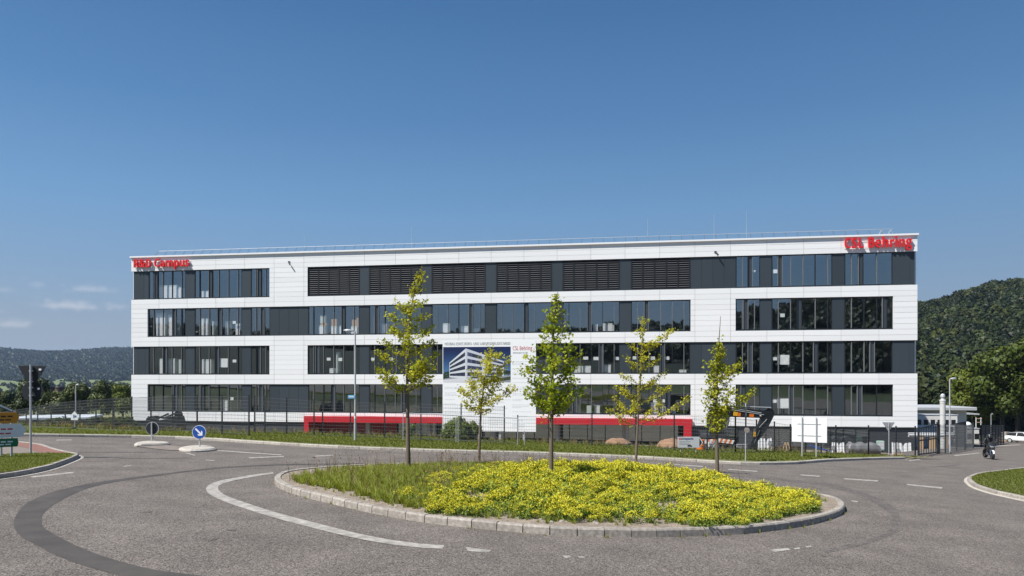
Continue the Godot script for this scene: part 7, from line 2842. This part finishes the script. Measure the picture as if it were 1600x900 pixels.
func roundabout_planting() -> void:
	var gold := [Color(0.46, 0.45, 0.035), Color(0.38, 0.40, 0.036), Color(0.54, 0.50, 0.04), Color(0.30, 0.34, 0.034)]
	var lime := [Color(0.30, 0.37, 0.022), Color(0.37, 0.42, 0.026), Color(0.22, 0.30, 0.02), Color(0.44, 0.45, 0.032)]
	var sand := [Color(0.55, 0.52, 0.05), Color(0.46, 0.46, 0.046), Color(0.60, 0.55, 0.055)]
	var mixed := [Color(0.40, 0.42, 0.033), Color(0.33, 0.36, 0.03), Color(0.48, 0.46, 0.038)]
	young_tree("tallest young tree, left on the roundabout, in front of the lamp and board", Vector3(-3.067, -0.388, -20.826), [Vector3(0, 0, 0), Vector3(-0.019, 1.874, 0), Vector3(-0.038, 3.389, 0), Vector3(0.038, 4.525, 0), Vector3(0.189, 5.377, 0), Vector3(0.435, 5.964, 0)], [[2.859, -0.795, 0.757], [3.162, -0.909, 0.871], [3.54, -0.871, 0.871], [3.919, -0.719, 0.795], [4.298, -0.606, 0.719], [4.676, -0.644, 0.53], [5.093, -0.53, 0.379], [5.472, -0.189, 0.189], [5.812, -0.095, 0.133]], 0.074, 5, 0.07, 0.062, gold, 101)
	young_tree("slender yellowish young tree before the advertising board's picture", Vector3(-1.13, -0.569, -23.906), [Vector3(0, 0, 0), Vector3(0.065, 1.717, 0), Vector3(0.152, 2.586, 0), Vector3(0.261, 3.347, 0), Vector3(0.391, 3.955, 0)], [[2.021, -0.304, 0.391], [2.325, -0.739, 0.609], [2.651, -0.826, 1.087], [2.977, -0.565, 0.478], [3.282, -0.565, 0.652], [3.629, -0.304, 0.739], [3.89, -0.13, 0.217]], 0.058, 5, 0.065, 0.062, sand, 102)
	young_tree("densest bright green young tree in the middle of the roundabout", Vector3(0.984, -0.441, -17.739), [Vector3(0, 0, 0), Vector3(0.016, 2.048, 0), Vector3(0.048, 3.338, 0), Vector3(0.081, 4.306, 0), Vector3(0.177, 5.015, 0)], [[2.08, -0.258, 0.323], [2.29, -0.516, 0.419], [2.532, -0.71, 0.806], [2.822, -0.613, 0.645], [3.112, -0.677, 0.581], [3.403, -0.71, 0.677], [3.661, -0.419, 0.484], [3.951, -0.323, 0.387], [4.225, -0.258, 0.323], [4.532, -0.226, 0.258], [4.854, -0.097, 0.129]], 0.07, 5, 0.08, 0.064, lime, 103)
	young_tree("sparse young tree with long open branches, right of the greenest one", Vector3(4.55, -0.859, -25.934), [Vector3(0, 0, 0), Vector3(0.071, 1.438, 0), Vector3(0.165, 3.088, 0), Vector3(0.236, 4.503, 0), Vector3(0.306, 5.682, 0)], [[2.145, -1.132, 0.566], [2.57, -0.943, 1.792], [2.994, -0.849, 1.085], [3.466, -0.754, 0.943], [4.032, -0.637, 0.66], [4.55, -0.472, 0.472], [5.069, -0.283, 1.085], [5.446, -0.165, 0.165]], 0.054, 3, 0.05, 0.06, sand, 104)
	young_tree("narrow upright young tree, rightmost on the roundabout, before the excavator", Vector3(6.069, -0.744, -20.796), [Vector3(0, 0, 0), Vector3(-0.019, 1.286, 0), Vector3(-0.038, 2.231, 0), Vector3(0, 3.365, 0), Vector3(0.038, 4.159, 0), Vector3(0.095, 4.991, 0)], [[1.815, -0.265, 0.265], [2.136, -0.34, 0.34], [2.458, -0.378, 0.378], [2.76, -0.378, 1.134], [3.063, -0.34, 0.416], [3.365, -0.302, 0.416], [3.63, -0.227, 0.718], [3.894, -0.17, 0.227], [4.102, -0.095, 0.113]], 0.064, 6, 0.085, 0.068, mixed, 105)

	var isl := island_outline()
	# yellow flowering ground cover
	var yellow := PackedVector2Array([Vector2(-1.662, -13.853), Vector2(-1.521, -15.208), Vector2(-1.018, -17.221), Vector2(-0.171, -18.782), Vector2(0.45, -19.807), Vector2(1.326, -20.835), Vector2(2.77, -21.764), Vector2(3.97, -21.834), Vector2(4.868, -21.419), Vector2(5.735, -20.351), Vector2(6.466, -19.223), Vector2(6.971, -18.043), Vector2(7.192, -17.273), Vector2(7.138, -16.496), Vector2(6.304, -15.582), Vector2(5.217, -14.348), Vector2(4.325, -13.592), Vector2(3.623, -13.283), Vector2(3.203, -13.552), Vector2(2.834, -14.17), Vector2(2.244, -14.105), Vector2(1.77, -13.904), Vector2(0.98, -13.471), Vector2(0.365, -13.397), Vector2(0, -13.783), Vector2(-0.616, -13.544), Vector2(-1.165, -13.485)])
	var clumps := []
	for v in 4:
		var r := RandomNumberGenerator.new()
		r.seed = 300 + v
		var g := Geo.new()
		for k in 60:
			var a := r.randf() * TAU
			var q := sqrt(r.randf()) * 0.24
			var h := r.randf_range(0.03, 0.3)
			var tone := r.randf_range(0.7, 1.3)
			g.col = Color(0.15 * tone, 0.21 * tone, 0.03 * tone)
			add_leaf(g, Vector3(cos(a) * q, h, sin(a) * q), 0.055, r)
		for k in (30 if v < 3 else 5):
			var a := r.randf() * TAU
			var q := sqrt(r.randf()) * 0.23
			var head := Vector3(cos(a) * q, 0.36 - q * 0.45 + r.randf_range(-0.05, 0.06), sin(a) * q)
			g.col = Color(0.1, 0.14, 0.03)
			g.tri(Vector3(head.x * 0.6, 0.05, head.z * 0.6), head, Vector3(head.x * 0.6 + 0.01, 0.05, head.z * 0.6), Vector3.BACK, Vector3.BACK, Vector3.BACK)
			for m in 9:
				var tone := r.randf_range(0.7, 1.2)
				g.col = Color(0.66 * tone, 0.56 * tone, 0.025 * tone).lerp(Color(0.30, 0.40, 0.06), r.randf() * 0.5)
				add_leaf(g, head + Vector3(r.randfn(), r.randfn() * 0.45, r.randfn()) * 0.03, 0.026, r)
		clumps.append(g.mesh(M.blossom))
	var lots := [[], [], [], []]
	var box := Rect2(yellow[0], Vector2.ZERO)
	for p in yellow:
		box = box.expand(p)
	var patch := FastNoiseLite.new()
	patch.frequency = 0.35
	patch.seed = 3
	var tries := 0
	var got := 0
	while got < 2900 and tries < 16000:
		tries += 1
		var p := Vector2(rng.randf_range(box.position.x, box.end.x), rng.randf_range(box.position.y, box.end.y))
		if not Geometry2D.is_point_in_polygon(p, yellow) or patch.get_noise_2dv(p) < -0.34:
			continue
		var s := rng.randf_range(0.42, 1.0) * (1.0 + 0.5 * patch.get_noise_2dv(p * 2.0))
		var rim := clampf((p.y + 19.5 - 0.12 * p.x) / 4.5, 0.0, 1.0)
		var green := rng.randf() < 0.05 + 0.45 * smoothstep(0.0, 0.3, patch.get_noise_2dv(p * 1.7 + Vector2(31, 7))) + 0.45 * rim
		s *= 1.0 - 0.25 * rim
		lots[3 if green else rng.randi() % 3].append(Transform3D(Basis(Vector3.UP, rng.randf() * TAU).scaled(Vector3(s, s * rng.randf_range(0.8, 1.25), s)), on_road(p, island_height(p) - 0.02)))
		got += 1
	var wider := grown(yellow, 1.3)
	got = 0
	while got < 170:
		var p := Vector2(rng.randf_range(box.position.x - 1.3, box.end.x + 1.0), rng.randf_range(box.position.y - 1.0, box.end.y + 1.0))
		if Geometry2D.is_point_in_polygon(p, wider) and not Geometry2D.is_point_in_polygon(p, yellow) and Geometry2D.is_point_in_polygon(p, grown(isl, -0.7)):
			var s := rng.randf_range(0.35, 0.8)
			lots[rng.randi() % 4].append(Transform3D(Basis(Vector3.UP, rng.randf() * TAU).scaled(Vector3(s, s, s)), on_road(p, island_height(p) - 0.02)))
			got += 1
	for v in 4:
		scatter("flowers", clumps[v], lots[v], [], "yellow flowering ground cover on the right of the roundabout")
	# rough grass and herbs on the left and along the rim
	var tufts := []
	for v in 3:
		tufts.append(tuft(400 + v, 30, 0.27, 0.006, [Color(0.22, 0.27, 0.03), Color(0.30, 0.31, 0.05), Color(0.40, 0.35, 0.11), Color(0.18, 0.25, 0.025)], false))
	var green_area := PackedVector2Array([Vector2(-5.792, -18.309), Vector2(-5.636, -19.373), Vector2(-5.064, -20.632), Vector2(-3.596, -21.975), Vector2(-1.674, -23.024), Vector2(0.86, -23.641), Vector2(2.146, -23.603), Vector2(1.996, -21.959), Vector2(0.554, -20.313), Vector2(-0.343, -18.863), Vector2(-1.222, -16.806), Vector2(-1.517, -15.171), Vector2(-1.949, -14.294), Vector2(-2.732, -15.025), Vector2(-3.511, -16.093), Vector2(-4.284, -16.83), Vector2(-5.093, -17.508)])
	var spots := [[], [], []]
	tries = 0
	got = 0
	box = Rect2(isl[0], Vector2.ZERO)
	for p in isl:
		box = box.expand(p)
	var inner := grown(isl, -0.45)
	while got < 5200 and tries < 60000:
		tries += 1
		var p := Vector2(rng.randf_range(box.position.x, box.end.x), rng.randf_range(box.position.y, box.end.y))
		if not Geometry2D.is_point_in_polygon(p, inner):
			continue
		var inside := Geometry2D.is_point_in_polygon(p, green_area)
		var chance := 0.95 if inside else 0.3 if patch.get_noise_2dv(p) > -0.1 else 0.1
		if rng.randf() > chance:
			continue
		var s := rng.randf_range(0.45, 1.0) * (1.0 if inside else 0.7)
		spots[rng.randi() % 3].append(Transform3D(Basis(Vector3.UP, rng.randf() * TAU).scaled(Vector3(s, s, s)), on_road(p, island_height(p) - 0.02)))
		got += 1
	for v in 3:
		scatter("grass", tufts[v], spots[v], [], "rough grass and herbs on the left of the roundabout")
	# seed stalks standing over the grass, thistle in the flowers
	var stalk := tuft(450, 6, 0.55, 0.005, [Color(0.26, 0.17, 0.11), Color(0.2, 0.16, 0.09)], true)
	var sp := []
	while sp.size() < 200:
		var p := Vector2(rng.randf_range(box.position.x, box.end.x), rng.randf_range(box.position.y, box.end.y))
		if Geometry2D.is_point_in_polygon(p, green_area) or (Geometry2D.is_point_in_polygon(p, inner) and p.y < -22.0):
			sp.append(Transform3D(Basis(Vector3.UP, rng.randf() * TAU).scaled(Vector3.ONE * rng.randf_range(0.6, 1.1)), on_road(p, island_height(p))))
	scatter("grass", stalk, sp, [], "reddish seed stalks standing above the roundabout grass")
	# weeds in the kerb joints
	var weeds := []
	var ring := walk(isl, 0.5, true)
	for k in 70:
		var p := ring[rng.randi() % ring.size()] + Vector2(rng.randfn() * 0.04, rng.randfn() * 0.04 + 0.03)
		weeds.append(Transform3D(Basis(Vector3.UP, rng.randf() * TAU).scaled(Vector3.ONE * rng.randf_range(0.2, 0.42)), on_road(p, -0.02)))
	scatter("weeds", tufts[0], weeds, [], "small weeds growing in the joints of the island kerb")
	# pale stones lying on the soil
	var pebble := rock_geo(5, Vector3(0.05, 0.03, 0.04)).mesh(M.kerb_1)
	var pb := []
	while pb.size() < 900:
		var p := Vector2(rng.randf_range(box.position.x, box.end.x), rng.randf_range(box.position.y, box.end.y))
		if Geometry2D.is_point_in_polygon(p, inner):
			pb.append(Transform3D(Basis(Vector3.UP, rng.randf() * TAU).scaled(Vector3.ONE * rng.randf_range(0.3, 1.2)), on_road(p, island_height(p))))
	scatter("pebbles", pebble, pb, [], "pale pebbles on the soil of the roundabout island")


var isl_mid := Vector2(1.389, -19.097)
var isl_ring := PackedVector2Array()


func island_height(p: Vector2) -> float:
	if isl_ring.is_empty():
		isl_ring = grown(island_outline(), -0.1)
	# share of the way from the rim to the middle
	var d := p - isl_mid
	var far := isl_mid + d.normalized() * 30.0
	for i in isl_ring.size():
		var hit = Geometry2D.segment_intersects_segment(isl_mid, far, isl_ring[i], isl_ring[(i + 1) % isl_ring.size()])
		if hit != null:
			return mound(1.0 - d.length() / isl_mid.distance_to(hit))
	return 0.12


func tuft(seed_no: int, blades: int, high: float, wide: float, tones: Array, seeds := false) -> ArrayMesh:
	var r := RandomNumberGenerator.new()
	r.seed = seed_no
	var g := Geo.new()
	for k in blades:
		var a := r.randf() * TAU
		var q := r.randf() * 0.1
		var h := high * r.randf_range(0.45, 1.1)
		var b := Vector3(cos(a) * q, 0, sin(a) * q)
		var lean := Vector3(r.randfn(), 0, r.randfn()) * 0.28 * h
		var side := Vector3(cos(a + 1.3), 0, sin(a + 1.3)) * wide
		var m := b + lean * 0.35 + Vector3(0, h * 0.6, 0)
		var e := b + lean + Vector3(0, h, 0)
		var c: Color = tones[r.randi() % tones.size()]
		var tone := r.randf_range(0.8, 1.2)
		g.col = Color(c.r * tone, c.g * tone, c.b * tone)
		var nn := (side.cross(Vector3.UP).normalized() + Vector3.UP * 0.8).normalized()
		g.tri(b - side, b + side, m + side * 0.8, nn, nn, nn)
		g.tri(b - side, m + side * 0.8, m - side * 0.8, nn, nn, nn)
		g.tri(m - side * 0.8, m + side * 0.8, e, nn, nn, nn)
		if seeds and k % 3 == 0:
			g.col = Color(0.30 * tone, 0.2 * tone, 0.13 * tone)
			for j in 3:
				add_leaf(g, e + Vector3(r.randfn() * 0.01, -0.03 * j, r.randfn() * 0.01), 0.035, r)
	return g.mesh(M.grass)


func fill_grass(called: String, label: String, poly: PackedVector2Array, up: float, count: int, meshes: Array, lo: float, hi: float) -> void:
	var box := Rect2(poly[0], Vector2.ZERO)
	for p in poly:
		box = box.expand(p)
	var lots := []
	for m in meshes:
		lots.append([])
	var got := 0
	var tries := 0
	while got < count and tries < count * 12:
		tries += 1
		var p := Vector2(rng.randf_range(box.position.x, box.end.x), rng.randf_range(box.position.y, box.end.y))
		if not Geometry2D.is_point_in_polygon(p, poly):
			continue
		var s := rng.randf_range(lo, hi)
		var y := plane_y(p.x, p.y) + up if -p.y < (44.2 if p.x > -13.0 else 38.3) else land(p.x, p.y)
		lots[rng.randi() % meshes.size()].append(Transform3D(Basis(Vector3.UP, rng.randf() * TAU).scaled(Vector3(s * 1.3, s, s * 1.3)), Vector3(p.x, y - 0.01, p.y)))
		got += 1
	for k in meshes.size():
		scatter(called, meshes[k], lots[k], [], label)


func verge_planting() -> void:
	var fresh := [Color(0.14, 0.175, 0.028), Color(0.19, 0.21, 0.04), Color(0.25, 0.235, 0.065), Color(0.12, 0.16, 0.024)]
	var dry := [Color(0.19, 0.18, 0.06), Color(0.26, 0.22, 0.1), Color(0.12, 0.14, 0.035), Color(0.3, 0.22, 0.13)]
	var short := [tuft(501, 22, 0.09, 0.006, fresh), tuft(502, 22, 0.11, 0.006, fresh)]
	var tall := [tuft(503, 14, 0.5, 0.007, dry, true), tuft(504, 18, 0.4, 0.008, fresh)]
	var verge := PackedVector2Array([Vector2(-25.978, -33.228), Vector2(-21.965, -34.516), Vector2(-19.41, -35.884), Vector2(-16.499, -36.298), Vector2(-12.813, -35.237), Vector2(-10.331, -34.436), Vector2(-7.423, -34.024), Vector2(-3.112, -34.235), Vector2(1.281, -35.217), Vector2(6.389, -35.139), Vector2(9.337, -34.235), Vector2(11.936, -34.104), Vector2(14.245, -35.614), Vector2(17.829, -39.225), Vector2(24.211, -44.386)])
	verge.append_array(PackedVector2Array([Vector2(26.6, -44.0), Vector2(-13, -44.0), Vector2(-21, -38.2), Vector2(-60, -38.2)]))
	fill_grass("grass", "grass of the verge along the far side of the road", verge, 0.1, 22000, short, 0.6, 1.2)
	fill_grass("weeds", "tall dry grass and weeds along the fences", PackedVector2Array([Vector2(-40, -44), Vector2(-21, -39.5), Vector2(-13, -41.5), Vector2(13, -40.6), Vector2(24, -43.4), Vector2(24, -46), Vector2(12, -48), Vector2(-14, -49), Vector2(-34, -56), Vector2(-50, -60)]), 0.1, 1700, tall, 0.3, 0.85)
	fill_grass("grass", "grass of the left corner under the direction signs", PackedVector2Array([Vector2(-16.983, -22.24), Vector2(-16.229, -22.473), Vector2(-15.82, -23.141), Vector2(-15.061, -23.667), Vector2(-14.665, -23.584), Vector2(-14.062, -22.352), Vector2(-13.346, -20.39), Vector2(-13.041, -18.875), Vector2(-12.994, -17.867), Vector2(-13.022, -17.053)]), 0.115, 4200, short, 0.35, 0.7)
	fill_grass("grass", "grass of the island at the right picture edge", PackedVector2Array([Vector2(15.639, -19.329), Vector2(16.084, -22.115), Vector2(16.237, -23.347), Vector2(16.527, -24.501), Vector2(17.059, -25.846), Vector2(17.834, -27.322), Vector2(18.697, -28.725), Vector2(19.629, -29.948), Vector2(20.966, -31.463), Vector2(22.6, -33.014), Vector2(24.855, -35.051), Vector2(36.626, -45.267)]), 0.1, 7500, short, 0.35, 0.7)
